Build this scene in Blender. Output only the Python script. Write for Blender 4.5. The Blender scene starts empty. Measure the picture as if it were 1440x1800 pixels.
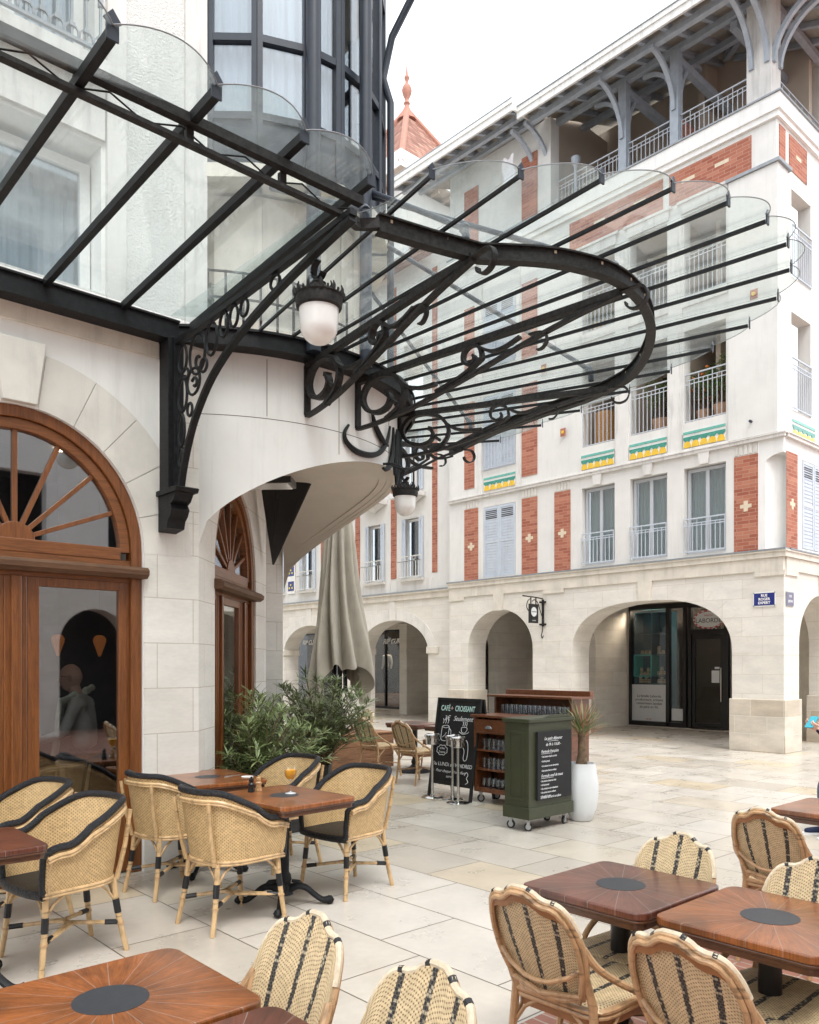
import bpy, bmesh, math, random
from mathutils import Vector, Matrix
R = math.radians
S = bpy.context.scene
COL = S.collection
random.seed(7)
# ------------------------------------------------------------------ camera, sky, sun, exposure
HYAW = math.atan2(1580, 1430)
cd = bpy.data.cameras.new('camera'); cam = bpy.data.objects.new('camera', cd); COL.objects.link(cam)
cam.location = (0, 0, 1.63)
cam.rotation_euler = (R(90), 0, math.atan2(.7414, .6712) - R(90))
cd.sensor_fit = 'HORIZONTAL'; cd.sensor_width = 36; cd.lens = 36 * 1430 / 1440
cd.shift_y = (1168 - 900) / 1440
cd.clip_start = .05; cd.clip_end = 400
S.camera = cam
wd = bpy.data.worlds.new('World'); S.world = wd; wd.use_nodes = True
nt = wd.node_tree; nt.nodes.clear()
sk = nt.nodes.new('ShaderNodeTexSky'); sk.sky_type = 'NISHITA'; sk.sun_disc = False
SUN_EL, SUN_AZ = 60, 200
sk.sun_elevation = R(SUN_EL); sk.sun_rotation = R(SUN_AZ); sk.dust_density = 6; sk.air_density = 1.2; sk.ozone_density = 1
hs = nt.nodes.new('ShaderNodeHueSaturation'); hs.inputs['Saturation'].default_value = .12
# even cloud deck: the sky's own light spread over the dome
mxs = nt.nodes.new('ShaderNodeMix'); mxs.data_type = 'RGBA'; mxs.inputs['Factor'].default_value = .62
mxs.inputs[7].default_value = (7.35, 7.7, 8.1, 1)
bg = nt.nodes.new('ShaderNodeBackground'); bg.inputs['Strength'].default_value = .15
wo = nt.nodes.new('ShaderNodeOutputWorld')
nt.links.new(sk.outputs[0], hs.inputs['Color']); nt.links.new(hs.outputs[0], mxs.inputs[6])
nt.links.new(mxs.outputs[2], bg.inputs['Color']); nt.links.new(bg.outputs[0], wo.inputs['Surface'])
sd = bpy.data.lights.new('sun', 'SUN'); sd.energy = 1.0; sd.angle = R(25); sd.color = (1, .98, .95)
so = bpy.data.objects.new('sun', sd); COL.objects.link(so); so.rotation_euler = (R(90 - SUN_EL), 0, R(180 - SUN_AZ)); so.location = (0, 0, 40)
S.view_settings.view_transform = 'Standard'; S.view_settings.look = 'None'; S.view_settings.gamma = 1
S.view_settings.exposure = 1.06
S.cycles.max_bounces = 8; S.cycles.transparent_max_bounces = 24; S.cycles.diffuse_bounces = 4
S.cycles.use_denoising = True
# ------------------------------------------------------------------ materials
def nodes(name):
    m = bpy.data.materials.new(name); m.use_nodes = True; t = m.node_tree; t.nodes.clear()
    o = t.nodes.new('ShaderNodeOutputMaterial'); b = t.nodes.new('ShaderNodeBsdfPrincipled')
    t.links.new(b.outputs[0], o.inputs['Surface'])
    def N(k, **kw):
        n = t.nodes.new('ShaderNode' + k)
        for a, v in kw.items(): setattr(n, a, v)
        return n
    return m, t, b, N, t.links.new
def noise(N, L, vec, scale, detail=4, rough=.55, dist=0):
    n = N('TexNoise'); n.inputs['Scale'].default_value = scale; n.inputs['Detail'].default_value = detail
    n.inputs['Roughness'].default_value = rough; n.inputs['Distortion'].default_value = dist
    if vec is not None: L(vec, n.inputs['Vector'])
    return n.outputs['Fac']
def ramp(N, L, fac, stops):
    r = N('ValToRGB'); e = r.color_ramp.elements
    while len(e) < len(stops): e.new(.5)
    for x, (p, c) in zip(e, stops):
        x.position = p; x.color = (c, c, c, 1) if isinstance(c, (int, float)) else tuple(c) + (1,)
    L(fac, r.inputs[0]); return r.outputs[0]
def mix(N, L, f, a, b, mode='MIX'):
    n = N('Mix', data_type='RGBA', blend_type=mode)
    for i, v in ((0, f), (6, a), (7, b)):
        if hasattr(v, 'is_output'): L(v, n.inputs[i])
        else: n.inputs[i].default_value = v if i == 0 else ((tuple(v) + (1,)) if isinstance(v, (tuple, list)) else (v, v, v, 1))
    return n.outputs[2]
def math_(N, L, op, a, b=None):
    n = N('Math', operation=op)
    for i, v in enumerate((a, b)):
        if v is None: continue
        if hasattr(v, 'is_output'): L(v, n.inputs[i])
        else: n.inputs[i].default_value = v
    return n.outputs[0]
def bump(N, L, b, h, s=.2, d=.01):
    n = N('Bump'); n.inputs['Strength'].default_value = s; n.inputs['Distance'].default_value = d
    L(h, n.inputs['Height']); L(n.outputs[0], b.inputs['Normal']); return n
def vmul(N, L, v, s):
    n = N('Mapping'); n.inputs['Scale'].default_value = s; L(v, n.inputs['Vector']); return n.outputs[0]
def tc(N, k='Object'): return N('TexCoord').outputs[k]
def plain(name, c, rough=.55, metal=0, var=.15, scale=6, bs=.1, bscale=60, spec=.5, streak=0, stretch=(1, 1, 1), coat=0, bd=.004):
    m, t, b, N, L = nodes(name)
    v = vmul(N, L, tc(N), stretch)
    f = noise(N, L, v, scale, 5, .6)
    c0 = tuple(x * (1 - var) for x in c); c1 = tuple(min(1, x * (1 + var)) for x in c)
    col = ramp(N, L, f, [(.3, c0), (.7, c1)])
    if streak:
        v2 = vmul(N, L, tc(N), (3.5, 3.5, .35)); g = noise(N, L, v2, 2.2, 6, .7)
        k = ramp(N, L, g, [(.5, 1), (.68, 1 - streak)]); col = mix(N, L, 1.0, col, k, 'MULTIPLY')
    L(col, b.inputs['Base Color']); b.inputs['Roughness'].default_value = rough; b.inputs['Metallic'].default_value = metal
    b.inputs['Specular IOR Level'].default_value = spec; b.inputs['Coat Weight'].default_value = coat
    if bs: bump(N, L, b, noise(N, L, v, bscale, 5, .65), bs, bd)
    return m
def uvz(N, L):            # (x+y, z) of the object: one wall map good for every upright face
    s = N('SeparateXYZ'); L(tc(N), s.inputs[0]); c = N('CombineXYZ')
    L(math_(N, L, 'ADD', s.outputs[0], s.outputs[1]), c.inputs[0]); L(s.outputs[2], c.inputs[1]); return c.outputs[0]
def brick(N, L, vec, w, h, mortar, off=.5, smooth=.1):
    n = N('TexBrick', offset=off, offset_frequency=2); L(vec, n.inputs['Vector']); n.inputs['Scale'].default_value = 1
    n.inputs['Mortar Size'].default_value = mortar; n.inputs['Mortar Smooth'].default_value = smooth
    n.inputs['Brick Width'].default_value = w; n.inputs['Row Height'].default_value = h
    n.inputs['Color1'].default_value = (0, 0, 0, 1); n.inputs['Color2'].default_value = (1, 1, 1, 1); n.inputs['Mortar'].default_value = (.5, .5, .5, 1)
    return n
def masonry(name, stops, mortar_c, w, h, ms, rough=.75, bs=.5, off=.5, stain=.25, vec=None, joint=1.0, sheen=None, grain=(1, 1, 3)):
    m, t, b, N, L = nodes(name)
    v = uvz(N, L) if vec is None else vec(N, L)
    k = brick(N, L, v, w, h, ms, off)
    col = ramp(N, L, k.outputs['Color'], stops)
    g = noise(N, L, vmul(N, L, tc(N), grain), 1.9, 6, .6)
    col = mix(N, L, 1.0, col, ramp(N, L, g, [(.0, 1 - stain * 1.5), (.8, 1.10)]), 'MULTIPLY')
    g2 = noise(N, L, vmul(N, L, tc(N), grain), 19, 3, .5)
    col = mix(N, L, .55, col, mix(N, L, 1.0, col, ramp(N, L, g2, [(.0, .84), (1.0, 1.14)]), 'MULTIPLY'))
    f = math_(N, L, 'MULTIPLY', k.outputs['Fac'], joint)
    L(mix(N, L, f, col, mortar_c), b.inputs['Base Color'])
    if sheen: L(ramp(N, L, g, [(.3, sheen[0]), (.7, sheen[1])]), b.inputs['Roughness'])
    else: b.inputs['Roughness'].default_value = rough
    hgt = math_(N, L, 'SUBTRACT', math_(N, L, 'MULTIPLY', g2, .07), k.outputs['Fac'])
    bump(N, L, b, hgt, bs, .006); return m
def paving_vec(N, L):
    s = N('SeparateXYZ'); L(tc(N), s.inputs[0]); c = N('CombineXYZ'); L(s.outputs[1], c.inputs[0]); L(s.outputs[0], c.inputs[1]); return c.outputs[0]
def glassm(name, tint=(.9, .93, .92), refl=.35, dirt=0.0, rough=.02, base=.04, dcol=(.75, .78, .78)):
    m = bpy.data.materials.new(name); m.use_nodes = True; t = m.node_tree; t.nodes.clear(); L = t.links.new
    def N(k, **kw):
        n = t.nodes.new('ShaderNode' + k)
        for a, v in kw.items(): setattr(n, a, v)
        return n
    o = N('OutputMaterial'); tr = N('BsdfTransparent'); tr.inputs[0].default_value = tint + (1,)
    gl = N('BsdfGlossy'); gl.inputs['Roughness'].default_value = rough; gl.inputs[0].default_value = (.95, .97, 1, 1)
    lw = N('LayerWeight'); lw.inputs[0].default_value = .5
    f = math_(N, L, 'ADD', math_(N, L, 'MULTIPLY', math_(N, L, 'POWER', lw.outputs['Facing'], 3.0), refl), base)
    mx = N('MixShader'); L(f, mx.inputs[0]); L(tr.outputs[0], mx.inputs[1]); L(gl.outputs[0], mx.inputs[2]); out = mx.outputs[0]
    if dirt:
        d = N('BsdfDiffuse'); d.inputs[0].default_value = dcol + (1,)
        tl = N('BsdfTranslucent'); tl.inputs[0].default_value = dcol + (1,); ad = N('MixShader'); ad.inputs[0].default_value = .5
        L(d.outputs[0], ad.inputs[1]); L(tl.outputs[0], ad.inputs[2])
        a = noise(N, L, vmul(N, L, tc(N), (1.4, 1.4, 1.4)), 1.6, 6, .7); b2 = noise(N, L, tc(N), 55, 3, .7)
        f2 = math_(N, L, 'MULTIPLY', ramp(N, L, a, [(.35, .25), (.7, 1.0)]), dirt)
        f2 = math_(N, L, 'ADD', f2, math_(N, L, 'MULTIPLY', ramp(N, L, b2, [(.62, 0.0), (.72, .8)]), dirt))
        m2 = N('MixShader'); L(f2, m2.inputs[0]); L(out, m2.inputs[1]); L(ad.outputs[0], m2.inputs[2]); out = m2.outputs[0]
    L(out, o.inputs['Surface']); return m
def emis(name, c, s):
    m, t, b, N, L = nodes(name); b.inputs['Base Color'].default_value = c + (1,); b.inputs['Emission Color'].default_value = c + (1,); b.inputs['Emission Strength'].default_value = s; return m
def weave(name, c, stripes=(), dark=(.19, .11, .05), w=.016, h=.014, black=False):
    m, t, b, N, L = nodes(name); uv = tc(N, 'UV')
    sx_ = N('SeparateXYZ'); L(uv, sx_.inputs[0])
    wa = math_(N, L, 'SINE', math_(N, L, 'MULTIPLY', sx_.outputs[0], 6.2832 / w)); wb = math_(N, L, 'SINE', math_(N, L, 'MULTIPLY', sx_.outputs[1], 6.2832 / h))
    hole = ramp(N, L, math_(N, L, 'MULTIPLY', wa, wb), [(.38, 0.0), (.75, 1.0)]); seam = ramp(N, L, math_(N, L, 'ABSOLUTE', wb), [(.0, 0.45), (.3, 0.0)])
    hole = math_(N, L, 'MAXIMUM', hole, seam)
    f = noise(N, L, uv, 35, 3); col = ramp(N, L, f, [(.3, tuple(x * .8 for x in c)), (.7, tuple(min(1, x * 1.15) for x in c))])
    col = mix(N, L, math_(N, L, 'MULTIPLY', hole, .92), col, dark)
    s = N('SeparateXYZ'); L(uv, s.inputs[0]); tot = None
    for q in stripes:
        d = math_(N, L, 'ABSOLUTE', math_(N, L, 'SUBTRACT', s.outputs[0], q)); z = math_(N, L, 'LESS_THAN', d, .0098)
        tot = z if tot is None else math_(N, L, 'ADD', tot, z)
    if tot is not None:
        k2 = brick(N, L, uv, .0105, .0105, .0013, .5, .3)
        bc = ramp(N, L, k2.outputs['Color'], [(.62, (.010, .010, .013)), (.70, (.40, .34, .24))])
        bc = mix(N, L, k2.outputs['Fac'], bc, (.10, .085, .06)); col = mix(N, L, tot, col, bc)
    L(col, b.inputs['Base Color']); b.inputs['Roughness'].default_value = .5
    wv = N('TexWave', bands_direction='X'); wv.inputs['Scale'].default_value = 16; L(uv, wv.inputs['Vector'])
    hgt = math_(N, L, 'SUBTRACT', math_(N, L, 'MULTIPLY', wv.outputs['Fac'], .15), hole)
    bump(N, L, b, hgt, .7, .003); return m
def rattan(name, c):
    m, t, b, N, L = nodes(name)
    f = noise(N, L, vmul(N, L, tc(N), (1, 1, .5)), 22, 5, .7); col = ramp(N, L, f, [(.3, tuple(x * .55 for x in c)), (.5, c), (.75, tuple(min(1, x * 1.25) for x in c))])
    n2 = noise(N, L, vmul(N, L, tc(N), (2, 2, 16)), 2.0, 3, .6); col = mix(N, L, 1.0, col, ramp(N, L, n2, [(.33, .45), (.42, 1)]), 'MULTIPLY')
    L(col, b.inputs['Base Color']); b.inputs['Roughness'].default_value = .42; b.inputs['Coat Weight'].default_value = .15; bump(N, L, b, n2, .25, .003); return m
def wood(name, c, dark=.45, stretch=(9, 9, .7), rough=.38, coat=.3, scale=3):
    m, t, b, N, L = nodes(name)
    v = vmul(N, L, tc(N), stretch); f = noise(N, L, v, scale, 7, .65, .6); g = noise(N, L, v, scale * 5, 4, .6)
    col = ramp(N, L, f, [(.28, tuple(x * dark for x in c)), (.5, c), (.75, tuple(min(1, x * 1.35) for x in c))])
    col = mix(N, L, .5, col, mix(N, L, 1.0, col, ramp(N, L, g, [(.4, .55), (.6, 1.1)]), 'MULTIPLY'))
    L(col, b.inputs['Base Color']); b.inputs['Roughness'].default_value = rough; b.inputs['Coat Weight'].default_value = coat; b.inputs['Coat Roughness'].default_value = .25
    bump(N, L, b, g, .12, .002); return m
def table_wood(name, c):
    m, t, b, N, L = nodes(name); oc = tc(N); s = N('SeparateXYZ'); L(oc, s.inputs[0]); X, Y = s.outputs[0], s.outputs[1]
    a = math_(N, L, 'ARCTAN2', Y, X); st = math.pi / 9
    k = math_(N, L, 'ROUND', math_(N, L, 'DIVIDE', a, st)); da = math_(N, L, 'SUBTRACT', a, math_(N, L, 'MULTIPLY', k, st))
    r = math_(N, L, 'SQRT', math_(N, L, 'ADD', math_(N, L, 'MULTIPLY', X, X), math_(N, L, 'MULTIPLY', Y, Y)))
    # joints fall between planks: half a step off
    e = math_(N, L, 'SUBTRACT', st / 2, math_(N, L, 'ABSOLUTE', da)); d = math_(N, L, 'MULTIPLY', e, r)
    line = math_(N, L, 'LESS_THAN', d, .0011)
    cv = N('CombineXYZ'); L(math_(N, L, 'MULTIPLY', r, 2.2), cv.inputs[0]); L(math_(N, L, 'ADD', math_(N, L, 'MULTIPLY', math_(N, L, 'MULTIPLY', da, r), 26), math_(N, L, 'MULTIPLY', k, 3.7)), cv.inputs[1])
    f = noise(N, L, cv.outputs[0], 1.6, 7, .62, .8); g = noise(N, L, cv.outputs[0], 9, 4, .6)
    big = noise(N, L, oc, 5.5, 3, .5)
    col = ramp(N, L, f, [(.3, tuple(x * .62 for x in c)), (.5, c), (.72, tuple(x * 1.28 for x in c))])
    col = mix(N, L, .6, col, mix(N, L, 1.0, col, ramp(N, L, g, [(.4, .6), (.6, 1.15)]), 'MULTIPLY'))
    col = mix(N, L, 1.0, col, ramp(N, L, big, [(.35, .62), (.62, 1.1)]), 'MULTIPLY')
    L(mix(N, L, math_(N, L, 'MULTIPLY', line, .5), col, (.34, .29, .25)), b.inputs['Base Color'])
    b.inputs['Roughness'].default_value = .33; b.inputs['Coat Weight'].default_value = .45; b.inputs['Coat Roughness'].default_value = .2
    bump(N, L, b, math_(N, L, 'SUBTRACT', math_(N, L, 'MULTIPLY', g, .3), line), .2, .002); return m
Mt = {}
STONE = [(0.0, (.68, .645, .58)), (.35, (.70, .665, .60)), (.8, (.735, .70, .64)), (1.0, (.69, .64, .56))]
LIME = [(0.0, (.70, .67, .615)), (.5, (.755, .73, .685)), (1.0, (.72, .685, .63))]
Mt['stone'] = masonry('arcade_limestone', STONE, (.46, .40, .32), .78, .36, .004, stain=.16, bs=.35, joint=.6)
Mt['plinth'] = masonry('plinth_limestone', [(0.0, (.52, .44, .34)), (.4, (.60, .53, .43)), (1.0, (.68, .62, .53))], (.66, .61, .53), .62, .33, .005, stain=.3, bs=.4)
Mt['ashlar'] = masonry('cafe_ashlar', LIME, (.40, .33, .25), .62, .36, .0035, stain=.12, bs=.35, joint=.7)
Mt['stone_plain'] = plain('dressed_limestone', (.68, .65, .60), .75, var=.1, scale=3, bs=.25, bscale=90, streak=.12)
Mt['stone_warm'] = plain('warm_dressed_limestone', (.67, .62, .54), .75, var=.12, scale=3, bs=.25, bscale=90, streak=.15)
Mt['render'] = plain('white_render', (.70, .685, .655), .8, var=.05, scale=2, bs=.2, bscale=150, streak=.08)
Mt['rough'] = plain('rough_cast_render', (.80, .79, .76), .9, var=.05, scale=2, bs=1.0, bscale=55, bd=.02, streak=.08)
Mt['white'] = plain('smooth_white_render', (.80, .79, .765), .7, var=.05, scale=1.5, bs=.08, streak=.10)
Mt['dirtywhite'] = plain('weathered_white_render', (.69, .67, .64), .8, var=.08, scale=2, bs=.15, streak=.25)
Mt['soffit'] = plain('beige_soffit_render', (.66, .60, .53), .8, var=.06, scale=2, bs=.1)
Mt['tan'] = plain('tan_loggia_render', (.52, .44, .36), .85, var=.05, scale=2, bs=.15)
Mt['brick'] = masonry('red_brick', [(0.0, (.30, .082, .045)), (.5, (.39, .130, .074)), (1.0, (.45, .18, .11))], (.42, .25, .19), .24, .068, .005, stain=.15, bs=.35)
Mt['cross'] = plain('cream_brick', (.66, .56, .42), .8, var=.1, scale=20)
Mt['cone_tile'] = masonry('orange_roof_tile', [(0.0, (.22, .09, .06)), (.5, (.34, .15, .105)), (1.0, (.44, .24, .17))], (.10, .05, .035), .26, .14, .012, bs=1.0, stain=.2)
Mt['terra'] = plain('terracotta', (.38, .17, .12), .7, var=.15, scale=10)
Mt['paving'] = masonry('limestone_paving', [(0.0, (.43, .385, .325)), (.22, (.475, .43, .37)), (.45, (.53, .485, .425)), (.65, (.545, .505, .45)), (.88, (.50, .45, .38)), (.95, (.515, .43, .315)), (1.0, (.53, .445, .325))],
    (.13, .105, .08), .92, .62, .0048, bs=.4, off=.37, stain=.15, vec=paving_vec, sheen=(.22, .42), grain=(1, 1, 1))
Mt['redpave'] = masonry('red_brick_paving', [(0.0, (.26, .10, .07)), (1.0, (.40, .18, .125))], (.42, .33, .27), .21, .07, .006, bs=.5, vec=paving_vec, sheen=(.45, .65), grain=(1, 1, 1))
Mt['iron'] = plain('black_wrought_iron', (.010, .0105, .012), .50, var=.5, scale=22, bs=.5, bscale=130, spec=.25)
Mt['dusty'] = plain('dusty_wrought_iron', (.022, .0205, .020), .55, var=.6, scale=30, bs=.5, bscale=120, spec=.22)
Mt['slate_metal'] = plain('slate_grey_steel', (.026, .033, .046), .38, var=.15, scale=8, bs=.05, spec=.35)
Mt['bluegrey'] = plain('blue_grey_timber', (.37, .41, .46), .55, var=.12, scale=8, bs=.15)
Mt['shutter'] = plain('pale_blue_shutter', (.52, .57, .64), .55, var=.06, scale=8, bs=.05, streak=.1)
Mt['rail'] = plain('pale_grey_railing', (.48, .51, .55), .45, var=.1, scale=20, bs=0)
Mt['railw'] = plain('white_railing', (.66, .64, .60), .45, var=.1, scale=20, bs=0)
Mt['frame_white'] = plain('white_window_frame', (.72, .72, .71), .4, var=.04, bs=0)
Mt['frame_grey'] = plain('light_grey_window_frame', (.50, .52, .55), .4, var=.04, bs=0)
Mt['roofboard'] = plain('pale_roof_boarding', (.40, .37, .32), .8, var=.15, scale=6, stretch=(1, 8, 1))
Mt['gutter'] = plain('white_fascia', (.74, .73, .70), .5, var=.05, scale=3, streak=.25)
Mt['zinc'] = plain('zinc_flashing', (.28, .30, .32), .45, var=.15, scale=10, metal=.4)
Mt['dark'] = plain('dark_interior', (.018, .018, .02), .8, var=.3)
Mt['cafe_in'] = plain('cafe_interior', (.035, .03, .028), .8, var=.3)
Mt['dim'] = plain('dim_interior', (.13, .11, .09), .8, var=.3)
Mt['black'] = plain('black_joinery', (.007, .007, .008), .35, var=.2)
Mt['door'] = wood('varnished_door_wood', (.21, .070, .018), .5, (14, 14, .8), .34, .35)
Mt['door_h'] = wood('varnished_rail_wood', (.22, .075, .020), .5, (.8, .8, 14), .34, .35)
Mt['oak'] = wood('weathered_sill_wood', (.13, .062, .03), .5, (.8, .8, 14), .6, 0)
Mt['cab'] = wood('brown_cabinet_wood', (.15, .05, .018), .5, (2, 9, 9), .35, .3)
Mt['crate'] = wood('reddish_plank_wood', (.30, .15, .075), .5, (1, 1, 9), .7, 0)
Mt['table'] = table_wood('red_brown_tabletop', (.27, .085, .021))
Mt['table_d'] = table_wood('dark_mahogany_tabletop', (.135, .042, .024))
Mt['edge'] = wood('tabletop_edge', (.10, .038, .016), .5, (3, 3, 20), .35, .3)
Mt['disc'] = plain('grey_table_inlay', (.030, .034, .040), .42, var=.1, scale=40, bs=.3, bscale=300, bd=.001)
Mt['weaveB'] = weave('striped_cream_weave', (.64, .49, .285), (-.105, 0, .105))
Mt['weaveA'] = weave('honey_cane_weave', (.62, .43, .21), (), (.25, .14, .055), .022, .020)
Mt['weaveK'] = weave('black_weave', (.008, .0085, .011), (), (.002, .002, .002), .018, .016)
Mt['rattan'] = rattan('pale_rattan', (.47, .29, .15))
Mt['rattan_l'] = rattan('honey_rattan', (.55, .37, .19))
Mt['rattan_w'] = plain('white_worn_rattan_wrap', (.60, .50, .36), .55, var=.2, scale=40, bs=.3, bscale=100)
Mt['band'] = plain('brown_bent_wood', (.27, .12, .045), .45, var=.2, scale=14)
Mt['wrap'] = plain('black_binding', (.007, .0075, .009), .45, var=.2, bs=.6, bscale=260, bd=.002)
Mt['glass'] = glassm('window_glass', (.80, .83, .85), .8, base=.10)
Mt['glass_clear'] = glassm('clear_pane', (.86, .9, .9), .5, base=.05)
Mt['canopy_glass'] = glassm('weathered_canopy_glass', (.90, .935, .93), .34, .13, base=.035)
Mt['shopglass'] = glassm('shop_glass', (.88, .90, .90), .35, base=.04)
Mt['doorglass'] = glassm('door_glass', (.86, .88, .89), .8, base=.19)
Mt['cup'] = glassm('drinking_glass', (.94, .96, .97), .9, base=.07)
Mt['opal'] = plain('opal_glass', (.80, .79, .77), .22, var=.03, bs=0, coat=.4)
Mt['curtain'] = plain('sheer_curtain', (.62, .68, .72), .8, var=.06, scale=3, stretch=(12, 12, .3), bs=.4, bscale=4, bd=.03)
Mt['curtain_g'] = plain('green_grey_curtain', (.56, .63, .59), .8, var=.12, scale=3, stretch=(14, 14, .3), bs=.4, bscale=4, bd=.03)
Mt['canvas'] = plain('faded_sage_canvas', (.35, .325, .27), .9, var=.1, scale=4, bs=.25, bscale=200, streak=.15)
Mt['greenp'] = plain('olive_green_paint', (.040, .045, .021), .5, var=.12, scale=6, bs=.1)
Mt['chalkb'] = plain('blackboard', (.007, .007, .008), .7, var=.25, scale=12, bs=.05)
Mt['chalk'] = plain('chalk_white', (.75, .76, .78), .9, var=.05, bs=0)
Mt['chalk_m'] = plain('mint_chalk', (.55, .78, .74), .9, var=.05, bs=0)
Mt['chalk_p'] = plain('pink_chalk', (.75, .50, .48), .9, var=.05, bs=0)
Mt['steel'] = plain('polished_steel', (.62, .61, .59), .16, var=.05, metal=1, bs=0)
Mt['steel_d'] = plain('caster_metal', (.42, .43, .44), .35, var=.1, metal=.8)
Mt['rubber'] = plain('black_rubber', (.02, .02, .02), .6)
Mt['pot'] = plain('white_glazed_pot', (.66, .68, .69), .3, var=.03, scale=4, bs=.03, coat=.3)
Mt['pot_d'] = plain('charcoal_pot', (.045, .045, .045), .6, var=.2)
Mt['tpot'] = plain('terracotta_pot', (.45, .27, .17), .8, var=.15)
Mt['soil'] = plain('soil', (.05, .035, .022), .95)
Mt['leaf'] = plain('oleander_leaf', (.205, .255, .105), .42, var=.5, scale=7, bs=0)
Mt['leaf2'] = plain('balcony_leaf', (.13, .25, .06), .5, var=.4, scale=9, bs=0)
Mt['spike'] = plain('cordyline_leaf', (.14, .17, .055), .5, var=.5, scale=6, bs=0)
Mt['spike_r'] = plain('reddish_cordyline_leaf', (.36, .17, .10), .5, var=.4, scale=6, bs=0)
Mt['bark'] = plain('fibrous_bark', (.17, .115, .07), .95, var=.5, scale=20, bs=.9, bscale=60, bd=.01)
Mt['flower'] = plain('orange_petal', (.70, .16, .04), .6)
Mt['green_tile'] = plain('green_glazed_tile', (.045, .26, .20), .25, var=.25, scale=14, coat=.4)
Mt['mint_tile'] = plain('mint_glazed_tile', (.13, .42, .35), .25, var=.15, scale=14, coat=.4)
Mt['yellow_tile'] = plain('yellow_glazed_tile', (.75, .48, .04), .25, var=.1, coat=.4)
Mt['blue_enamel'] = plain('blue_enamel', (.012, .022, .17), .25, var=.05, coat=.5, bs=0)
Mt['faded_enamel'] = plain('faded_enamel', (.14, .125, .20), .4, var=.1, bs=0)
Mt['white_paint'] = plain('white_paint', (.80, .80, .80), .4, var=.02, bs=0)
Mt['poster'] = plain('white_poster', (.62, .64, .65), .5, var=.02, bs=0)
Mt['ink'] = plain('black_ink', (.02, .02, .02), .5, bs=0)
Mt['red'] = plain('dark_red_paint', (.42, .03, .03), .5, bs=0)
Mt['teal'] = plain('teal_shelf', (.10, .50, .47), .5, var=.08, bs=0)
Mt['navy_shelf'] = plain('navy_shelf', (.03, .12, .17), .5, var=.08, bs=0)
Mt['jar'] = plain('jar_contents', (.55, .36, .2), .3, var=.4, scale=30, bs=0, coat=.5)
Mt['jarlid'] = plain('cream_lid', (.60, .55, .42), .4, bs=0)
Mt['bottle'] = plain('dark_bottle', (.02, .03, .018), .12, bs=0, coat=.6)
Mt['skin'] = plain('skin', (.66, .40, .30), .5, var=.06, scale=10, bs=.05)
Mt['navy'] = plain('navy_cloth', (.012, .02, .06), .85, var=.2)
Mt['jean'] = plain('denim', (.10, .16, .24), .85, var=.2, scale=14)
Mt['khaki'] = plain('khaki_cloth', (.20, .17, .12), .85, var=.2)
Mt['tee'] = plain('white_cotton', (.58, .57, .54), .85, var=.05)
Mt['scarf'] = plain('sage_scarf', (.74, .78, .64), .9, var=.15, scale=12, bs=.4, bscale=50)
Mt['greycloth'] = plain('grey_cloth', (.58, .56, .52), .9, var=.15)
Mt['phone'] = plain('turquoise_phone_case', (.03, .36, .46), .4, bs=0)
Mt['juice'] = plain('orange_juice', (1.0, .42, .01), .25, bs=0)
Mt['lampshade'] = emis('orange_pleated_shade', (.62, .20, .05), .10)
Mt['spot'] = emis('shop_spot', (1, .80, .6), 260)
Mt['spot_c'] = emis('cafe_ceiling_spot', (1, .72, .45), 14)
Mt['linen'] = plain('white_linen', (.68, .66, .68), .85, var=.05)
Mt['awning'] = plain('black_awning_cloth', (.008, .008, .009), .5, var=.3)
Mt['board_w'] = plain('white_card', (.76, .75, .72), .6, bs=0)
Mt['peppermill'] = wood('pale_mill_wood', (.50, .30, .14), .6, (3, 3, 3), .4, .2)
Mt['goldrib'] = plain('yellow_panel', (.70, .62, .10), .6)
Mt['wicker'] = plain('wicker_basket', (.38, .20, .08), .7, var=.4, scale=40, bs=.5)
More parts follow.
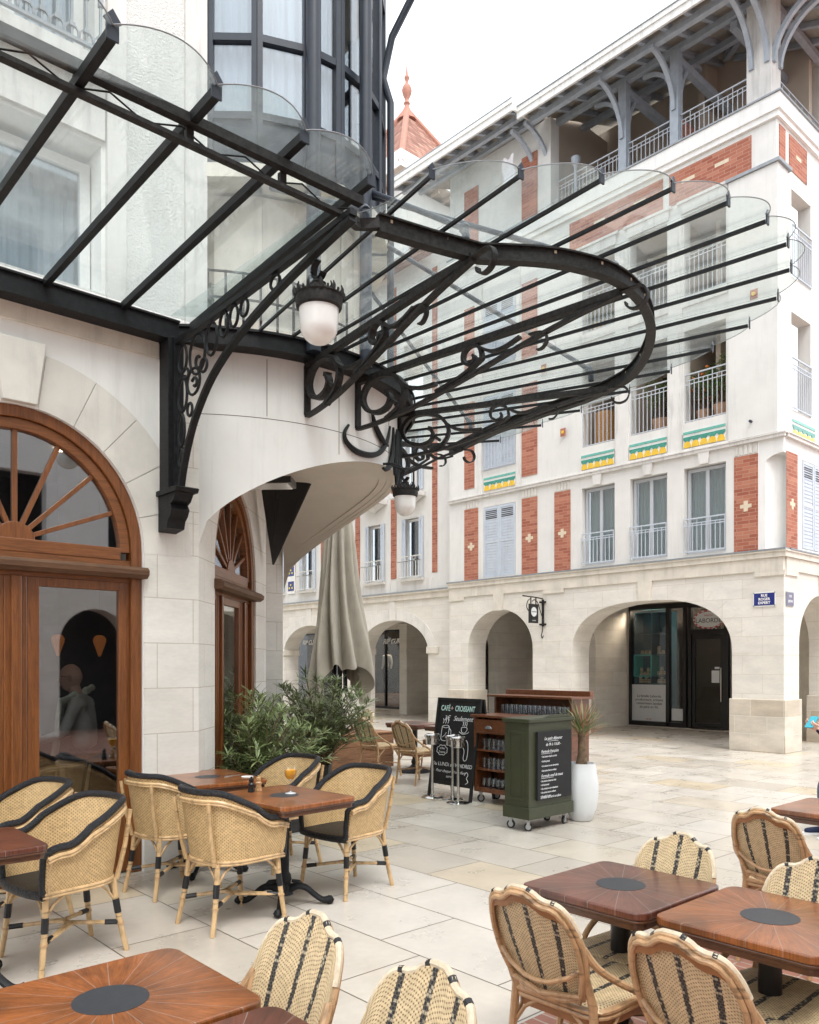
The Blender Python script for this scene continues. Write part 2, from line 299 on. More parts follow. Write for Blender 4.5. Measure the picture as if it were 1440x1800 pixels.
# ------------------------------------------------------------------ mesh helpers
class MB:
    def __init__(s, fr=None): s.v = []; s.f = []; s.uv = []; s.fr = fr
    def add(s, vs, fs, uv=None):
        o = len(s.v)
        s.v += [Vector(s.fr(*p)) if s.fr else Vector(p) for p in vs]
        s.f += [tuple(i + o for i in f) for f in fs]; s.uv += uv if uv else [(0, 0)] * len(vs)
    def box(s, a0, a1, b0, b1, c0, c1):
        s.add([(a, b, c) for a in (a0, a1) for b in (b0, b1) for c in (c0, c1)],
              [(0, 1, 3, 2), (4, 6, 7, 5), (0, 4, 5, 1), (2, 3, 7, 6), (0, 2, 6, 4), (1, 5, 7, 3)])
        return s
    def obox(s, c, sz, m=None):
        c = Vector(c); hx, hy, hz = (x / 2 for x in sz); m = m or Matrix()
        vs = [c + (m @ Vector((x, y, z))) for x in (-hx, hx) for y in (-hy, hy) for z in (-hz, hz)]
        s.add(vs, [(0, 1, 3, 2), (4, 6, 7, 5), (0, 4, 5, 1), (2, 3, 7, 6), (0, 2, 6, 4), (1, 5, 7, 3)]); return s
    def prism(s, pts, c0, c1):     # outline in (a,b), extruded along c
        n = len(pts); vs = [(a, b, c0) for a, b in pts] + [(a, b, c1) for a, b in pts]
        s.add(vs, [tuple(range(n))[::-1], tuple(range(n, 2 * n))] + [(i, (i + 1) % n, n + (i + 1) % n, n + i) for i in range(n)]); return s
    def tube(s, pts, r, n=8, closed=False, sx=1.0):
        pts = [Vector(p) for p in pts]; m = len(pts); rs = r if isinstance(r, (list, tuple)) else [r] * m
        tg = []
        for i in range(m):
            a = pts[(i - 1) % m] if closed or i else pts[0]; b = pts[(i + 1) % m] if closed or i < m - 1 else pts[-1]
            d = (b - a); tg.append(d.normalized() if d.length > 1e-9 else Vector((0, 0, 1)))
        u = tg[0].orthogonal().normalized(); vs = []
        for i in range(m):
            u = (u - tg[i] * u.dot(tg[i])); u = u.normalized() if u.length > 1e-6 else tg[i].orthogonal().normalized(); w = tg[i].cross(u)
            for k in range(n):
                t = 2 * math.pi * k / n; vs.append(pts[i] + (u * math.cos(t) + w * math.sin(t) * sx) * rs[i])
        fs = [(i * n + k, i * n + (k + 1) % n, ((i + 1) % m) * n + (k + 1) % n, ((i + 1) % m) * n + k) for i in range(m if closed else m - 1) for k in range(n)]
        if not closed: fs += [tuple(range(n))[::-1], tuple((m - 1) * n + k for k in range(n))]
        s.add(vs, fs); return s
    def strip(s, pts, w, h, up=(0, 0, 1), closed=False):     # flat bar: w across (sideways), h along 'up'
        pts = [Vector(p) for p in pts]; up = Vector(up); m = len(pts); vs = []
        for i in range(m):
            a = pts[(i - 1) % m] if closed or i else pts[0]; b = pts[(i + 1) % m] if closed or i < m - 1 else pts[-1]
            t = (b - a).normalized(); sd_ = t.cross(up)
            sd_ = sd_.normalized() if sd_.length > 1e-5 else Vector((1, 0, 0)); uu = sd_.cross(t).normalized()
            ww = w[i] if isinstance(w, (list, tuple)) else w; hh = h[i] if isinstance(h, (list, tuple)) else h
            vs += [pts[i] + sd_ * ww / 2 + uu * hh / 2, pts[i] - sd_ * ww / 2 + uu * hh / 2, pts[i] - sd_ * ww / 2 - uu * hh / 2, pts[i] + sd_ * ww / 2 - uu * hh / 2]
        fs = [(i * 4 + k, i * 4 + (k + 1) % 4, ((i + 1) % m) * 4 + (k + 1) % 4, ((i + 1) % m) * 4 + k) for i in range(m if closed else m - 1) for k in range(4)]
        if not closed: fs += [(3, 2, 1, 0), tuple((m - 1) * 4 + k for k in range(4))]
        s.add(vs, fs); return s
    def lathe(s, prof, c=(0, 0, 0), n=16, arc=None):
        m = len(prof); full = arc is None; a0, a1 = arc or (0, 2 * math.pi); kk = n if full else n + 1
        vs = [(c[0] + r * math.cos(a0 + (a1 - a0) * k / n), c[1] + r * math.sin(a0 + (a1 - a0) * k / n), c[2] + z) for r, z in prof for k in range(kk)]
        fs = [(i * kk + k, i * kk + (k + 1) % kk, (i + 1) * kk + (k + 1) % kk, (i + 1) * kk + k) for i in range(m - 1) for k in range(n)]
        s.add(vs, fs); return s
    def surf(s, fn, nu, nv, th=0.0, uvf=None, closed=False):
        P = [[Vector(fn(i / nu, j / nv)) for j in range(nv + 1)] for i in range(nu + 1)]
        uv = [[(uvf(i / nu, j / nv) if uvf else (i / nu, j / nv)) for j in range(nv + 1)] for i in range(nu + 1)]
        def nrm(i, j):
            a = P[min(i + 1, nu)][j] - P[max(i - 1, 0)][j]; b = P[i][min(j + 1, nv)] - P[i][max(j - 1, 0)]
            c = a.cross(b); return c.normalized() if c.length > 1e-12 else Vector((0, 0, 1))
        w = nv + 1; A = []; U = []
        sides = (1, -1) if th else (0,)
        for sg in sides:
            for i in range(nu + 1):
                for j in range(nv + 1): A.append(P[i][j] + nrm(i, j) * (th / 2 * sg)); U.append(uv[i][j])
        o = (nu + 1) * w; fs = [(i * w + j, (i + 1) * w + j, (i + 1) * w + j + 1, i * w + j + 1) for i in range(nu) for j in range(nv)]
        if th:
            fs += [tuple(x + o for x in (i * w + j, i * w + j + 1, (i + 1) * w + j + 1, (i + 1) * w + j)) for i in range(nu) for j in range(nv)]
            for i in range(nu):
                for j in (0, nv): q = (i * w + j, (i + 1) * w + j, (i + 1) * w + j + o, i * w + j + o); fs.append(q if j else q[::-1])
            for j in range(nv):
                for i in (0, nu): q = (i * w + j, i * w + j + 1, i * w + j + 1 + o, i * w + j + o); fs.append(q[::-1] if i else q)
        s.add(A, fs, U); return s
    def build(s, name, m, parent=None, smooth=False, bevel=0, fixn=True):
        me = bpy.data.meshes.new(name); off = Vector((0, 0, 0))
        if parent is not None and parent.get('_w'): off = Vector(parent['_w'])
        me.from_pydata([v - off for v in s.v], [], s.f)
        if any(u != (0, 0) for u in s.uv):
            ul = me.uv_layers.new(name='UVMap')
            for lp in me.loops: ul.data[lp.index].uv = s.uv[lp.vertex_index]
        if fixn and len(s.f) < 60000:
            bm = bmesh.new(); bm.from_mesh(me); bmesh.ops.recalc_face_normals(bm, faces=bm.faces); bm.to_mesh(me); bm.free()
        if smooth:
            for p in me.polygons: p.use_smooth = True
            try: me.set_sharp_from_angle(angle=R(40))
            except Exception: pass
        me.materials.append(Mt[m] if isinstance(m, str) else m)
        o = bpy.data.objects.new(name, me); COL.objects.link(o)
        if parent is not None: o.parent = parent
        if off.length: o['_w'] = tuple(off)
        if bevel:
            b = o.modifiers.new('bevel', 'BEVEL'); b.width = bevel; b.segments = 2; b.limit_method = 'ANGLE'
        return o
def tag(o, label, cat, group=None, kind=None):
    o['label'] = label; o['category'] = cat
    if group: o['group'] = group
    if kind: o['kind'] = kind
    return o
def thing(name, label, cat, loc=(0, 0, 0), rz=0, group=None, world=True):
    o = bpy.data.objects.new(name, None); COL.objects.link(o); o.location = loc; o.rotation_euler = (0, 0, rz); o.empty_display_size = .1
    tag(o, label, cat, group)
    if world and any(loc): o['_w'] = tuple(loc)
    return o
def struct(o): o['kind'] = 'structure'; return o
def dup(o, parent=None, **kw):
    c = o.copy(); COL.objects.link(c); c.parent = parent
    for ch in o.children: dup(ch, c)
    for k, v in kw.items():
        if k == 'loc': c.location = v
        elif k == 'rz': c.rotation_euler = (0, 0, v)
        elif k == 'label': c['label'] = v
        elif k == 'group': c['group'] = v
    return c
def text(parent, name, s, size, org, X, Y, m, shear=0, ext=.001, align='CENTER', bold=0, sx=1.0):
    cu = bpy.data.curves.new(name, 'FONT'); cu.body = s; cu.size = size; cu.shear = shear; cu.extrude = ext; cu.align_x = align; cu.align_y = 'CENTER'; cu.offset = bold; cu.resolution_u = 3
    t = bpy.data.objects.new(name + '_c', cu); COL.objects.link(t)
    me = bpy.data.meshes.new_from_object(t.evaluated_get(bpy.context.evaluated_depsgraph_get())); bpy.data.objects.remove(t); bpy.data.curves.remove(cu)
    X = Vector(X).normalized(); Y = Vector(Y).normalized(); Z = X.cross(Y); M = Matrix((X * sx, Y, Z)).transposed().to_4x4(); M.translation = Vector(org)
    off = Vector(parent['_w']) if parent is not None and parent.get('_w') else Vector((0, 0, 0))
    me.transform(Matrix.Translation(-off) @ M); me.materials.clear(); me.materials.append(Mt[m])
    o = bpy.data.objects.new(name, me); COL.objects.link(o); o.parent = parent; return o
def FA(x): return lambda a, b, c: (x - c, a, b)        # street facade, a = world y, b = z, c = outwards (-x)
def FB(y): return lambda a, b, c: (a, y - c, b)        # cross facade, a = world x, outwards -y
def wall(mb, a0, a1, b0, b1, holes, depth, back=False):
    A = sorted({a0, a1, *[h[0] for h in holes], *[h[1] for h in holes]}); B = sorted({b0, b1, *[h[2] for h in holes], *[h[3] for h in holes]})
    A = [x for x in A if a0 <= x <= a1]; B = [x for x in B if b0 <= x <= b1]
    for i in range(len(A) - 1):
        j = 0
        while j < len(B) - 1:
            am, bm_ = (A[i] + A[i + 1]) / 2, (B[j] + B[j + 1]) / 2
            if any(h[0] < am < h[1] and h[2] < bm_ < h[3] for h in holes): j += 1; continue
            k = j
            while k + 1 < len(B) - 1 and not any(h[0] < am < h[1] and h[2] < (B[k + 1] + B[k + 2]) / 2 < h[3] for h in holes): k += 1
            mb.add([(A[i], B[j], 0), (A[i + 1], B[j], 0), (A[i + 1], B[k + 1], 0), (A[i], B[k + 1], 0)], [(0, 1, 2, 3)]); j = k + 1
    for h in holes:
        p, q, r, t = h[:4]; d = -depth
        mb.add([(p, r, 0), (q, r, 0), (q, t, 0), (p, t, 0), (p, r, d), (q, r, d), (q, t, d), (p, t, d)], [(0, 1, 5, 4), (1, 2, 6, 5), (2, 3, 7, 6), (3, 0, 4, 7)])
    return mb
def sup(x, n): return (max(0.0, 1 - abs(x) ** n)) ** (1 / n)
def arch_wall(mb, a0, a1, top, arches, c0, c1, steps=28):
    # arches: (centre, half width, spring, rise, exponent); solid wall c0..c1 with arched openings down to the ground
    xs = sorted(arches); cur = a0
    for (ce, hw, sp, ri, ex) in xs:
        if ce - hw > cur: mb.box(cur, ce - hw, 0, top, c0, c1)
        prof = [(ce + hw * math.sin(-math.pi / 2 + math.pi * k / steps), sp + ri * sup(math.sin(-math.pi / 2 + math.pi * k / steps), ex)) for k in range(steps + 1)]
        vs = []; n = len(prof)
        for (a, z) in prof: vs += [(a, z, c0), (a, z, c1), (a, top, c0), (a, top, c1)]
        fs = []
        for i in range(n - 1):
            o, p = 4 * i, 4 * (i + 1)
            fs += [(o, p, p + 1, o + 1), (o + 1, p + 1, p + 3, o + 3), (o, o + 2, p + 2, p), (o + 2, o + 3, p + 3, p + 2)]
        mb.add(vs, fs); cur = ce + hw
    if cur < a1: mb.box(cur, a1, 0, top, c0, c1)
    return mb
def voussoirs(mb, ce, hw, sp, ri, ex, w, c0, c1, n, skip=(), gap=.006, t0=0.0, t1=math.pi):
    for k in range(n):
        if k in skip: continue
        ta = t0 + (t1 - t0) * k / n + gap; tb = t0 + (t1 - t0) * (k + 1) / n - gap; pi_ = []; po = []
        for q in range(5):
            t = ta + (tb - ta) * q / 4; x = -math.cos(t)
            pi_.append((ce + hw * x, sp + ri * sup(x, ex))); po.append((ce + (hw + w) * x, sp + (ri + w) * sup(x, ex)))
        mb.prism(pi_ + po[::-1], c0, c1)
    return mb
def window(parent, F, a0, a1, b0, b1, depth, mull=1, fm='frame_grey', cur='curtain_g', fw=.06, glass='glass', trans=None, name='window', back='dark', tall=True):
    m = MB(F); d = -depth
    m.box(a0, a0 + fw, b0, b1, d, d + .06); m.box(a1 - fw, a1, b0, b1, d, d + .06)
    m.box(a0 + fw, a1 - fw, b0, b0 + fw, d, d + .06); m.box(a0 + fw, a1 - fw, b1 - fw, b1, d, d + .06)
    for k in range(1, mull + 1):
        x = a0 + (a1 - a0) * k / (mull + 1); m.box(x - fw * .6, x + fw * .6, b0 + fw, b1 - fw, d, d + .055)
    if trans: m.box(a0 + fw, a1 - fw, trans - .02, trans + .02, d, d + .05)
    f = m.build(name, fm, parent)
    g = MB(F); g.box(a0 + fw * .5, a1 - fw * .5, b0 + fw * .5, b1 - fw * .5, d + .022, d + .030); g.build('pane', glass, f)
    if cur:
        c = MB(F); nn = max(8, int((a1 - a0) / .02))
        c.surf(lambda u, v: (a0 + .02 + (a1 - a0 - .04) * u, b0 + (b1 - b0) * v, d - .09 + .018 * math.sin(u * (a1 - a0) * 75)), nn, 1, .004); c.build('curtain', cur, f, smooth=True)
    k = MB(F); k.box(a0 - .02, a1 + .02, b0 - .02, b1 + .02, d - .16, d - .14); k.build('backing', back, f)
    return f
def railing(parent, F, a0, a1, z0, h, c, sp=.11, r=.009, m='rail', rows=(0.0, .12, .2), post=True, name='railing'):
    q = MB(F); n = max(2, round((a1 - a0) / sp))
    q.box(a0, a1, z0 + h - .012, z0 + h + .012, c - .015, c + .015); q.box(a0, a1, z0, z0 + .02, c - .012, c + .012)
    for rr in rows[1:]: q.box(a0, a1, z0 + h - rr - .008, z0 + h - rr + .008, c - .008, c + .008)
    for k in range(n + 1):
        x = a0 + (a1 - a0) * k / n; tall = k % 3 == 0
        q.box(x - r, x + r, z0, z0 + h - (0 if tall else rows[1]), c - r, c + r)
    return q.build(name, m, parent)
# ================================================================== ground
g = MB(); g.box(-30, 60, 2.4, 60, -.3, 0)
struct(g.build('paved_square', 'paving'))
g = MB(); g.box(-30, 60, -30, 2.4, -.3, -.001)
struct(g.build('brick_pavement', 'redpave'))
# ================================================================== cafe building on the left
FL = FB(6.15); T2 = .70710678
def FC(a, b, c): return (3.21 + T2 * (a + c), 6.15 + T2 * (a - c), b)
cafe = thing('cafe_building', 'cream cafe building on the left with arched wooden doors and a round glazed corner tower', 'building')
def arch_ring(mb, ce, hw, sp, ri, w, c0, c1, ex=2.0, z0=None, n=32):
    po = [(ce - hw, z0 if z0 is not None else sp)] if z0 is not None else []
    pi_ = [(ce - hw + w, z0)] if z0 is not None else []
    for k in range(n + 1):
        x = -math.cos(math.pi * k / n); po.append((ce + hw * x, sp + ri * sup(x, ex))); pi_.append((ce + (hw - w) * x, sp + (ri - w) * sup(x, ex)))
    if z0 is not None: po.append((ce + hw, z0)); pi_.append((ce + hw - w, z0))
    vs = []
    for (a, b), (p, q) in zip(po, pi_): vs += [(a, b, c0), (a, b, c1), (p, q, c0), (p, q, c1)]
    fs = [(2, 3, 1, 0), tuple(4 * (len(po) - 1) + k for k in (0, 1, 3, 2))]
    for i in range(len(po) - 1):
        o, p = 4 * i, 4 * (i + 1); fs += [(o, p, p + 1, o + 1), (o + 1, p + 1, p + 3, o + 3), (o + 3, p + 3, p + 2, o + 2), (o + 2, p + 2, p, o)]
    mb.add(vs, fs); return mb
def half_disc(mb, ce, hw, sp, ri, c0, c1, n=24):
    mb.prism([(ce + hw * -math.cos(math.pi * k / n), sp + ri * math.sin(math.pi * k / n)) for k in range(n + 1)], c0, c1); return mb
def fan_door(parent, F, ce, hw, sp, ri, posts, panes, zt=2.27):
    d = arch_ring(MB(F), ce, hw, sp, ri, .085, -.13, -.02, z0=0).build('door_frame', 'door', parent, bevel=.006)
    arch_ring(MB(F), ce, hw - .088, sp, ri - .088, .075, -.12, -.045).box(ce - hw + .16, ce + hw - .16, sp - .06, sp + .035, -.12, -.045).build('fanlight_frame', 'door_h', d, bevel=.005)
    q = MB(F); q.box(ce - hw + .07, ce + hw - .07, zt, sp - .06, -.13, -.05); q.build('transom', 'door_h', d)
    q = MB(F); q.prism([(ce - hw - .01, 0)] * 0 or [(0, 0), (.1, 0), (.125, .03), (.125, .065), (.09, .09), (0, .09)], 0, 1)
    q = MB(lambda a, b, c: F(a, b, c)); prof = [(-.05, .0), (.05, .0), (.085, .025), (.09, .06), (.06, .085), (-.05, .095)]
    vs = [(x, zt + .03 + z, y) for x in (ce - hw - .015, ce + hw + .015) for y, z in prof]; nn = len(prof)
    q.add(vs, [tuple(range(nn)), tuple(range(nn, 2 * nn))[::-1]] + [(i, (i + 1) % nn, nn + (i + 1) % nn, nn + i) for i in range(nn)]); q.build('transom_moulding', 'oak', d)
    fl = MB(F); n = 8
    for k in range(1, n):
        t = math.pi * k / n; ca, sa = -math.cos(t), math.sin(t); R1 = .96 / math.sqrt((ca / (hw - .14)) ** 2 + (sa / (ri - .14)) ** 2)
        a0, z0 = ce + ca * .1, sp + .02 + sa * .1; a1, z1 = ce + ca * R1 * 1.04, sp + .01 + sa * R1 * 1.04
        px, pz = -sa * .017, ca * .017
        fl.prism([(a0 - px, z0 - pz), (a0 + px, z0 + pz), (a1 + px, z1 + pz), (a1 - px, z1 - pz)], -.115, -.065)
    half_disc(fl, ce, .135, sp + .03, .125, -.115, -.055)
    f = fl.build('fanlight', 'door', parent, bevel=.003)
    half_disc(MB(F), ce, hw - .12, sp, ri - .12, -.092, -.086).build('pane', 'doorglass', f)
    for (x, w) in posts:
        q = MB(F); q.box(x - w / 2, x + w / 2, 0, zt, -.13, -.05)
        q.lathe([(.0, 0), (w * .26, 0), (w * .26, zt - .02), (0, zt - .02)], (0, 0, 0), 10) if False else None
        q.box(x - w * .22, x + w * .22, 0, zt, -.05, -.02); q.build('mullion', 'door', parent, bevel=.008)
    for (x0, x1, s, zb) in panes:
        q = MB(F); q.box(x0, x0 + s, .02, zt, -.11, -.055); q.box(x1 - s, x1, .02, zt, -.11, -.055); q.box(x0 + s, x1 - s, zt - s * .8, zt, -.11, -.055); q.box(x0 + s, x1 - s, .02, zb, -.11, -.055)
        if x1 - x0 > .4: q.box(x0 + s + .05, x1 - s - .05, .12, zb - .08, -.055, -.045)
        l = q.build('door_leaf', 'door', parent, bevel=.005)
        MB(F).box(x0 + s * .8, x1 - s * .8, zb - .01, zt - s * .8 + .01, -.088, -.080).build('pane', 'doorglass', l)
m = MB(FL); arch_wall(m, -3, 3.21, 4.2, [(1.815, .925, 2.5, .98, 2)], -.42, 0); m.build('ground_floor_wall', 'white', cafe)
m = MB(FL); m.box(2.745, 3.212, 0, 2.78, -.1, .012); m.box(2.875, 3.212, 2.783, 4.06, -.1, .012); m.build('stone_jamb', 'ashlar', cafe)
for sk_ in (range(5, 11), range(0, 6)): voussoirs(MB(FL), 1.815, .928, 2.5, .98, 2, .40, -.05, .014, 11, skip=sk_, gap=.0025).build('archivolt', 'stone_plain', cafe)
m = MB(FL); m.prism([(1.70, 3.485), (1.93, 3.485), (1.99, 3.93), (1.64, 3.93)], -.05, .06); m.build('keystone', 'stone_plain', cafe, bevel=.005)
m = MB(FL); m.box(-3, 2.86, 4.065, 4.2, 0, .025); m.build('stone_band', 'stone_warm', cafe)
fan_door(cafe, FL, 1.815, .925, 2.5, .98, [(1.815, .16)], [(1.895, 2.655, .085, .40), (.975, 1.735, .085, .40)])
m = MB(FC); arch_wall(m, .002, 2.495, 3.62, [(1.2475, .76, 2.5, .86, 2)], -.3, 0); m.build('corner_wall', 'ashlar', cafe)
fan_door(cafe, FC, 1.2475, .76, 2.5, .86, [(.83, .1), (1.665, .1)], [(.60, .78, .06, .35), (.88, 1.615, .09, .35), (1.715, 1.9, .06, .35)])
# cafe room
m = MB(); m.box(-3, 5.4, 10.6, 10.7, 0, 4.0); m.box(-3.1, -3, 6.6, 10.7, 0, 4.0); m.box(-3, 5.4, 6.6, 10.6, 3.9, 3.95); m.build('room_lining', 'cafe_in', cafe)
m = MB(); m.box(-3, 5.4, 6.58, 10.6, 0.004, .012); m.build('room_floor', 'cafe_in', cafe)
for (x, y) in ((2.15, 7.0), (2.45, 7.9), (1.7, 7.5), (3.0, 8.8)):
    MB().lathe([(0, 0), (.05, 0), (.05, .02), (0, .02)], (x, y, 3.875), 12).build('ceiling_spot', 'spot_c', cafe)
# side wall beyond the corner, lengthened unseen to block sky reflected in shop glass
m = MB(); m.box(5.35, 5.69, 8.66, 46, 0, 4.2); m.build('side_wall', 'ashlar', cafe)
m = MB(); m.box(5.40, 5.66, 8.4, 46, 4.202, 12); m.build('upper_side_wall', 'render', cafe)
# rotunda
RC = Vector((4.287, 7.568, 0)); RN = Vector((T2, -T2, 0)); RT = Vector((T2, T2, 0)); RR = 1.78; HS = 1.765
def zb(s): return 2.57 + .99 * sup(s / HS, 2.8)
def rot(s, z, dr=0, inward=None):
    s = max(-HS, min(HS, s)); c = math.sqrt(max(0, RR * RR - s * s)); p = RC + RT * s
    k = c + dr if inward is None else inward
    p = p + RN * k; p.z = z; return p
def ss(u): return HS * math.sin((u * 2 - 1) * math.asin(HS / RR)) / (HS / RR) if True else 0
m = MB()
m.surf(lambda u, v: rot(ss(u), zb(ss(u)) + (3.697 - zb(ss(u))) * v), 60, 6)
m.surf(lambda u, v: rot(ss(u), 3.703 + (4.25 - 3.703) * v), 60, 3)
o = m.build('rotunda_wall', 'white', cafe, smooth=True, fixn=False)
m = MB(); m.surf(lambda u, v: rot(ss(u), 3.66 + .07 * v, -.012), 60, 1); m.build('joint_line', 'oak', cafe, fixn=False)
def sof(u, v):
    s = ss(u); c = math.sqrt(max(0, RR * RR - s * s)); lim = .238
    steps = [(0, 0), (.06, 0), (.062, .008), (.12, .008), (.122, .015), (.2, .015), (.202, .028)]
    i = v * 7; k = int(min(i, 6.0001)); 
    if k < 7 and i < 6.5: d, h = steps[min(6, int(round(i)))]
    else: d, h = 9, .028
    kk = max(lim, c - d) if c > lim else c
    p = RC + RT * s + RN * kk; p.z = zb(s) + h * (1 - abs(s / HS) ** 6); return p
m = MB(); m.surf(sof, 60, 7); m.build('rotunda_soffit', 'soffit', cafe, smooth=False, fixn=False)
m = MB(); m.lathe([(0, 4.2), (1.76, 4.2), (1.76, 4.262), (0, 4.262)], (RC.x, RC.y, 0), 64); m.build('terrace_floor', 'stone_warm', cafe)
for s, z0, z1 in ((-1.18, 3.0 + .5, 4.2), (-.45, 3.62, 4.2), (-1.6, 3.72, 4.2)):
    a = rot(s, z0); b = rot(s, z1); m = MB(); m.strip([a + RN * .001, b + RN * .001], .004, .004, up=RN); m.build('joint_line', 'oak', cafe)
# black awning sheet inside the porch
def aw(u, v):
    A, B, C_ = FC(2.02, 3.50, .06), FC(2.40, 2.72, .10), FC(1.75, 3.50, .62)
    A = Vector(A); B = Vector(B); C_ = Vector(C_); top = A.lerp(C_, u) + Vector((0, 0, .05 * math.sin(u * math.pi))); p = top.lerp(B, v * .97); p += RN * (.05 * math.sin(u * 9) * (1 - v)); return p
o = MB(); o.surf(aw, 20, 8, .01); tag(o.build('awning_cloth', 'awning', smooth=True), 'black tapering cloth hung under the round porch beside the arched corner door', 'awning')
o = MB(FC); o.box(.78, 1.05, 3.30, 3.36, .10, .62); o.build('porch_light', 'black').matrix_world; ol = bpy.data.objects['porch_light']; tag(ol, 'black framed bulkhead light under the porch arch above the corner door', 'lamp')
MB(FC).box(.80, 1.03, 3.29, 3.299, .13, .59).build('diffuser', 'opal', ol)
# upper floors of the cafe wall
m = MB(FL); wall(m, -3, 3.28, 4.2, 12, [(.7, 2.41, 4.42, 5.57), (.7, 2.36, 6.13, 8.4)], .32); m.build('upper_wall', 'white', cafe)
m = MB(FL); m.box(2.59, 3.08, 4.2, 12, .001, .022); m.build('roughcast_panel', 'rough', cafe)
m = MB(FL); m.box(3.082, 3.27, 4.2, 12, .001, .05); m.box(2.44, 2.588, 4.2, 12, .001, .045); m.build('pilaster_trim', 'dirtywhite', cafe)
m = MB(FL); m.box(-3, 2.43, 5.60, 6.02, .001, .03); m.box(-3, 2.42, 6.02, 6.12, .001, .16); m.box(.7, 2.41, 4.36, 4.418, .001, .07); m.build('moulding', 'dirtywhite', cafe)
window(cafe, FL, .72, 2.40, 4.43, 5.50, .26, 1, 'frame_white', 'curtain', .075, 'glass')
window(cafe, FL, .72, 2.35, 6.15, 8.38, .26, 2, 'frame_white', 'curtain', .075, 'glass', trans=7.6)
q = MB(FL)
q.box(-.5, 2.40, 7.02, 7.06, .10, .13); q.box(-.5, 2.40, 6.18, 6.205, .10, .13)
for k in range(26):
    x = 2.36 - k * .105
    q.lathe([(.008, 0), (.02, .02), (.008, .05), (.012, .2), (.024, .3), (.012, .4), (.008, .6), (.02, .72), (.008, .78), (.008, .84)], (0, 0, 0), 6) if False else None
    q.box(x - .009, x + .009, 6.2, 7.03, .106, .124); q.box(x - .02, x + .02, 6.27, 6.30, .098, .132); q.box(x - .016, x + .016, 6.52, 6.6, .10, .13); q.box(x - .02, x + .02, 6.74, 6.78, .098, .132)
    q.strip([(x - .05, 6.21, .115), (x - .045, 6.26, .115), (x - .02, 6.29, .115)], .012, .012); q.strip([(x + .05, 6.21, .115), (x + .045, 6.26, .115), (x + .02, 6.29, .115)], .012, .012)
q.build('ornate_railing', 'zinc', cafe)
# glazed tower
TV = [(3.288, 6.129), (3.597, 5.86), (3.993, 5.682), (4.296, 5.644), (4.644, 5.704), (4.922, 5.851), (5.188, 6.098), (5.43, 6.42), (5.60, 6.80), (5.68, 7.2), (5.70, 7.62), (5.68, 8.05), (5.62, 8.45)]
def facet(i):
    p, q = Vector(TV[i] + (0,)), Vector(TV[i + 1] + (0,)); d = (q - p); L_ = d.length; d.normalize(); n = Vector((d.y, -d.x, 0))
    return (lambda a, b, c: tuple(p + d * a + n * c + Vector((0, 0, b)))), L_
for i in range(len(TV) - 1):
    F, L_ = facet(i)
    m = MB(F)
    for (z0, z1) in ((5.78, 5.84), (6.16, 6.22), (6.81, 6.87), (8.0, 8.1), (8.9, 9.0), (10.0, 10.1)): m.box(.03, L_ - .03, z0, z1, -.05, .01)
    m.box(0, .045, 5.78, 12, -.05, .015); m.box(L_ - .045, L_, 5.78, 12, -.05, .015)
    f = m.build('tower_window', 'slate_metal', cafe)
    MB(F).box(.04, L_ - .04, 6.21, 12, -.03, -.022).build('pane', 'glass', f)
    MB(F).box(.04, L_ - .04, 5.83, 6.17, -.03, -.01).build('panel', 'slate_metal', f)
    if i < 3:
        c = MB(F); c.surf(lambda u, v: (.03 + (L_ - .06) * u, 6.2 + 5 * v, -.10 + .012 * math.sin(u * 26)), 30, 1, .004); c.build('curtain', 'curtain', f, smooth=True)
    m = MB(F); m.box(-.02, L_ + .02, 5.66, 5.775, -.2, .04); m.box(-.0, L_, 4.262, 5.66, -.4, -.25); m.build('tower_base', 'stone_warm', cafe)
m = MB(); m.prism([], 0, 0) if False else None
for z in (5.70, 8.6, 11.9): MB().prism([TV[0], *TV[1:], (3.5, 8.6)][::1], z, z + .06).build('tower_floor', 'stone_warm', cafe)
m = MB(); m.box(3.6, 3.7, 6.5, 8.8, 5.8, 12); m.box(3.7, 5.6, 8.6, 8.7, 5.8, 12); m.build('tower_room_wall', 'dim', cafe)
for (x, y, r) in ((3.985, 5.60, .062), (4.535, 5.585, .055)):
    MB().tube([(x, y, 4.25), (x, y, 12)], r, 20).build('tower_column', 'slate_metal', cafe, smooth=True)
MB().tube([(5.20, 6.02, 4.25), (5.20, 6.02, 7.12), (5.14, 6.06, 7.35), (5.20, 6.0, 7.75), (5.3, 5.8, 8.1)], .035, 12).build('downpipe', 'slate_metal', cafe, smooth=True)
# terrace railing and plant behind the canopy
q = MB()
for k in range(14):
    a = R(215 + k * 5); x, y = RC.x + 1.68 * math.cos(a), RC.y + 1.68 * math.sin(a); q.box(x - .008, x + .008, y - .008, y + .008, 4.26, 4.95)
for z in (4.32, 4.72, 4.94): q.tube([(RC.x + 1.68 * math.cos(R(215 + k * 5)), RC.y + 1.68 * math.sin(R(215 + k * 5)), z) for k in range(14)], .011, 6)
q.build('terrace_railing', 'iron', cafe)
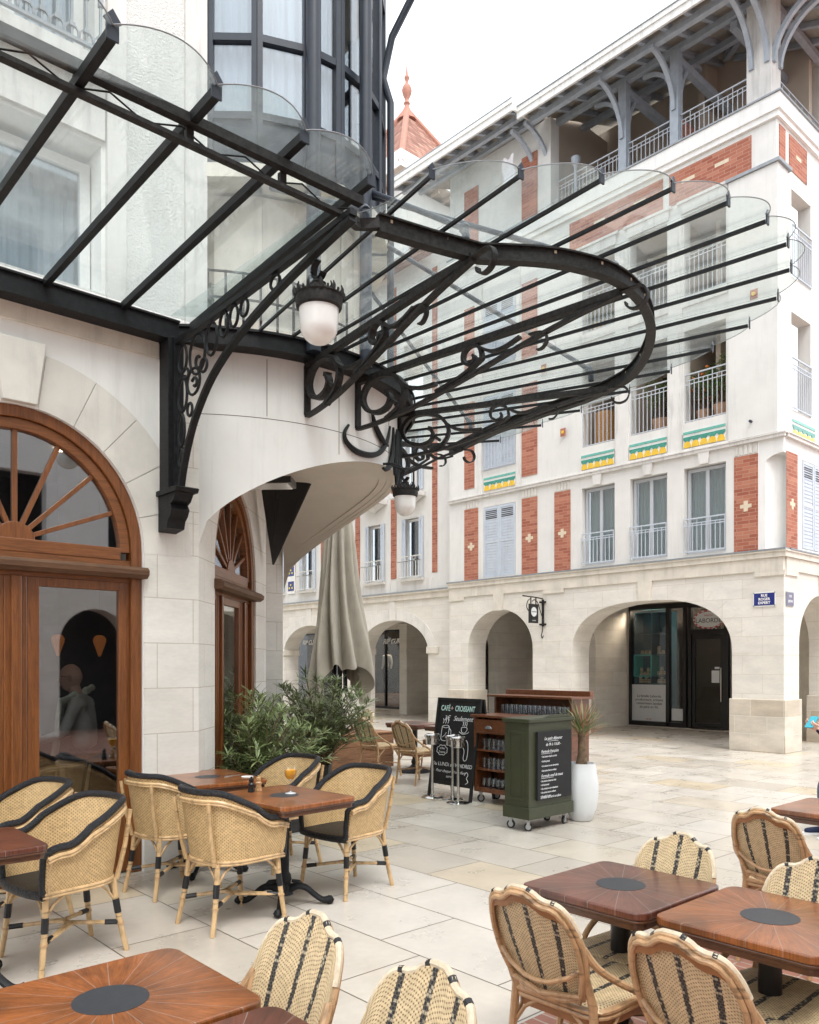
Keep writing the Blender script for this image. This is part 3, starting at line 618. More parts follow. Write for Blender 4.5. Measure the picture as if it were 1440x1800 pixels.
# ================================================================== corner building across the street
bd = thing('arcaded_building', 'white and red brick corner building with a stone arcade, balconies and overhanging timber eaves', 'building')
F = FA(15.03); G = FB(6.42)
AR = [(9.275, 1.875, 1.83, 1.13, 2.5), (13.325, 1.055, 2.0, .98, 2.0)]
AB = [(16.748, 1.055, 2.0, .98, 2.0), (20.1, 1.3, 2.0, .98, 2.0), (23.7, 1.3, 2.0, .98, 2.0)]
m = MB(F); arch_wall(m, 6.42, 15.04, 3.60, AR, -.66, 0); m.build('arcade_wall', 'stone', bd)
m = MB(G); arch_wall(m, 15.692, 27, 3.598, AB, -.66, -.002); m.build('arcade_wall', 'stone', bd)
for c in AR:
    for sk_ in (range(7, 15), range(0, 8)): voussoirs(MB(F), c[0], c[1] + .002, c[2], c[3] + .002, c[4], .34, -.02, .004, 15, skip=sk_, gap=.0015).build('archivolt', 'stone', bd)
m = MB(F); m.box(6.42, 15.04, 3.36, 3.60, 0, .03)
for a, b in ((6.42 - .03, 6.95), (11.35, 11.95), (14.5, 15.04)): m.box(a, b, 3.27, 3.36, 0, .028)
for c in AR: m.prism([(c[0] - .13, 2.955), (c[0] + .13, 2.955), (c[0] + .17, 3.36), (c[0] - .17, 3.36)], 0, .032)
m.box(6.42 - .06, 15.05, 3.602, 3.70, -.66, .06); m.box(6.42 - .08, 15.06, 3.70, 3.73, -.66, .085); m.build('cornice', 'stone_warm', bd)
m = MB(F); m.box(6.35, 15.07, 3.731, 3.76, -.3, .095); m.build('cornice_flashing', 'zinc', bd)
m = MB(G); m.box(15.095, 27, 3.36, 3.598, 0, .028); m.box(15.09, 15.6, 3.27, 3.36, 0, .027); m.box(15.09, 27, 3.603, 3.699, -.6, .058); m.box(15.1, 27, 3.701, 3.729, -.6, .083); m.prism([(16.62, 2.96), (16.88, 2.96), (16.92, 3.36), (16.58, 3.36)], 0, .03); m.build('cornice', 'stone_warm', bd)
m = MB(G); m.box(15.13, 27, 3.732, 3.759, -.3, .093); m.build('cornice_flashing', 'zinc', bd)
m = MB(F)
for a, b in ((6.378, 7.44), (11.11, 12.31), (14.34, 15.06)): MB(F).box(a, b, 0, .98, -.70, .042).build('pier_plinth', 'plinth', bd, bevel=.012)
m = MB(G); m.box(17.763, 18.84, 0, .98, -.70, .04); m.build('pier_plinth', 'plinth', bd, bevel=.012)
# corridor
m = MB(); m.box(15.7, 27.5, 7.09, 30, 3.3, 3.36); m.build('corridor_ceiling', 'soffit', bd)
m = MB(FB(12.2)); arch_wall(m, 15.70, 18.88, 3.3, [(16.58, .87, 2.05, .85, 2)], -.35, 0); m.build('cross_wall', 'stone', bd)
m = MB(FB(15.2)); arch_wall(m, 15.70, 18.88, 3.3, [(16.40, .69, 2.05, .7, 2)], -.35, 0); m.box(17.05, 18.88, 1.98, 2.12, 0, .04); m.build('cross_wall', 'stone', bd)
m = MB(FB(19.75)); m.box(17.75, 18.88, 0, 3.3, -.35, 0); m.box(16.06, 17.75, 2.95, 3.3, -.35, 0); m.box(17.70, 18.88, 1.98, 2.12, 0.001, .04); m.build('cross_wall', 'stone', bd)
FS = FA(18.9)
shopholes = [(7.9, 12.15, .03, 3.2), (12.7, 15.0, .05, 2.75), (16.2, 18.6, .05, 2.75), (20.6, 23.4, .05, 2.86), (24.6, 28.2, .05, 2.86)]
m = MB(FS); wall(m, 7.0, 30, 0, 3.3, shopholes, .12); m.build('shop_wall', 'stone_warm', bd)
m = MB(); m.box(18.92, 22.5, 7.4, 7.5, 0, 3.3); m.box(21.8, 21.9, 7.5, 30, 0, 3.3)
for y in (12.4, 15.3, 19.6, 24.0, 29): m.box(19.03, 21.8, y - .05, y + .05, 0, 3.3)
m.box(19.03, 21.8, 7.5, 29, 3.2, 3.29); m.box(20.3, 20.4, 7.5, 12.35, 0, 3.2); m.build('shop_room', 'cafe_in', bd)  # ceiling, plus an inner partition added to block bright sky showing through the panes
# corner shop front towards the cross street
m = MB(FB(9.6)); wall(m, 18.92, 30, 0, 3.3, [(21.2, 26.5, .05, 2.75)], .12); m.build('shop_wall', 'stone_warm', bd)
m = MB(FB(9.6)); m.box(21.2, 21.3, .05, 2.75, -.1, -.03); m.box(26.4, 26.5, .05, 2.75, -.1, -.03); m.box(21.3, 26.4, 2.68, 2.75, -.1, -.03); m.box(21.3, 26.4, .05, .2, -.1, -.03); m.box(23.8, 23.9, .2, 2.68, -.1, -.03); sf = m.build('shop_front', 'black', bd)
MB(FB(9.6)).box(21.3, 26.4, .2, 2.68, -.075, -.065).build('pane', 'shopglass', sf)
MB(FB(9.6)).box(24.3, 26.3, .2, 1.12, -.062, -.055).build('window_poster', 'poster', sf)
MB(FB(9.6)).box(24.3, 26.3, .60, .63, -.054, -.052).build('red_line', 'red', sf)
text(sf, 'lettering', 'LABORDE', .30, (25.3, 9.6 + .05, .80), (1, 0, 0), (0, 0, 1), 'ink')
text(sf, 'lettering', 'MAISON', .10, (25.3, 9.6 + .05, 1.02), (1, 0, 0), (0, 0, 1), 'ink')
# main shop front (black joinery)
m = MB(FS); K = [(12.10, 12.15), (10.97, 11.06), (10.50, 10.58), (10.36, 10.44), (9.40, 9.50), (7.9, 7.98)]
for a, b in K: m.box(a, b, .03, 3.2, -.10, .02)
m.box(10.58, 10.97, .03, .15, -.1, .02); m.box(10.97, 12.1, .03, .14, -.1, .02); m.box(7.98, 9.4, .03, .14, -.1, .02)
m.box(7.9, 12.15, 3.06, 3.2, -.1, .03); m.box(9.5, 10.36, 2.38, 2.50, -.1, .018); m.box(9.5, 10.36, .02, .05, -.1, .018)
sf = m.build('shop_front', 'black', bd)
m = MB(FS); m.box(11.06, 12.1, .14, 3.06, -.06, -.05); m.box(10.58, 10.97, .15, 3.06, -.06, -.05); m.box(9.5, 10.36, 2.5, 3.06, -.06, -.05); m.box(7.98, 9.4, .14, 3.06, -.06, -.05); m.build('pane', 'shopglass', sf)
m = MB(FS); m.box(10.27, 10.35, .06, 2.37, -.07, -.01); m.box(9.51, 9.60, .06, 2.37, -.07, -.01); m.box(9.60, 10.27, 2.26, 2.37, -.07, -.01); m.box(9.60, 10.27, .06, .18, -.07, -.01); dr = m.build('shop_door', 'black', bd)
MB(FS).box(9.6, 10.27, .18, 2.26, -.045, -.035).build('pane', 'shopglass', dr)
MB(FS).box(9.555, 9.58, .72, 1.55, .015, .04).box(9.555, 9.58, .8, .82, -.01, .016).box(9.555, 9.58, 1.45, 1.47, -.01, .016).build('pull_handle', 'steel', dr)
MB(FS).box(9.64, 9.84, 1.18, 1.48, -.034, -.030).build('paper_notice', 'poster', dr)
MB(FS).box(9.64, 9.76, 1.52, 1.57, -.034, -.030).build('paper_notice', 'poster', dr); MB(FS).box(10.60, 10.93, .2, .5, -.049, -.045).build('paper_notice', 'poster', sf)
MB(FS).box(11.07, 12.09, .15, 1.10, -.049, -.044).build('window_poster', 'poster', sf)
for i, l in enumerate(('La famille Laborde,', 'producteurs, artisans', 'conserveurs landais', 'de père en fils.')):
    text(sf, 'lettering', l, .095, (18.9 + .042, 11.58, .80 - i * .095), (0, -1, 0), (0, 0, 1), 'ink', shear=.15)
text(sf, 'lettering', 'B|B BIO', .05, (18.9 + .042, 11.58, .2), (0, -1, 0), (0, 0, 1), 'red')
def oval(F, ca, cb, ra, rb, c0, c1, n=32): return MB(F).prism([(ca + ra * math.cos(2 * math.pi * k / n), cb + rb * math.sin(2 * math.pi * k / n)) for k in range(n)], c0, c1)
o1 = oval(FS, 9.93, 2.74, .40, .235, -.048, -.040).build('oval_sign_rim', 'red', sf); oval(FS, 9.93, 2.74, .355, .195, -.040, -.036).build('oval_sign_face', 'poster', o1)
m = MB(FS)
for k in range(16):
    a = 2 * math.pi * k / 16; m.prism([(9.93 + .375 * math.cos(a + d) * s_, 2.74 + .215 * math.sin(a + d) * s_) for d, s_ in ((-.09, .96), (.09, .96), (.09, 1.06), (-.09, 1.06))], -.039, -.037)
for k in range(4):
    for j in range(2): m.box(9.72 + k * .05, 9.745 + k * .05, 2.50 - j * .05 - (k % 2) * .03, 2.525 - j * .05 - (k % 2) * .03, -.039, -.037)
m.build('ribbon_border', 'poster', o1)
text(o1, 'lettering', 'LABORDE', .155, (18.9 + .034, 9.93, 2.71), (0, -1, 0), (0, 0, 1), 'ink'); text(o1, 'lettering', 'MAISON', .06, (18.9 + .034, 9.93, 2.84), (0, -1, 0), (0, 0, 1), 'red')
# display shelving behind the glass
def shelf_unit(F, a0, a1, z0, z1, cols, rows, depth, frame_c, label, teal=()):
    q = MB(F)
    for k in range(cols + 1): a = a0 + (a1 - a0) * k / cols; q.box(a - .012, a + .012, z0, z1, -depth, -.16)
    for k in range(rows + 1): z = z0 + (z1 - z0) * k / rows; q.box(a0, a1, z - .012, z + .012, -depth, -.16)
    q.box(a0, a1, z0, z1, -depth - .02, -depth); u = q.build('display_shelf', frame_c); tag(u, label, 'shelf')
    if teal:
        i, j = teal; q = MB(F); w = (a1 - a0) / cols; h = (z1 - z0) / rows; p, z = a0 + i * w, z0 + j * h
        q.box(p - .02, p + .02, z, z + h, -depth, -.14); q.box(p + w - .02, p + w + .02, z, z + h, -depth, -.14); q.box(p, p + w, z - .02, z + .02, -depth, -.14); q.box(p, p + w, z + h - .02, z + h + .02, -depth, -.14); q.build('niche_box', 'teal', u)
    return u
shelf_unit(FS, 11.08, 12.08, .2, 3.0, 2, 5, .55, 'navy_shelf', 'navy display shelving with a teal niche behind the shop window', teal=(1, 2))
shelf_unit(FS, 12.8, 14.9, .2, 2.6, 4, 5, .55, 'navy_shelf', 'navy wine shelving seen through the arched cross wall')
proto = {}
def jar(x, y, z, lab, grp, kind='jar', s=1.0):
    if kind not in proto:
        if kind == 'jar':
            o = MB().lathe([(0, 0), (.042, 0), (.045, .01), (.045, .07), (.035, .085), (0, .085)], n=12).build('jar', 'jar', smooth=True)
            MB().lathe([(0, .085), (.04, .085), (.04, .105), (0, .105)], n=12).build('lid', 'jarlid', o)
            MB().lathe([(.0455, .02), (.0462, .02), (.0462, .062), (.0455, .062)], n=12).build('paper_label', 'jarlid', o)
        else:
            o = MB().lathe([(0, 0), (.037, 0), (.038, .01), (.038, .19), (.015, .24), (.014, .30), (0, .30)], n=12).build('bottle', 'bottle', smooth=True)
            MB().lathe([(.0385, .06), (.0390, .06), (.0390, .14), (.0385, .14)], n=12).build('paper_label', 'jarlid', o)
        proto[kind] = o; c = o
    else: c = dup(proto[kind])
    c.location = (x, y, z); tag(c, lab, kind, grp); return c
zr = [.2 + .56 * k + .013 for k in range(6)]
def jars(ys, z, lab, grp, x=19.22, top=0):
    for i, y in enumerate(ys):
        jar(x, y, z, lab, grp)
        if i % 2 == top: jar(x + .0, y, z + .107, lab, grp)
jars([11.95, 11.83, 11.71, 11.64], zr[3], 'preserve jar in the row on top of the teal niche behind the shop window', 'jars above the teal niche', top=5)
jars([11.97, 11.86, 11.76, 11.66], zr[2] - .002 + .0 - .56 * 0 - .0, 'preserve jar inside the teal niche behind the shop window', 'jars inside the teal niche')
jars([11.45, 11.36, 11.27, 11.18], zr[2] + .02, 'small jar stacked on the navy shelf to the right of the teal niche', 'jars right of the teal niche', top=1)
jars([11.45, 11.33, 11.2], zr[3], 'preserve jar on the navy shelf high at the right of the shop window', 'jars at the top right shelf', top=0)
jars([12.0, 11.92, 11.82, 11.73, 11.65, 11.45, 11.36, 11.27, 11.18], zr[1] + .36, 'preserve jar in the lowest row just above the window poster', 'jars just above the poster')
MB(FS).box(11.07, 12.1, zr[1] + .33, zr[1] + .358, -.5, -.18).build('shelf_board', 'navy_shelf', bpy.data.objects['display_shelf'])
zr2 = [.2 + .48 * k + .013 for k in range(6)]
for k, z in enumerate(zr2[:5]):
    for j in range(9):
        y = 14.75 - j * .22
        if k < 2: jar(19.2, y, z, 'dark wine bottle on the lower shelves seen through the cross wall arch', 'bottles in the second shop window', 'bottle')
        else: jar(19.2, y, z, 'small preserve jar on the upper shelves seen through the cross wall arch', 'jars in the second shop window')
m = MB(FS)
for a, b, c, d in ((12.7, 12.76, .05, 2.75), (14.94, 15.0, .05, 2.75), (13.8, 13.86, .05, 2.75), (12.76, 14.94, 2.69, 2.75), (12.76, 14.94, .05, .12)): m.box(a, b, c, d, -.09, .01)
w2 = m.build('shop_window', 'black', bd); MB(FS).box(12.76, 14.94, .12, 2.69, -.05, -.042).build('pane', 'shopglass', w2); MB(FS).box(12.77, 14.9, .13, 1.05, -.040, -.035).build('window_poster', 'poster', w2); MB(FS).box(12.8, 14.9, .66, .70, -.034, -.032).build('red_line', 'red', w2)
m = MB(FS)
for a, b, c, d in ((16.2, 16.27, .05, 2.75), (18.53, 18.6, .05, 2.75), (17.4, 17.47, .05, 2.75), (16.27, 18.53, 2.68, 2.75), (16.27, 18.53, .05, .15), (16.27, 18.53, .95, 1.0)): m.box(a, b, c, d, -.09, .01)
w2 = m.build('shop_window', 'black', bd); MB(FS).box(16.27, 18.53, .15, 2.68, -.05, -.042).build('pane', 'shopglass', w2)
for (a0, a1) in ((20.6, 23.4), (24.6, 28.2)):
    m = MB(FS)
    for a, b, c, d in ((a0, a0 + .07, .05, 2.86), (a1 - .07, a1, .05, 2.86), (a0 + 1.55, a0 + 1.6, .05, 2.86), (a0 + .07, a1 - .07, 2.80, 2.86), (a0 + .07, a1 - .07, .05, .14)): m.box(a, b, c, d, -.09, .01)
    w2 = m.build('shop_window', 'black', bd); MB(FS).box(a0 + .07, a1 - .07, .14, 2.80, -.05, -.042).build('pane', 'shopglass', w2)
    text(w2, 'lettering', 'RIP CURL', .25, (18.9 - .02 + .0, (a0 + 1.15 if a0 < 22 else a0 + 2.2), 2.44 if a0 < 22 else 2.5), (0, -1, 0), (0, 0, 1), 'white_paint', shear=.35, bold=.006)
m = MB(FS); m.box(20.7, 23.3, .1, .55, -1.1, -.25); m.build('display_plinth', 'crate').location.x += 0; tag(bpy.data.objects['display_plinth'], 'low wooden display plinth in the clothes shop window', 'plinth')
m = MB(FS); m.box(21.2, 21.75, .55, .80, -.9, -.5); tag(m.build('folded_clothes_box', 'board_w'), 'pale display box between the two mannequins in the clothes shop window', 'box')
for (y0, z0, lab) in ((21.0, 1.0, 'rail of dark and tan clothes at the right of the clothes shop window'), (25.2, 1.0, 'rail of dark clothes deep in the left arch of the clothes shop')):
    cr = thing('clothes_rail', lab, 'clothes rail')
    MB().tube([(20.3, y0 - .2, 2.1), (20.3, y0 + 1.6, 2.1)], .02, 6).tube([(20.3, y0 - .2, 0), (20.3, y0 - .2, 2.1)], .02, 6).tube([(20.3, y0 + 1.6, 0), (20.3, y0 + 1.6, 2.1)], .02, 6).build('rail', 'steel', cr)
    for k in range(12): MB(lambda a, b, c: (20.3 + a, y0 + k * .125 + c, b)).prism([(-.22, 1.2), (.22, 1.2), (.24, 1.8), (.10, 2.0), (-.10, 2.0), (-.24, 1.8)], 0, .06).build('garment', ('navy', 'khaki', 'greycloth', 'crate', 'jean', 'goldrib', 'navy')[k % 7], cr)
# ------- first floor to loggia, street facade
W1 = [(7.52, 8.40), (8.77, 9.64), (10.02, 10.87)]
h1 = [(a, b, 3.83, 5.55) for a, b in W1] + [(12.80, 13.85, 3.80, 5.55)]
h2 = [(a, b, 6.46, 8.30) for a, b in W1] + [(12.80, 13.85, 6.46, 8.3)]
h3 = [(a, b, 8.97, 10.62) for a, b in W1] + [(12.80, 13.85, 8.97, 10.62)]
m = MB(F); wall(m, 6.89, 15.04, 3.76, 5.86, h1, .22); m.build('first_floor_wall', 'render', bd)
m = MB(F); wall(m, 6.55, 15.04, 5.86, 11.8, h2 + h3, .25); m.box(14.9, 15.035, 3.76, 13.6, -.5, -.002); m.build('upper_wall', 'render', bd)
m = MB(FB(6.55)); wall(m, 15.03, 27, 5.862, 11.8, [(15.66, 16.55, 6.46, 8.3), (15.66, 16.55, 8.97, 10.62), (18, 19, 6.46, 8.3)], .25); m.build('upper_wall', 'render', bd)
m = MB(G); wall(m, 15.12, 27, 3.76, 5.86, [(15.84, 16.9, 3.82, 5.5)], .2); m.build('first_floor_wall', 'render', bd)
m = MB(F); m.box(6.38, 15.05, 5.80, 5.86, 0, .06); m.box(6.36, 15.06, 5.861, 5.885, -.3, .08); m.build('string_course', 'dirtywhite', bd)
m = MB(G); m.box(15.095, 27, 5.801, 5.859, -.12, .058); m.box(15.115, 27, 5.862, 5.884, -.3, .078); m.build('string_course', 'dirtywhite', bd)
# corner niche block: boolean cut, arched head
cb = MB(); cb.box(15.032, 15.6, 6.422, 6.888, 3.76, 5.80); cbo = cb.build('corner_niche', 'white', bd)
cu = MB(lambda a, b, c: (15.03 + T2 * (a - c), 6.42 + T2 * (-a - c), b)); hwn = .30
pts = [(hwn * -math.cos(math.pi * k / 16), 5.22 + .30 * math.sin(math.pi * k / 16)) for k in range(17)]; cu.prism([(-hwn, 3.70)] + pts + [(hwn, 3.70)], -.24, .5)
cuo = cu.build('cutter', 'white'); bm_ = cbo.modifiers.new('b', 'BOOLEAN'); bm_.object = cuo; bm_.solver = 'EXACT'
me = bpy.data.meshes.new_from_object(cbo.evaluated_get(bpy.context.evaluated_depsgraph_get())); cbo.modifiers.clear(); cbo.data = me; bpy.data.objects.remove(cuo)
def cross(parent, F, a, z, c=.012):
    MB(F).box(a - .11, a + .11, z - .035, z + .035, c, c + .006).box(a - .04, a + .04, z + .035, z + .10, c, c + .006).box(a - .04, a + .04, z - .10, z - .035, c, c + .006).build('cream_cross', 'cross', parent)
for (a, b) in ((6.894, 7.356), (11.18, 11.63), (12.13, 12.60), (14.02, 14.50)):
    p = MB(F).box(a, b, 3.765, 5.58, .001, .012).build('brick_panel', 'brick', bd); cross(p, F, (a + b) / 2, 4.62)
    m = MB(F)
    for k in range(5): x = a + (b - a) * (k + .5) / 5; m.box(x - .03, x + .03, 5.60, 5.78, .001, .014)
    m.build('fluting', 'stone_plain', bd)
p = MB(G).box(15.13, 15.60, 3.765, 5.55, .001, .012).build('brick_panel', 'brick', bd); cross(p, G, 15.37, 4.6)
for (a, b, z0, z1) in ((7.02, 8.72, 10.93, 11.58), (8.86, 11.2, 10.93, 11.58), (12.13, 12.6, 6.1, 8.3), (12.13, 12.6, 8.9, 10.7), (12.13, 12.6, 12.2, 13.7), (14.02, 14.5, 6.1, 8.3), (14.02, 14.5, 8.9, 10.7), (14.02, 14.5, 12.2, 13.7)):
    p = MB(F).box(a, b, z0, z1, .001, .014).build('brick_panel', 'brick', bd)
    if z0 == 10.93:
        q = MB(F)
        for x in ((7.6, 8.3) if a < 8 else (9.4, 10.4)): q.box(x - .14, x + .14, 11.28, 11.35, .014, .02)
        q.build('cream_bar', 'cross', p)
for (a, b, z0, z1) in ((15.12, 15.38, 10.95, 11.6), (15.55, 16.35, 10.95, 11.6)):
    MB(FB(6.55)).box(a, b, z0, z1, .001, .014).build('brick_panel', 'brick', bd)
MB(FB(6.55)).box(15.84, 16.06, 11.25, 11.32, .015, .02).build('cream_bar', 'cross', bd)
m = MB(F)
for a, b in ((8.43, 8.74), (9.67, 9.99)): m.box(a, b, 5.89, 10.62, .001, .035)
for a, b in W1: m.box(a - .05, b + .05, 10.66, 10.86, .001, .04); m.box(a - .12, b + .12, 10.86, 10.91, .001, .07); m.box(a - .05, b + .05, 8.78, 8.96, .001, .03); m.box(a - .07, b + .07, 5.89, 5.93, .001, .04)
for a, b in W1: ce = (a + b) / 2; m.prism([(ce - .09, 5.57), (ce + .09, 5.57), (ce + .12, 5.80), (ce - .12, 5.80)], .001, .05)
for a in (12.65, 13.88, 14.0): m.box(a, a + .12, 5.89, 11.6, .001, .03)
m.build('facade_trim', 'dirtywhite', bd)
m = MB(); m.box(14.98, 15.42, 6.51, 7.45, 5.9, 10.84); m.build('corner_pier_block', 'render', bd)
m = MB(); m.box(14.94, 15.50, 6.46, 7.49, 10.842, 10.90); m.build('pier_cap', 'zinc', bd)
def tiles(F, a, b, z0, c):
    base = MB(F).box(a, b, z0, z0 + .32, .001, c).build('tile_frieze', 'white', bd)
    MB(F).box(a, b, z0 + .27, z0 + .32, c, c + .012).build('mint_band', 'mint_tile', base)
    n = 5; w = (b - a) / n; q = MB(F); y = MB(F)
    for k in range(n):
        ce = a + w * (k + .5); y.prism([(ce - w * .42, z0 + .0)] + [(ce - w * .44 * math.cos(math.pi * j / 14), z0 + .01 + .115 * sup(math.cos(math.pi * j / 14), 2.4)) for j in range(15)] + [(ce + w * .42, z0)], c, c + .016)
    N_ = 24; top = [(a + (b - a) * j / N_, z0 + .215) for j in range(N_ + 1)]; bot = [(a + (b - a) * j / N_, z0 + .12 + .05 * math.cos(2 * math.pi * n * j / N_)) for j in range(N_ + 1)]
    for j in range(N_): q.prism([bot[j], bot[j + 1], top[j + 1], top[j]], c, c + .012)
    q.build('green_wave', 'green_tile', base); y.build('yellow_scallops', 'yellow_tile', base)
for a, b in W1 + [(12.79, 13.81)]: tiles(F, a, b, 5.95, .02)
tiles(FB(6.55), 15.66, 16.7, 5.95, .02)
for a, b in W1:
    window(bd, F, a + .02, b - .02, 3.85, 5.53, .18, 1)
    railing(bd, F, a + .01, b - .01, 3.86, .66, .03, .1, .006, 'shutter', rows=(0, .09, .14))
def shutter(parent, F, a, b, z0, z1, c, op=True):
    q = MB(F); q.box(a, b, z0, z1, c, c + .02)
    for s in (a, b - .05): q.box(s, s + .05, z0, z1, c + .02, c + .035)
    for z in (z0, (z0 + z1) / 2 - .03, z1 - .06): q.box(a + .05, b - .05, z, z + .06, c + .02, c + .034)
    n = int((z1 - z0) / .075)
    for k in range(n):
        z = z0 + .07 + k * (z1 - z0 - .12) / n; q.box(a + .055, b - .055, z, z + .048, c + .02, c + .028)
    s_ = q.build('shutter', 'shutter', parent); q = MB(F)
    for k in range(5): z = z1 - .12 - k * .045; q.box(a + .07, b - .07, z, z + .022, c + .0285, c + .030)
    q.build('louvre_gaps', 'ink', s_)
for z0, z1 in ((3.80, 5.54), (6.47, 8.28), (8.98, 10.6)):
    shutter(bd, F, 12.81, 13.32, z0, z1, -.03); shutter(bd, F, 13.33, 13.84, z0, z1, -.03)
    if z0 > 5: railing(bd, F, 12.80, 13.85, z0 + .01, .9, .05, .1, .006)
shutter(bd, G, 15.86, 16.37, 3.83, 5.49, -.03); shutter(bd, G, 16.39, 16.89, 3.83, 5.49, -.03)
# loggias of the second and third floors: deep rooms behind railings
for a, b in W1:
    for z0, z1 in ((6.46, 8.3), (8.97, 10.62)):
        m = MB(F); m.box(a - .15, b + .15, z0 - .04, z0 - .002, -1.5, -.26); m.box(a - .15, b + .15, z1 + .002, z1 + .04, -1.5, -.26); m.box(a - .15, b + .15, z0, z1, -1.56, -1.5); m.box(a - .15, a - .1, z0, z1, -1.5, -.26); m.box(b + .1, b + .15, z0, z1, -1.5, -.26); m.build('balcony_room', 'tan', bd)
        MB(F).box(a - .08, b + .08, z0, z0 + 1.6, -1.49, -1.46).build('balcony_door', 'dark', bd)
        railing(bd, F, a + .01, b - .01, z0 + .02, .95, -.04, .1, .007)
for z0, z1 in ((6.46, 8.3), (8.97, 10.62)):
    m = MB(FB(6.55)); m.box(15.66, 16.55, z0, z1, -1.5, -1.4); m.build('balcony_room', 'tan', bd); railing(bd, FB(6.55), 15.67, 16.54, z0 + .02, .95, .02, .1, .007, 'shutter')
for a, z in ((11.35, 6.9), (6.95, 8.55), (11.9, 8.5)):
    p = MB(F).box(a - .07, a + .07, z - .09, z + .09, .051, .062).build('red_tile', 'brick', bd); MB(F).lathe([(0, 0)], n=3) if False else None
    oval(F, a, z, .035, .035, .062, .085, 12).build('yellow_boss', 'yellow_tile', p)
MB(F).tube([(7.0, 6.18, .0), (7.0, 6.18, .12)], .025, 8).build('spout', 'slate_metal', bd)
# top slab, loggia, roof
m = MB(); m.box(14.93, 18, 6.45, 15.05, 11.79, 12.08); m.box(18, 27, 6.45, 6.8, 11.79, 12.08); m.build('loggia_slab', 'white', bd)
m = MB(); m.box(14.90, 18.0, 6.42, 15.04, 12.081, 12.11); m.box(18.0, 27, 6.42, 6.8, 12.081, 12.11); m.build('slab_flashing', 'zinc', bd)
m = MB(); m.box(14.97, 15.2, 6.49, 15.045, 11.68, 11.79); m.box(15.2, 27, 6.49, 6.7, 11.68, 11.79); m.build('slab_moulding', 'white', bd)
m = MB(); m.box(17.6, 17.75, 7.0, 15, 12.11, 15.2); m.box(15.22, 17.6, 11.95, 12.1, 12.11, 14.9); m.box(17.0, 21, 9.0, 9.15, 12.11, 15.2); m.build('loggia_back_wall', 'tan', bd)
m = MB(); m.box(15.04, 15.35, 11.75, 12.15, 12.11, 14.3); m.box(15.04, 15.25, 12.15, 15.03, 12.11, 14.3); m.build('attic_wall', 'render', bd)
m = MB(); m.box(15.25, 15.66, 6.75, 7.22, 12.11, 14.35); m.build('corner_pier', 'dirtywhite', bd)
m = MB(); m.box(18.0, 18.45, 6.9, 7.3, 12.11, 14.35); m.build('corner_pier', 'render', bd)
MB(FB(9.0)).box(15.9, 16.6, 12.11, 13.3, .0, .03).build('brick_panel', 'brick', bd)
MB(FB(9.0)).box(18.6, 19.6, 12.11, 14.3, .0, .03).build('brick_panel', 'brick', bd)
def brace(y, x0, z0, x1, z1, w=.1, t=.07, axis='x'):
    pts = []
    for k in range(13):
        t_ = k / 12; x = x0 + (x1 - x0) * (1 - math.cos(t_ * math.pi / 2)); z = z0 + (z1 - z0) * math.sin(t_ * math.pi / 2)
        pts.append((x, y, z) if axis == 'x' else (y, x, z))
    return MB().strip(pts, t, w, up=(0, 1, 0) if axis == 'x' else (1, 0, 0)) if False else MB().tube(pts, w * .5, 4)
def post(y):
    m = MB(); m.box(15.22, 15.40, y - .095, y + .095, 12.11, 14.25); m.box(15.19, 15.43, y - .125, y + .125, 12.11, 12.3); p = m.build('loggia_post', 'bluegrey', bd)
    brace(y, 15.22, 13.0, 14.35, 13.88, .12).build('brace', 'bluegrey', p); brace(y, 15.4, 13.0, 16.3, 14.35, .12).build('brace', 'bluegrey', p)
    brace(15.31, y + .1, 13.4, y + .75, 14.1, .1, axis='y').build('brace', 'bluegrey', p)
for y in (8.73, 9.96): post(y)
for y in (6.82, 7.12, 11.9, 12.3): brace(y, 15.24, 12.95, 14.3, 13.9, .12).build('eave_brace', 'bluegrey', bd)
for x in (15.34, 15.6): brace(x, 6.74, 12.95, 5.8, 13.9, .12, axis='y').build('eave_brace', 'bluegrey', bd)
railing(bd, FA(15.32), 7.23, 8.62, 12.11, .78, 0, .1, .007); railing(bd, FA(15.32), 8.83, 9.86, 12.11, .78, 0, .1, .007); railing(bd, FA(15.32), 10.06, 11.74, 12.11, .78, 0, .1, .007)
railing(bd, FB(6.85), 15.67, 17.98, 12.11, .78, 0, .1, .007)
SL = .36
def rz_(x): return 14.02 + (x - 14.1) * SL
m = MB(); A = (14.1, 5.5); top = [(14.1, 5.5), (14.1, 11.9), (19.3, 11.9), (19.3, 10.7)]; bt = [(14.1, 5.5), (27, 5.5), (27, 10.7), (19.3, 10.7)]
m.add([(x, y, rz_(x) + d) for d in (0, .07) for x, y in top], [(0, 1, 2, 3), (4, 5, 6, 7), (0, 1, 5, 4), (1, 2, 6, 5)])
m.add([(x, y, 14.02 + (y - 5.5) * SL + d) for d in (0, .07) for x, y in bt], [(0, 1, 2, 3), (4, 5, 6, 7), (0, 1, 5, 4)]); m.build('roof', 'roofboard', bd)
m = MB(); m.add([(x, y, 14.18 + (x - 13.95) * SL + d) for d in (0, .07) for x, y in ((13.95, 11.95), (13.95, 16.2), (19.3, 16.2), (19.3, 11.95))], [(0, 1, 2, 3), (4, 5, 6, 7), (0, 1, 5, 4), (0, 4, 7, 3), (1, 2, 6, 5)]); m.build('roof', 'roofboard', bd)
m = MB(); m.box(14.05, 14.098, 5.45, 11.93, 13.88, 14.10); m.box(14.10, 27, 5.45, 5.498, 13.88, 14.10); m.box(14.02, 14.05, 5.42, 11.93, 14.02, 14.12)
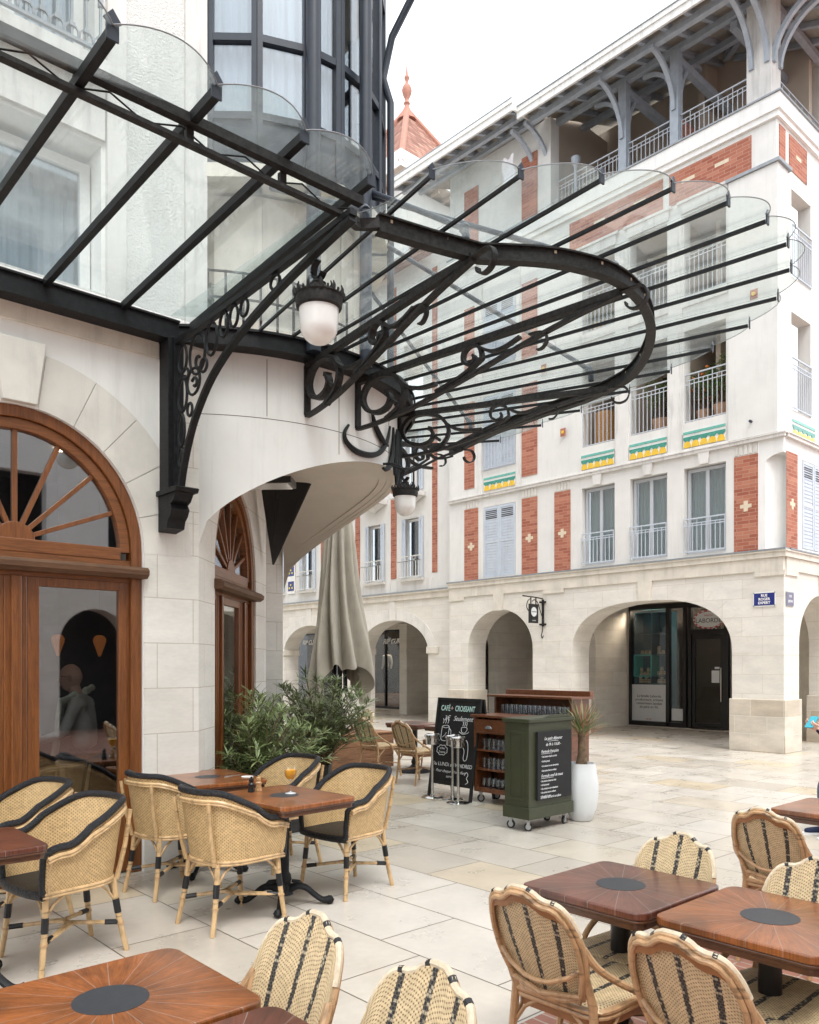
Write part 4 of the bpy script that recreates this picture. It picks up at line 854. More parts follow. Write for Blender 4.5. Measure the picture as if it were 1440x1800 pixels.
m.box(13.90, 13.948, 11.94, 16.2, 14.03, 14.26); m.box(13.87, 13.90, 11.93, 16.2, 14.18, 14.28); m.box(13.95, 14.6, 11.90, 11.948, 14.03, 14.35); m.build('fascia_gutter', 'gutter', bd)
m = MB(); m.box(14.0, 14.05, 5.42, 11.93, 14.121, 14.14); m.box(13.86, 13.9, 11.93, 16.2, 14.281, 14.3); m.build('gutter_edge', 'zinc', bd)
m = MB()
for k in range(13):
    y = 5.9 + k * .5
    if y < 11.9: m.strip([(14.12, y, rz_(14.12) - .06), (18.5, y, rz_(18.5) - .06)], .08, .11)
for k in range(9): y = 12.1 + k * .5; m.strip([(13.98, y, 14.12), (15.1, y, 14.12 + 1.12 * SL)], .08, .11)
for k in range(10): x = 15.0 + k * .6; m.strip([(x, 5.52, 13.96), (x, 8.5, 13.96 + 2.98 * SL)], .08, .11)
for x in (14.45, 15.3, 16.4): m.box(x - .06, x + .06, 5.9, 11.85, rz_(x) - .25, rz_(x) - .12)
for x in (14.35, 14.95): m.box(x - .05, x + .05, 12.0, 16.1, rz_(x) - .02, rz_(x) + .08)
for y in (5.9, 6.9): m.box(15.4, 27, y - .06, y + .06, 14.02 + (y - 5.5) * SL - .25, 14.02 + (y - 5.5) * SL - .12)
for y in (7.5, 8.73, 9.96): m.box(15.3, 17.6, y - .07, y + .07, 14.0, 14.16)
m.strip([(14.2, 5.6, 13.93), (17.2, 8.6, 13.93 + 3 * SL)], .12, .15); m.build('rafter_frame', 'bluegrey', bd)
MB().lathe([(.04, 0), (.04, .9), (.10, 1.02), (.11, 1.12), (0, 1.12)], (15.32, 11.25, 12.11), 12).build('rainwater_head', 'bluegrey', bd, smooth=True)
# ------- set-back wing further along the street
wg = thing('street_wing', 'set back cream wing further up the street with open shutters and white balconies', 'building')
H = FA(15.45)
AH = [(17.80, 1.51, 1.97, .93, 2.1), (21.95, 1.5, 1.97, .93, 2.1), (26.2, 1.5, 1.97, .93, 2.1)]
m = MB(H); arch_wall(m, 15.06, 30, 3.46, AH, -.6, 0); m.build('arcade_wall', 'stone', wg)
for c in AH:
    for sk_ in (range(6, 13), range(0, 7)): voussoirs(MB(H), c[0], c[1] + .002, c[2], c[3] + .002, 2, .30, -.02, .010, 13, skip=sk_, gap=.001).build('archivolt', 'stone_plain', wg)
    m = MB(H); m.box(c[0] - .12, c[0] + .12, c[2] + c[3], 3.46, 0, .03); m.build('keystone', 'stone_plain', wg)
    for s in (-1, 1): e = c[0] + s * c[1]; a, b = sorted((e - s * .04, e + s * .42)); MB(H).box(a, b, 1.93, 2.12, -.62, .05).build('impost', 'stone_warm', wg, bevel=.01)
m = MB(H); m.box(15.05, 30, 3.461, 3.62, -.6, .05); m.box(15.05, 30, 3.62, 3.66, -.6, .10); m.build('cornice', 'stone_warm', wg)
m = MB(H); m.box(15.05, 30, 3.661, 3.70, -.3, .11); m.build('cornice_flashing', 'zinc', wg)
WW = [(16.5, 17.33), (18.15, 18.98), (20.0, 20.85), (21.6, 22.45), (23.4, 24.3)]
hh = [(a, b, z0, z1) for a, b in WW for z0, z1 in ((4.05, 5.76), (6.5, 8.2), (9.0, 10.7))]
m = MB(H); wall(m, 15.05, 30, 3.7, 12.9, hh, .2); m.build('upper_wall', 'render', wg)
for (a, b, z0, z1) in ((15.93, 16.13, 4.15, 12.5), (17.62, 17.86, 4.1, 12.5), (19.3, 19.52, 4.1, 12.5), (22.75, 23.0, 4.1, 12.5), (21.1, 21.3, 4.1, 6)):
    MB(H).box(a, b, z0, z1, .001, .014).build('brick_strip', 'brick', wg)
m = MB(H); m.box(16.15, 17.60, 3.701, 4.03, .001, .02); m.box(17.88, 19.28, 3.701, 4.03, .001, .02); m.build('base_panel', 'dirtywhite', wg)
for a, b in WW:
    for z0, z1 in ((4.05, 5.76), (6.5, 8.2)):
        window(wg, H, a + .02, b - .02, z0 + .02, z1 - .02, .17, 1 if z0 > 5 else 0, 'frame_white', None, .06)
        shutter(wg, H, a - .02, a + .13, z0 + .02, z1 - .02, .02); shutter(wg, H, b - .13, b + .02, z0 + .02, z1 - .02, .02)
    q = railing(wg, H, a - .08, b + .08, 4.08, .58, .16, .11, .007, 'railw', rows=(0, .13, .132))
    c = MB(H)
    for s in (.25, .75): ce = a + (b - a) * s; c.tube([(ce + .05 * math.cos(t * math.pi / 6), 4.60 + .06 * math.sin(t * math.pi / 6), .16) for t in range(12)], .008, 5, closed=True)
    c.build('ring_ornament', 'railw', q)
    MB(H).box(a - .05, b + .05, 3.98, 4.045, .0205, .12).build('sill', 'stone_plain', wg)
    m = MB(H); m.box(a - .12, b + .12, 6.30, 6.42, .001, .45); n = 12
    for k in range(n):
        t0, t1 = math.pi * k / n, math.pi * (k + 1) / n; ce = (a + b) / 2; w = (b - a) / 2 + .05
        m.add([(ce - w * math.cos(t), 6.295, .02 + .38 * math.sin(t)) for t in (t0, t1)] + [(ce, 6.10, .02), (ce, 6.295, .02)], [(0, 1, 2), (0, 1, 3)])
    m.build('balcony_slab', 'dirtywhite', wg); railing(wg, H, a - .1, b + .1, 6.43, .9, .40, .11, .008, 'railw', rows=(0, .0, .0))
mt = MB(H); mt.box(22.75, 23.2, 4.0, 5.5, .015, .03); t_ = mt.build('tile_strip', 'white', wg)
for k in range(3):
    MB(H).box(22.80, 23.15, 4.1 + k * .5, 4.42 + k * .5, .03, .036).build('blue_tile', 'blue_enamel', t_)
    for j in range(3): oval(H, 22.9 + j * .08, 4.2 + k * .5 + (j % 2) * .1, .035, .035, .036, .045, 10).build('lemon_motif', 'goldrib', t_)
m = MB(); m.add([(x, y, 12.85 + (x - 14.7) * SL + d) for d in (0, .07) for x, y in ((14.7, 16.2), (14.7, 30), (19, 30), (19, 16.2))], [(0, 1, 2, 3), (4, 5, 6, 7), (0, 1, 5, 4), (0, 4, 7, 3)]); m.build('roof', 'cone_tile', wg)
m = MB(); m.box(14.65, 14.698, 16.2, 30, 12.72, 12.94); m.build('fascia_gutter', 'gutter', wg)
# ------- roof pavilion with tiled spire
for (x, y) in ((19.15, 11.8), (19.15, 11.3), (19.15, 13.2), (19.15, 14.2), (19.3, 21.6), (19.3, 22.7), (19.3, 26.3), (19.3, 27.4), (19.4, 9.6), (25.2, 10.2)):
    MB().lathe([(0, 0), (.05, 0), (.06, .06), (0, .07)], (x, y, 3.1), 10).build('shop_spotlight', 'spot', bd)
pv = thing('roof_pavilion', 'square roof pavilion with an orange tiled spire and terracotta finial', 'tower')
cx, cy, hb = 18.06, 20.08, 1.95
m = MB(); m.box(cx - hb, cx + hb, cy - hb, cy + hb, 12, 16.0); m.build('pavilion_wall', 'render', pv)
m = MB()
for i in range(7): t = -hb + .2 + i * .5; m.box(cx - hb - .35, cx - hb, cy + t - .04, cy + t + .04, 16.0, 16.12); m.box(cx + t - .04, cx + t + .04, cy - hb - .35, cy - hb, 16.0, 16.12)
m.build('eave_rafter', 'tan', pv)
e = hb + .42; m = MB(); m.box(cx - e, cx + e, cy - e, cy + e, 16.125, 16.22); m.build('eave_soffit', 'stone_warm', pv)
m = MB(); m.box(cx - e - .05, cx + e + .05, cy - e - .05, cy - e - .002, 16.13, 16.62); m.box(cx - e - .05, cx - e - .002, cy - e - .002, cy + e, 16.13, 16.62); m.build('fascia_gutter', 'gutter', pv)
ap = 20.0; m = MB(); rb = hb + .4; m.add([(cx - rb, cy - rb, 16.23), (cx + rb, cy - rb, 16.23), (cx + rb, cy + rb, 16.23), (cx - rb, cy + rb, 16.23), (cx, cy, ap)], [(0, 1, 4), (1, 2, 4), (2, 3, 4), (3, 0, 4)]); m.build('spire_roof', 'cone_tile', pv)
m = MB()
for sx, sy in ((-1, -1), (1, -1), (-1, 1)): m.tube([(cx + sx * rb, cy + sy * rb, 16.26), (cx, cy, ap + .03)], .10, 8)
m.build('hip_tiles', 'terra', pv, smooth=True)
m = MB(); m.lathe([(0, -.35), (.34, -.35), (.28, -.28), (.16, -.02), (.09, .12), (.07, .2), (.11, .25), (.07, .32), (.07, .4), (.14, .55), (.17, .68), (.13, .82), (.06, .9), (.05, 1.0), (.09, 1.1), (.04, 1.22), (.022, 1.4), (.006, 1.75), (0, 1.8)], (cx, cy, ap), 12); m.build('finial', 'terra', pv, smooth=True)
# ================================================================== opposite side of the square (behind the camera, seen in the reflections)
op = thing('opposite_building', 'pale arcaded building across the square mirrored in the cafe door glass', 'building')
FO = lambda a, b, c: (a, -6.5 + c, b)
m = MB(FO); arch_wall(m, -9, 14, 3.6, [(-7.4 + 2.45 * k, .82, 2.1, .82, 2) for k in range(9)], -.6, 0); m.build('arcade_wall', 'stone', op)
hs_ = [(x, x + 1.0, z, z + 1.7) for x in (-7, -4.6, -2, .4, 2.8, 5.2, 7.6, 10, 12) for z in (4.2, 7.0, 9.8)]
m = MB(FO); wall(m, -9, 14, 3.6, 12.6, hs_, .3); m.build('upper_wall', 'render', op)
m = MB(FO); m.box(-9, 14, 0, 12.6, -1.6, -1.5); m.build('backing', 'dark', op)
m = MB(FO)
for x in (-5.4, -.9, 4.2, 9.0):
    for z in (4.0, 4.5, 5.0, 6.8, 7.3): m.box(x, x + .4, z, z + .22, .001, .02)
m.build('brick_band', 'brick', op)
m = MB(FO); m.box(-9, 14, 3.6, 3.75, 0, .1); m.box(-9, 14, 12.4, 12.6, 0, .5); m.build('cornice', 'stone_warm', op)
# ================================================================== glass and iron canopy
cn = thing('glass_canopy', 'black iron marquise canopy with scalloped glass panes fanning round the corner of the cafe', 'canopy')
def lerp(a, b, t): return Vector(a).lerp(Vector(b), t)
LB = [((x, 6.0, 4.335), (x, ty, tz)) for x, ty, tz in ((-.29, 3.2, 4.26), (.272, 3.28, 4.28), (.834, 3.36, 4.30), (1.396, 3.453, 4.335), (1.958, 3.575, 4.41), (2.521, 3.639, 4.469), (3.082, 3.757, 4.51))]
TIPS = [(3.245, 3.403), (3.625, 3.059), (4.008, 2.771), (4.393, 2.538), (4.779, 2.389), (5.16, 2.32), (5.543, 2.353), (5.921, 2.49), (6.307, 2.751), (6.64, 3.132), (6.898, 3.592), (7.115, 4.122), (7.316, 4.711), (7.475, 5.43), (7.599, 6.073), (7.728, 6.847)]
FCN = Vector((4.2, 10.6, 0))
RB = []
for x, y in TIPS:
    t = Vector((x, y, 0)); d = (t - FCN).normalized(); o = FCN - RC; b_ = o.dot(d); c_ = o.dot(o) - 1.93 ** 2; disc = max(0.0, b_ * b_ - c_)
    k = -b_ + math.sqrt(disc) if disc > 0 else -b_
    s = FCN + d * k; RB.append(((s.x, s.y, 4.36), (x, y, 4.45)))
def bar(a, b, k=1.0):
    a, b = Vector(a), Vector(b); d = (b - a).normalized(); sd_ = d.cross(Vector((0, 0, 1))).normalized()
    m = MB(); m.strip([a, b], .042 * k, .05 * k); m.strip([a + Vector((0, 0, .03 * k)), b + Vector((0, 0, .03 * k))], .012 * k, .02 * k)
    o = m.build('glazing_bar', 'iron', cn)
    e = b + d * .012; pts = [(p_ * (.5 + .5 * k), q_ * (.5 + .5 * k)) for p_, q_ in [(-.028, -.03), (.028, -.03), (.028, .045), (.04, .055), (.0, .105), (-.04, .055), (-.028, .045)]]
    F_ = lambda p, q, c: tuple(e + sd_ * p + Vector((0, 0, q)) + d * c)
    MB(F_).prism(pts, -.004, .006).build('tip_plate', 'slate_metal', o)
    return o
for a, b in LB: bar(a, b)
for a, b in RB: bar(a, b, .42)
def pane(A, B, bulge=.22):
    (a0, a1), (b0, b1) = A, B; a0, a1, b0, b1 = map(Vector, (a0, a1, b0, b1)); up = Vector((0, 0, .034))
    oa, ob = (a1 - a0).normalized(), (b1 - b0).normalized()
    def f(u, v):
        s = a0.lerp(b0, u); e = a1.lerp(b1, u) + (oa.lerp(ob, u)) * (bulge * math.sin(math.pi * (.04 + .92 * u)) ** .7 - .02) ; return s.lerp(e, v) + up
    MB().surf(f, 14, 6, .008).build('glass_pane', 'canopy_glass', cn, fixn=False)
    q = MB(); q.tube([f(k / 20, 1.0) for k in range(21)], .0034, 5); q.build('pane_edge', 'zinc', cn)
for L_ in (LB, RB):
    for i in range(len(L_) - 1): pane(L_[i], L_[i + 1], .17 if L_ is LB else .13)
pane(((2.9, 6.0, 4.34), (3.082, 3.757, 4.51)), ((3.56, 5.6, 4.36), (3.245, 3.55, 4.45)), -.4)
m = MB(FL); m.box(-3, 2.97, 4.20, 4.33, .0, .15); m.box(-3, 2.97, 4.33, 4.345, 0, .17); m.box(-3, 2.97, 4.185, 4.2, 0, .17); m.build('wall_beam', 'iron', cn)
m = MB(); m.strip([(-.45, 3.845, 4.395), (3.05, 3.80, 4.395)], .05, .05); m.strip([(-.45, 3.84, 4.29), (3.04, 3.83, 4.285)], .045, .022)
for x in (.272, .834, 1.396, 1.958, 2.521): m.box(x - .02, x + .02, 3.83, 3.86, 4.30, 4.37)
for k in range(9):
    x = -.3 + k * .37; m.tube([(x, 3.85, 4.37), (x + .18, 3.86, 4.31), (x + .37, 3.85, 4.37)], .005, 5)
m.build('gutter_beam', 'dusty', cn)
RING = [(3.216, 3.844), (3.576, 3.766), (3.948, 3.667), (4.115, 3.535), (4.272, 3.423), (4.472, 3.322), (4.768, 3.241), (5.067, 3.248), (5.418, 3.341), (5.808, 3.531), (6.236, 3.846), (6.603, 4.239), (6.755, 4.572), (6.852, 4.929), (6.90, 5.502), (7.014, 6.283), (7.317, 7.328)]
def smooth_pts(p, n=6):
    out = []
    for i in range(len(p) - 1):
        p0, p1, p2, p3 = p[max(i - 1, 0)], p[i], p[i + 1], p[min(i + 2, len(p) - 1)]
        for k in range(n):
            t = k / n; out.append(tuple(.5 * ((2 * b) + (-a + c) * t + (2 * a - 5 * b + 4 * c - d) * t * t + (-a + 3 * b - 3 * c + d) * t ** 3) for a, b, c, d in zip(p0, p1, p2, p3)))
    out.append(tuple(p[-1])); return out
rp = RING[:2] + smooth_pts(RING[2:13], 4) + RING[13:]
m = MB(); m.strip([(x, y, 4.345) for x, y in rp], .014, .12); m.strip([(x, y, 4.290) for x, y in rp], .075, .012); m.strip([(x, y, 4.398) for x, y in rp], .055, .012); m.build('ring_beam', 'dusty', cn)
m = MB()
for z, r, h in ((4.29, 1.93, .13), (4.355, 1.955, .02), (4.225, 1.955, .02)):
    m.strip([(RC.x + r * math.cos(R(t)), RC.y + r * math.sin(R(t)), z) for t in range(205, 402, 4)], .02, h)
m.surf(lambda u, v: (RC.x + (1.78 + .16 * v) * math.cos(R(205 + 195 * u)), RC.y + (1.78 + .16 * v) * math.sin(R(205 + 195 * u)), 4.23), 48, 1, .01); m.build('ring_fascia', 'iron', cn)
for k_, ((bx0, by0, bz0), (bx1, by1, bz1)) in enumerate(RB):
    best = min(((Vector((x, y, 0)) - Vector((bx0, by0, 0)).lerp(Vector((bx1, by1, 0)), max(0, min(1, (Vector((x - bx0, y - by0, 0)).dot(Vector((bx1 - bx0, by1 - by0, 0)))) / Vector((bx1 - bx0, by1 - by0, 0)).length_squared)))).length, x, y) for x, y in smooth_pts(RING, 6))
    if best[0] < .1: MB().lathe([(0, -.022), (.012, -.018), (.012, 0), (0, .004)], (best[1], best[2], 4.388), 8).build('bolt', 'cross', cn)
def bracket(B, E, zb_=3.78, zt=4.2):
    B, E = Vector(B + (0,)), Vector(E + (0,)); d = E - B; L_ = d.length; d.normalize(); n = d.cross(Vector((0, 0, 1)))
    P = lambda u, z: B + d * u + Vector((0, 0, z))
    o = MB(); m = o; W = .07; K = .036
    def st(pts, w=W, h=K): m.strip([P(u, z) for u, z in smooth_pts(pts, 5)], h, w, up=n) if False else m.strip([P(u, z) for u, z in smooth_pts(pts, 5)], w, h, up=n.cross(d))
    def rib(pts, w=W, t=K):
        q = [P(u, z) for u, z in smooth_pts(pts, 5)]; vs = []
        for i, p in enumerate(q):
            a = q[max(i - 1, 0)]; b = q[min(i + 1, len(q) - 1)]; tg = (b - a).normalized(); u_ = n.cross(tg).normalized()
            vs += [p + n * w / 2 + u_ * t / 2, p - n * w / 2 + u_ * t / 2, p - n * w / 2 - u_ * t / 2, p + n * w / 2 - u_ * t / 2]
        m.add(vs, [(i * 4 + k, i * 4 + (k + 1) % 4, (i + 1) * 4 + (k + 1) % 4, (i + 1) * 4 + k) for i in range(len(q) - 1) for k in range(4)] + [(3, 2, 1, 0), tuple((len(q) - 1) * 4 + k for k in range(4))])
    rib([(0.02, zb_), (.02, zt)], .06, .05); rib([(0, zt), (L_ * .5, zt + .04), (L_, 4.28)], .05, .05)
    lo = [(0, zb_), (.08, zb_ - .005), (L_ * .12, zb_ + .01), (L_ * .25, zb_ + .055), (L_ * .4, zb_ + .14), (L_ * .55, zb_ + .235), (L_ * .7, zb_ + .335), (L_ * .85, zb_ + .42), (L_, zb_ + .485)]
    rib(lo, .045, .028)
    c = (L_ + .10, 4.21); rib([(L_ * .97, 4.27)] + [(c[0] + r * math.cos(R(a)), c[1] + r * math.sin(R(a)) * .9) for a, r in ((95, .085), (50, .10), (5, .10), (-40, .095), (-85, .085), (-130, .075), (-165, .065))], .045, .012)
    s = min(1.0, L_ / 2.4); c = (.33 * s, (zb_ + zt) / 2 + .02)
    rib([(c[0] + 1.28 * r * math.cos(R(a)), c[1] + r * math.sin(R(a))) for a, r in ((-80, .215), (-40, .205), (0, .20), (45, .19), (90, .185), (130, .19), (170, .185), (210, .165), (250, .14), (290, .115), (330, .085), (370, .06))], .06, .034)
    rib([(c[0] + .06, c[1] + .01), (c[0] + .07, c[1] + .045)], .055, .05); rib([(c[0] + .07, c[1] - .03), (c[0] + .17, c[1] - .10)], .035, .03)
    rib([(c[0] + .20, c[1] + .10), (c[0] + .30, c[1] + .02), (c[0] + .44, c[1] - .02), (c[0] + .60, c[1] - .02)], .05, .026)
    c = (L_ * .50, 4.125); rib([(L_ * .36, zb_ + .14), (L_ * .46, zb_ + .21), (c[0] + .075, c[1] - .05)] + [(c[0] + r * math.cos(R(a)), c[1] + r * math.sin(R(a))) for a, r in ((-10, .105), (40, .10), (90, .095), (140, .09), (190, .08), (240, .065), (290, .05), (340, .035), (390, .022))], .055, .024)
    rib([(c[0] + .10, c[1] + .05), (c[0] + .20, c[1] + .0), (c[0] + .32, c[1] + .005), (c[0] + .46, c[1] + .05)], .045, .022)
    c = (L_ * .74, 4.10); rib([(c[0] - .08, c[1] + .07)] + [(c[0] + r * math.cos(R(a)), c[1] + r * math.sin(R(a))) for a, r in ((90, .07), (40, .075), (-10, .075), (-60, .07), (-100, .065))], .04, .010)
    m.box(B.x - .03, B.x + .03, B.y - .03, B.y + .03, zb_ - .03, zb_) if False else None
    return o.build('scroll_bracket', 'dusty', cn, bevel=.003)
bracket((4.06, 5.83), (3.86, 3.64)); bracket((4.62, 5.84), (5.0, 3.28)); bracket((5.55, 6.32), (6.66, 4.52)); bracket((6.02, 7.2), (7.2, 7.0))
# openwork console on the flat wall
m = MB(); m.box(2.87, 3.0, 5.98, 6.135, 2.94, 4.19); m.box(2.90, 2.97, 5.94, 5.98, 2.94, 4.19)
arc = smooth_pts([(5.90, 2.95), (5.84, 3.15), (5.74, 3.36), (5.62, 3.53), (5.38, 3.745), (5.01, 3.927), (4.58, 4.059), (4.07, 4.166), (3.73, 4.225)], 4)
m.strip([(2.93, y, z) for y, z in arc], .05, .03); m.strip([(2.93, 6.0, 4.15), (2.93, 4.9, 4.19), (2.93, 3.72, 4.26)], .05, .035)
for (y, z, ry, rz0) in ((5.86, 4.0, .07, .11), (5.62, 3.97, .12, .15), (5.40, 4.02, .08, .12), (5.22, 4.07, .06, .09), (5.08, 4.085, .055, .075), (4.94, 4.10, .05, .06), (4.55, 4.14, .055, .045), (5.86, 3.72, .075, .13), (5.68, 3.78, .10, .10), (5.88, 3.45, .055, .13), (5.89, 3.24, .035, .07), (5.89, 3.11, .03, .04), (5.52, 3.86, .05, .05), (5.74, 3.58, .04, .05)):
    m.tube([(2.93, y + ry * math.cos(k * math.pi / 9), z + rz0 * math.sin(k * math.pi / 9)) for k in range(18)], .011, 6, closed=True)
for (y, z, r, a0) in ((5.66, 3.76, .05, 30), (5.60, 3.92, .07, 200), (5.80, 3.86, .05, 90)):
    m.tube([(2.93, y + r * (1 - k / 18) * math.cos(R(a0 + k * 24)), z + r * (1 - k / 18) * math.sin(R(a0 + k * 24))) for k in range(13)], .012, 6)
c1 = m.build('openwork_console', 'iron', cn)
m = MB(); cp = [(6.14, 2.68), (5.99, 2.70), (5.97, 2.76), (5.93, 2.79), (5.90, 2.84), (5.93, 2.88), (5.88, 2.90), (5.83, 2.96), (6.14, 2.96)]
m = MB(lambda a, b, c: (c, a, b)); m.prism(cp, 2.86, 3.01); m.prism([(6.14, 2.961), (5.80, 2.961), (5.78, 2.99), (5.80, 3.0), (6.14, 3.0)], 2.84, 3.03); m.build('corbel', 'iron', c1)
m = MB(); m.strip([(2.93, 3.76, 4.24), (3.1, 3.9, 4.32), (3.22, 3.84, 4.34)], .05, .06); m.build('corner_joint', 'dusty', c1)
for a, b in (((4.7, 5.75, 5.95), (3.90, 3.75, 4.52)), ((4.7, 5.75, 5.90), (5.05, 3.35, 4.50)), ((5.1, 6.0, 5.7), (6.65, 4.7, 4.50)), ((5.5, 6.7, 5.6), (7.05, 6.7, 4.5)), ((3.7, 5.8, 5.6), (3.25, 4.0, 4.5))):
    m = MB(); m.tube([a, b], .022, 10); d = (Vector(b) - Vector(a)).normalized(); e = Vector(b); m.tube([e - d * .06, e - d * .03, e], [.03, .04, .03], 10); m.tube([e, e - Vector((0, 0, .10))], .028, 8); m.build('tie_rod', 'slate_metal', cn, smooth=True)
# wrought ornament on the rotunda
q = MB()
def cyl(s, z, d=.02): p = rot(s, z, d); return tuple(p)
for pts in ([(-1.12, 3.78), (-1.16, 3.70), (-1.14, 3.62), (-1.05, 3.565), (-.92, 3.56), (-.78, 3.60), (-.66, 3.68), (-.56, 3.80), (-.50, 3.94)], [(-.66, 3.50), (-.60, 3.50), (-.52, 3.55), (-.45, 3.65), (-.41, 3.80), (-.40, 3.96)],
            [(-.36, 3.50), (-.34, 3.62), (-.30, 3.8), (-.26, 3.98)], [(-.30, 3.42), (-.27, 3.52), (-.24, 3.7), (-.20, 3.98)], [(-.22, 3.40), (-.18, 3.45), (-.16, 3.6), (-.14, 3.98)], [(-.12, 3.36), (-.08, 3.5), (-.05, 3.7), (-.05, 3.98)], [(-.85, 3.98), (-.78, 3.85), (-.66, 3.76), (-.55, 3.74)]):
    w = [.012 + .016 * math.sin(math.pi * i / ((len(pts) - 1) * 4)) for i in range((len(pts) - 1) * 4 + 1)]
    q.tube([cyl(s, z, .03) for s, z in smooth_pts(pts, 4)], w, 6)
tag(q.build('wrought_ornament', 'iron', smooth=True), 'curling black iron sprays fixed to the round cream wall below the scroll brackets', 'ornament')
# lanterns
def lantern(x, y, zt, label, s=1.0, hook=True):
    t = thing('globe_lantern', label, 'lamp', (x, y, zt - .42), world=False)
    g = MB(); pr = [(0.0, 0)] + [(.118 * math.sin(a), .118 - .118 * math.cos(a)) for a in [math.pi / 2 * k / 10 for k in range(1, 11)]] + [(.122, .19), (.122, .24), (.10, .25), (0, .25)]
    g.lathe(pr, n=32); g.build('globe', 'opal', t, smooth=True)
    c = MB(); c.lathe([(.125, .215), (.14, .225), (.146, .26), (.142, .285), (.15, .295), (.14, .305), (.10, .325), (.06, .345), (.04, .37), (.045, .38), (.03, .39), (.02, .41), (0, .41)], n=32)
    for k in range(12):
        a = k * math.pi / 6; ca, sa = math.cos(a), math.sin(a)
        for rr, z0, h, w in ((.145, .295, .05, .016), (.075, .335, .05, .014)):
            if rr < .1 and k % 2: continue
            c.tube([(ca * rr, sa * rr, z0), (ca * (rr + .012), sa * (rr + .012), z0 + h * .5), (ca * (rr + .004), sa * (rr + .004), z0 + h)], [w, w * .6, w * .25], 5)
        a += math.pi / 12; ca, sa = math.cos(a), math.sin(a); c.tube([(ca * .146, sa * .146, .29), (ca * .150, sa * .150, .318)], [.011, .007], 5)
    c.build('crown', 'dusty', t, smooth=True)
    h = MB(); h.strip([(0, .0 + .055 * math.cos(R(a)) + .0, .465 + .06 * math.sin(R(a))) for a in range(-150, 100, 18)], .045, .010, up=(0, .3, 1)); h.tube([(0, -.01, .41), (0, -.01, .42)], .018, 8)
    if not hook: h.tube([(0, .0, .50), (-.02, .04, .56), (-.10, .12, .60), (-.16, .20, .60)], .014, 6); h.tube([(-.2, .02, .55), (-.1, -.02, .52), (.02, -.04, .53), (.10, -.02, .58)], [.008, .014, .014, .008], 6)
    h.build('hook', 'iron', t, smooth=True); return t
lantern(2.95, 4.09, 4.02, 'white opal globe lantern with a black crown hanging under the left canopy, the nearer one')
lantern(5.16, 5.76, 3.46, 'smaller looking far globe lantern hanging below the round corner of the canopy', hook=False).scale = (.84, .84, .84)
# ================================================================== tables
def rrect(w, d, r, n=5):
    out = []
    for cx_, cy_, a0 in ((w / 2 - r, d / 2 - r, 0), (-w / 2 + r, d / 2 - r, 90), (-w / 2 + r, -d / 2 + r, 180), (w / 2 - r, -d / 2 + r, 270)):
        for k in range(n + 1): a = R(a0 + 90 * k / n); out.append((cx_ + r * math.cos(a), cy_ + r * math.sin(a)))
    return out
def table(x, y, w, d, label, mat='table', base='scroll', rz=0, disc=.098, feet=3, cat='table'):
    t = thing('cafe_table', label, cat, (x, y, 0), rz, 'square cafe tables with radial inlay', world=False)
    MB().prism([(a, b) for a, b in rrect(w, d, .05)], .712, .742).build('tabletop', mat, t, bevel=.006)
    m = MB(); m.prism(rrect(w - .006, d - .006, .047), .700, .7115); m.prism(rrect(w - .03, d - .03, .04), .672, .700); m.build('edge_moulding', 'edge', t, bevel=.004)
    MB().lathe([(0, 0), (disc, 0), (disc, .0015), (0, .0015)], (0, 0, .7415), 40).build('inlay_disc', 'disc', t)
    m = MB()
    if base == 'scroll':
        m.lathe([(.09, .66), (.09, .672), (.04, .65), (.032, .60), (.032, .22), (.045, .20), (.05, .17), (.035, .14), (.05, .10), (.06, .07), (0, .06)], n=20); m.build('column', 'iron', t, smooth=True)
        for k in range(4):
            a = math.pi / 4 + k * math.pi / 2; c, s_ = math.cos(a), math.sin(a); q = MB()
            pts = smooth_pts([(.03, .10), (.09, .125), (.15, .11), (.20, .07), (.25, .035), (.285, .03), (.31, .035)], 3)
            q.tube([(c * u, s_ * u, z) for u, z in pts], [.035 - .012 * math.sin(math.pi * i / len(pts)) for i in range(len(pts))], 8, sx=.7)
            q.tube([(c * .29, s_ * .29, .028), (c * .315, s_ * .315, .03), (c * .335, s_ * .335, .022)], [.026, .03, .012], 8)
            q.tube([(c * .05, s_ * .05, .16), (c * .10, s_ * .10, .15), (c * .13, s_ * .13, .13)], [.012, .018, .008], 6)
            q.build('foot', 'iron', t, smooth=True)
    else:
        m.lathe([(.10, .66), (.10, .672), (.046, .65), (.040, .62), (.040, .20), (.05, .19), (.06, .15), (.048, .12), (.08, .08), (0, .07)], n=24); m.build('column', 'black', t, smooth=True)
        m = MB(); m.lathe([(.07, .09), (.12, .06), (.22, .03), (.24, .012), (.24, 0), (0, 0)], n=32); m.build('base_plate', 'iron', t, smooth=True)
    return t
table(.86, 2.13, .62, .56, 'red brown table at the bottom left whose grey inlay disc is fully in view', base='col')
table(.86, 1.545, .62, .56, 'dark table at the bottom edge, only its back corner in view', 'table_d', 'col')
table(1.06, 4.47, .64, .62, 'dark red table at the left edge in front of the nearest black rimmed armchair', 'table_d')
table(3.13, 5.84, .66, .82, 'table against the cafe wall holding a white coaster and cutlery', rz=R(-5))
table(3.08, 4.67, .62, .80, 'table holding a glass of orange juice between three cane armchairs', rz=R(4))
table(2.84, 1.865, .60, .565, 'dark mahogany table with chipped edge, left one of the touching pair at lower right', 'table_d', 'col')
table(2.865, 1.272, .60, .575, 'orange brown table with a blue grey disc, right one of the touching pair', 'table', 'col')
table(5.33, 1.94, .62, .60, 'small reddish table at the right edge in front of the distant chair back', 'table', 'col')
table(8.35, 9.1, .62, .72, 'far table behind the planter beside the left background chair', 'table_d', 'col')
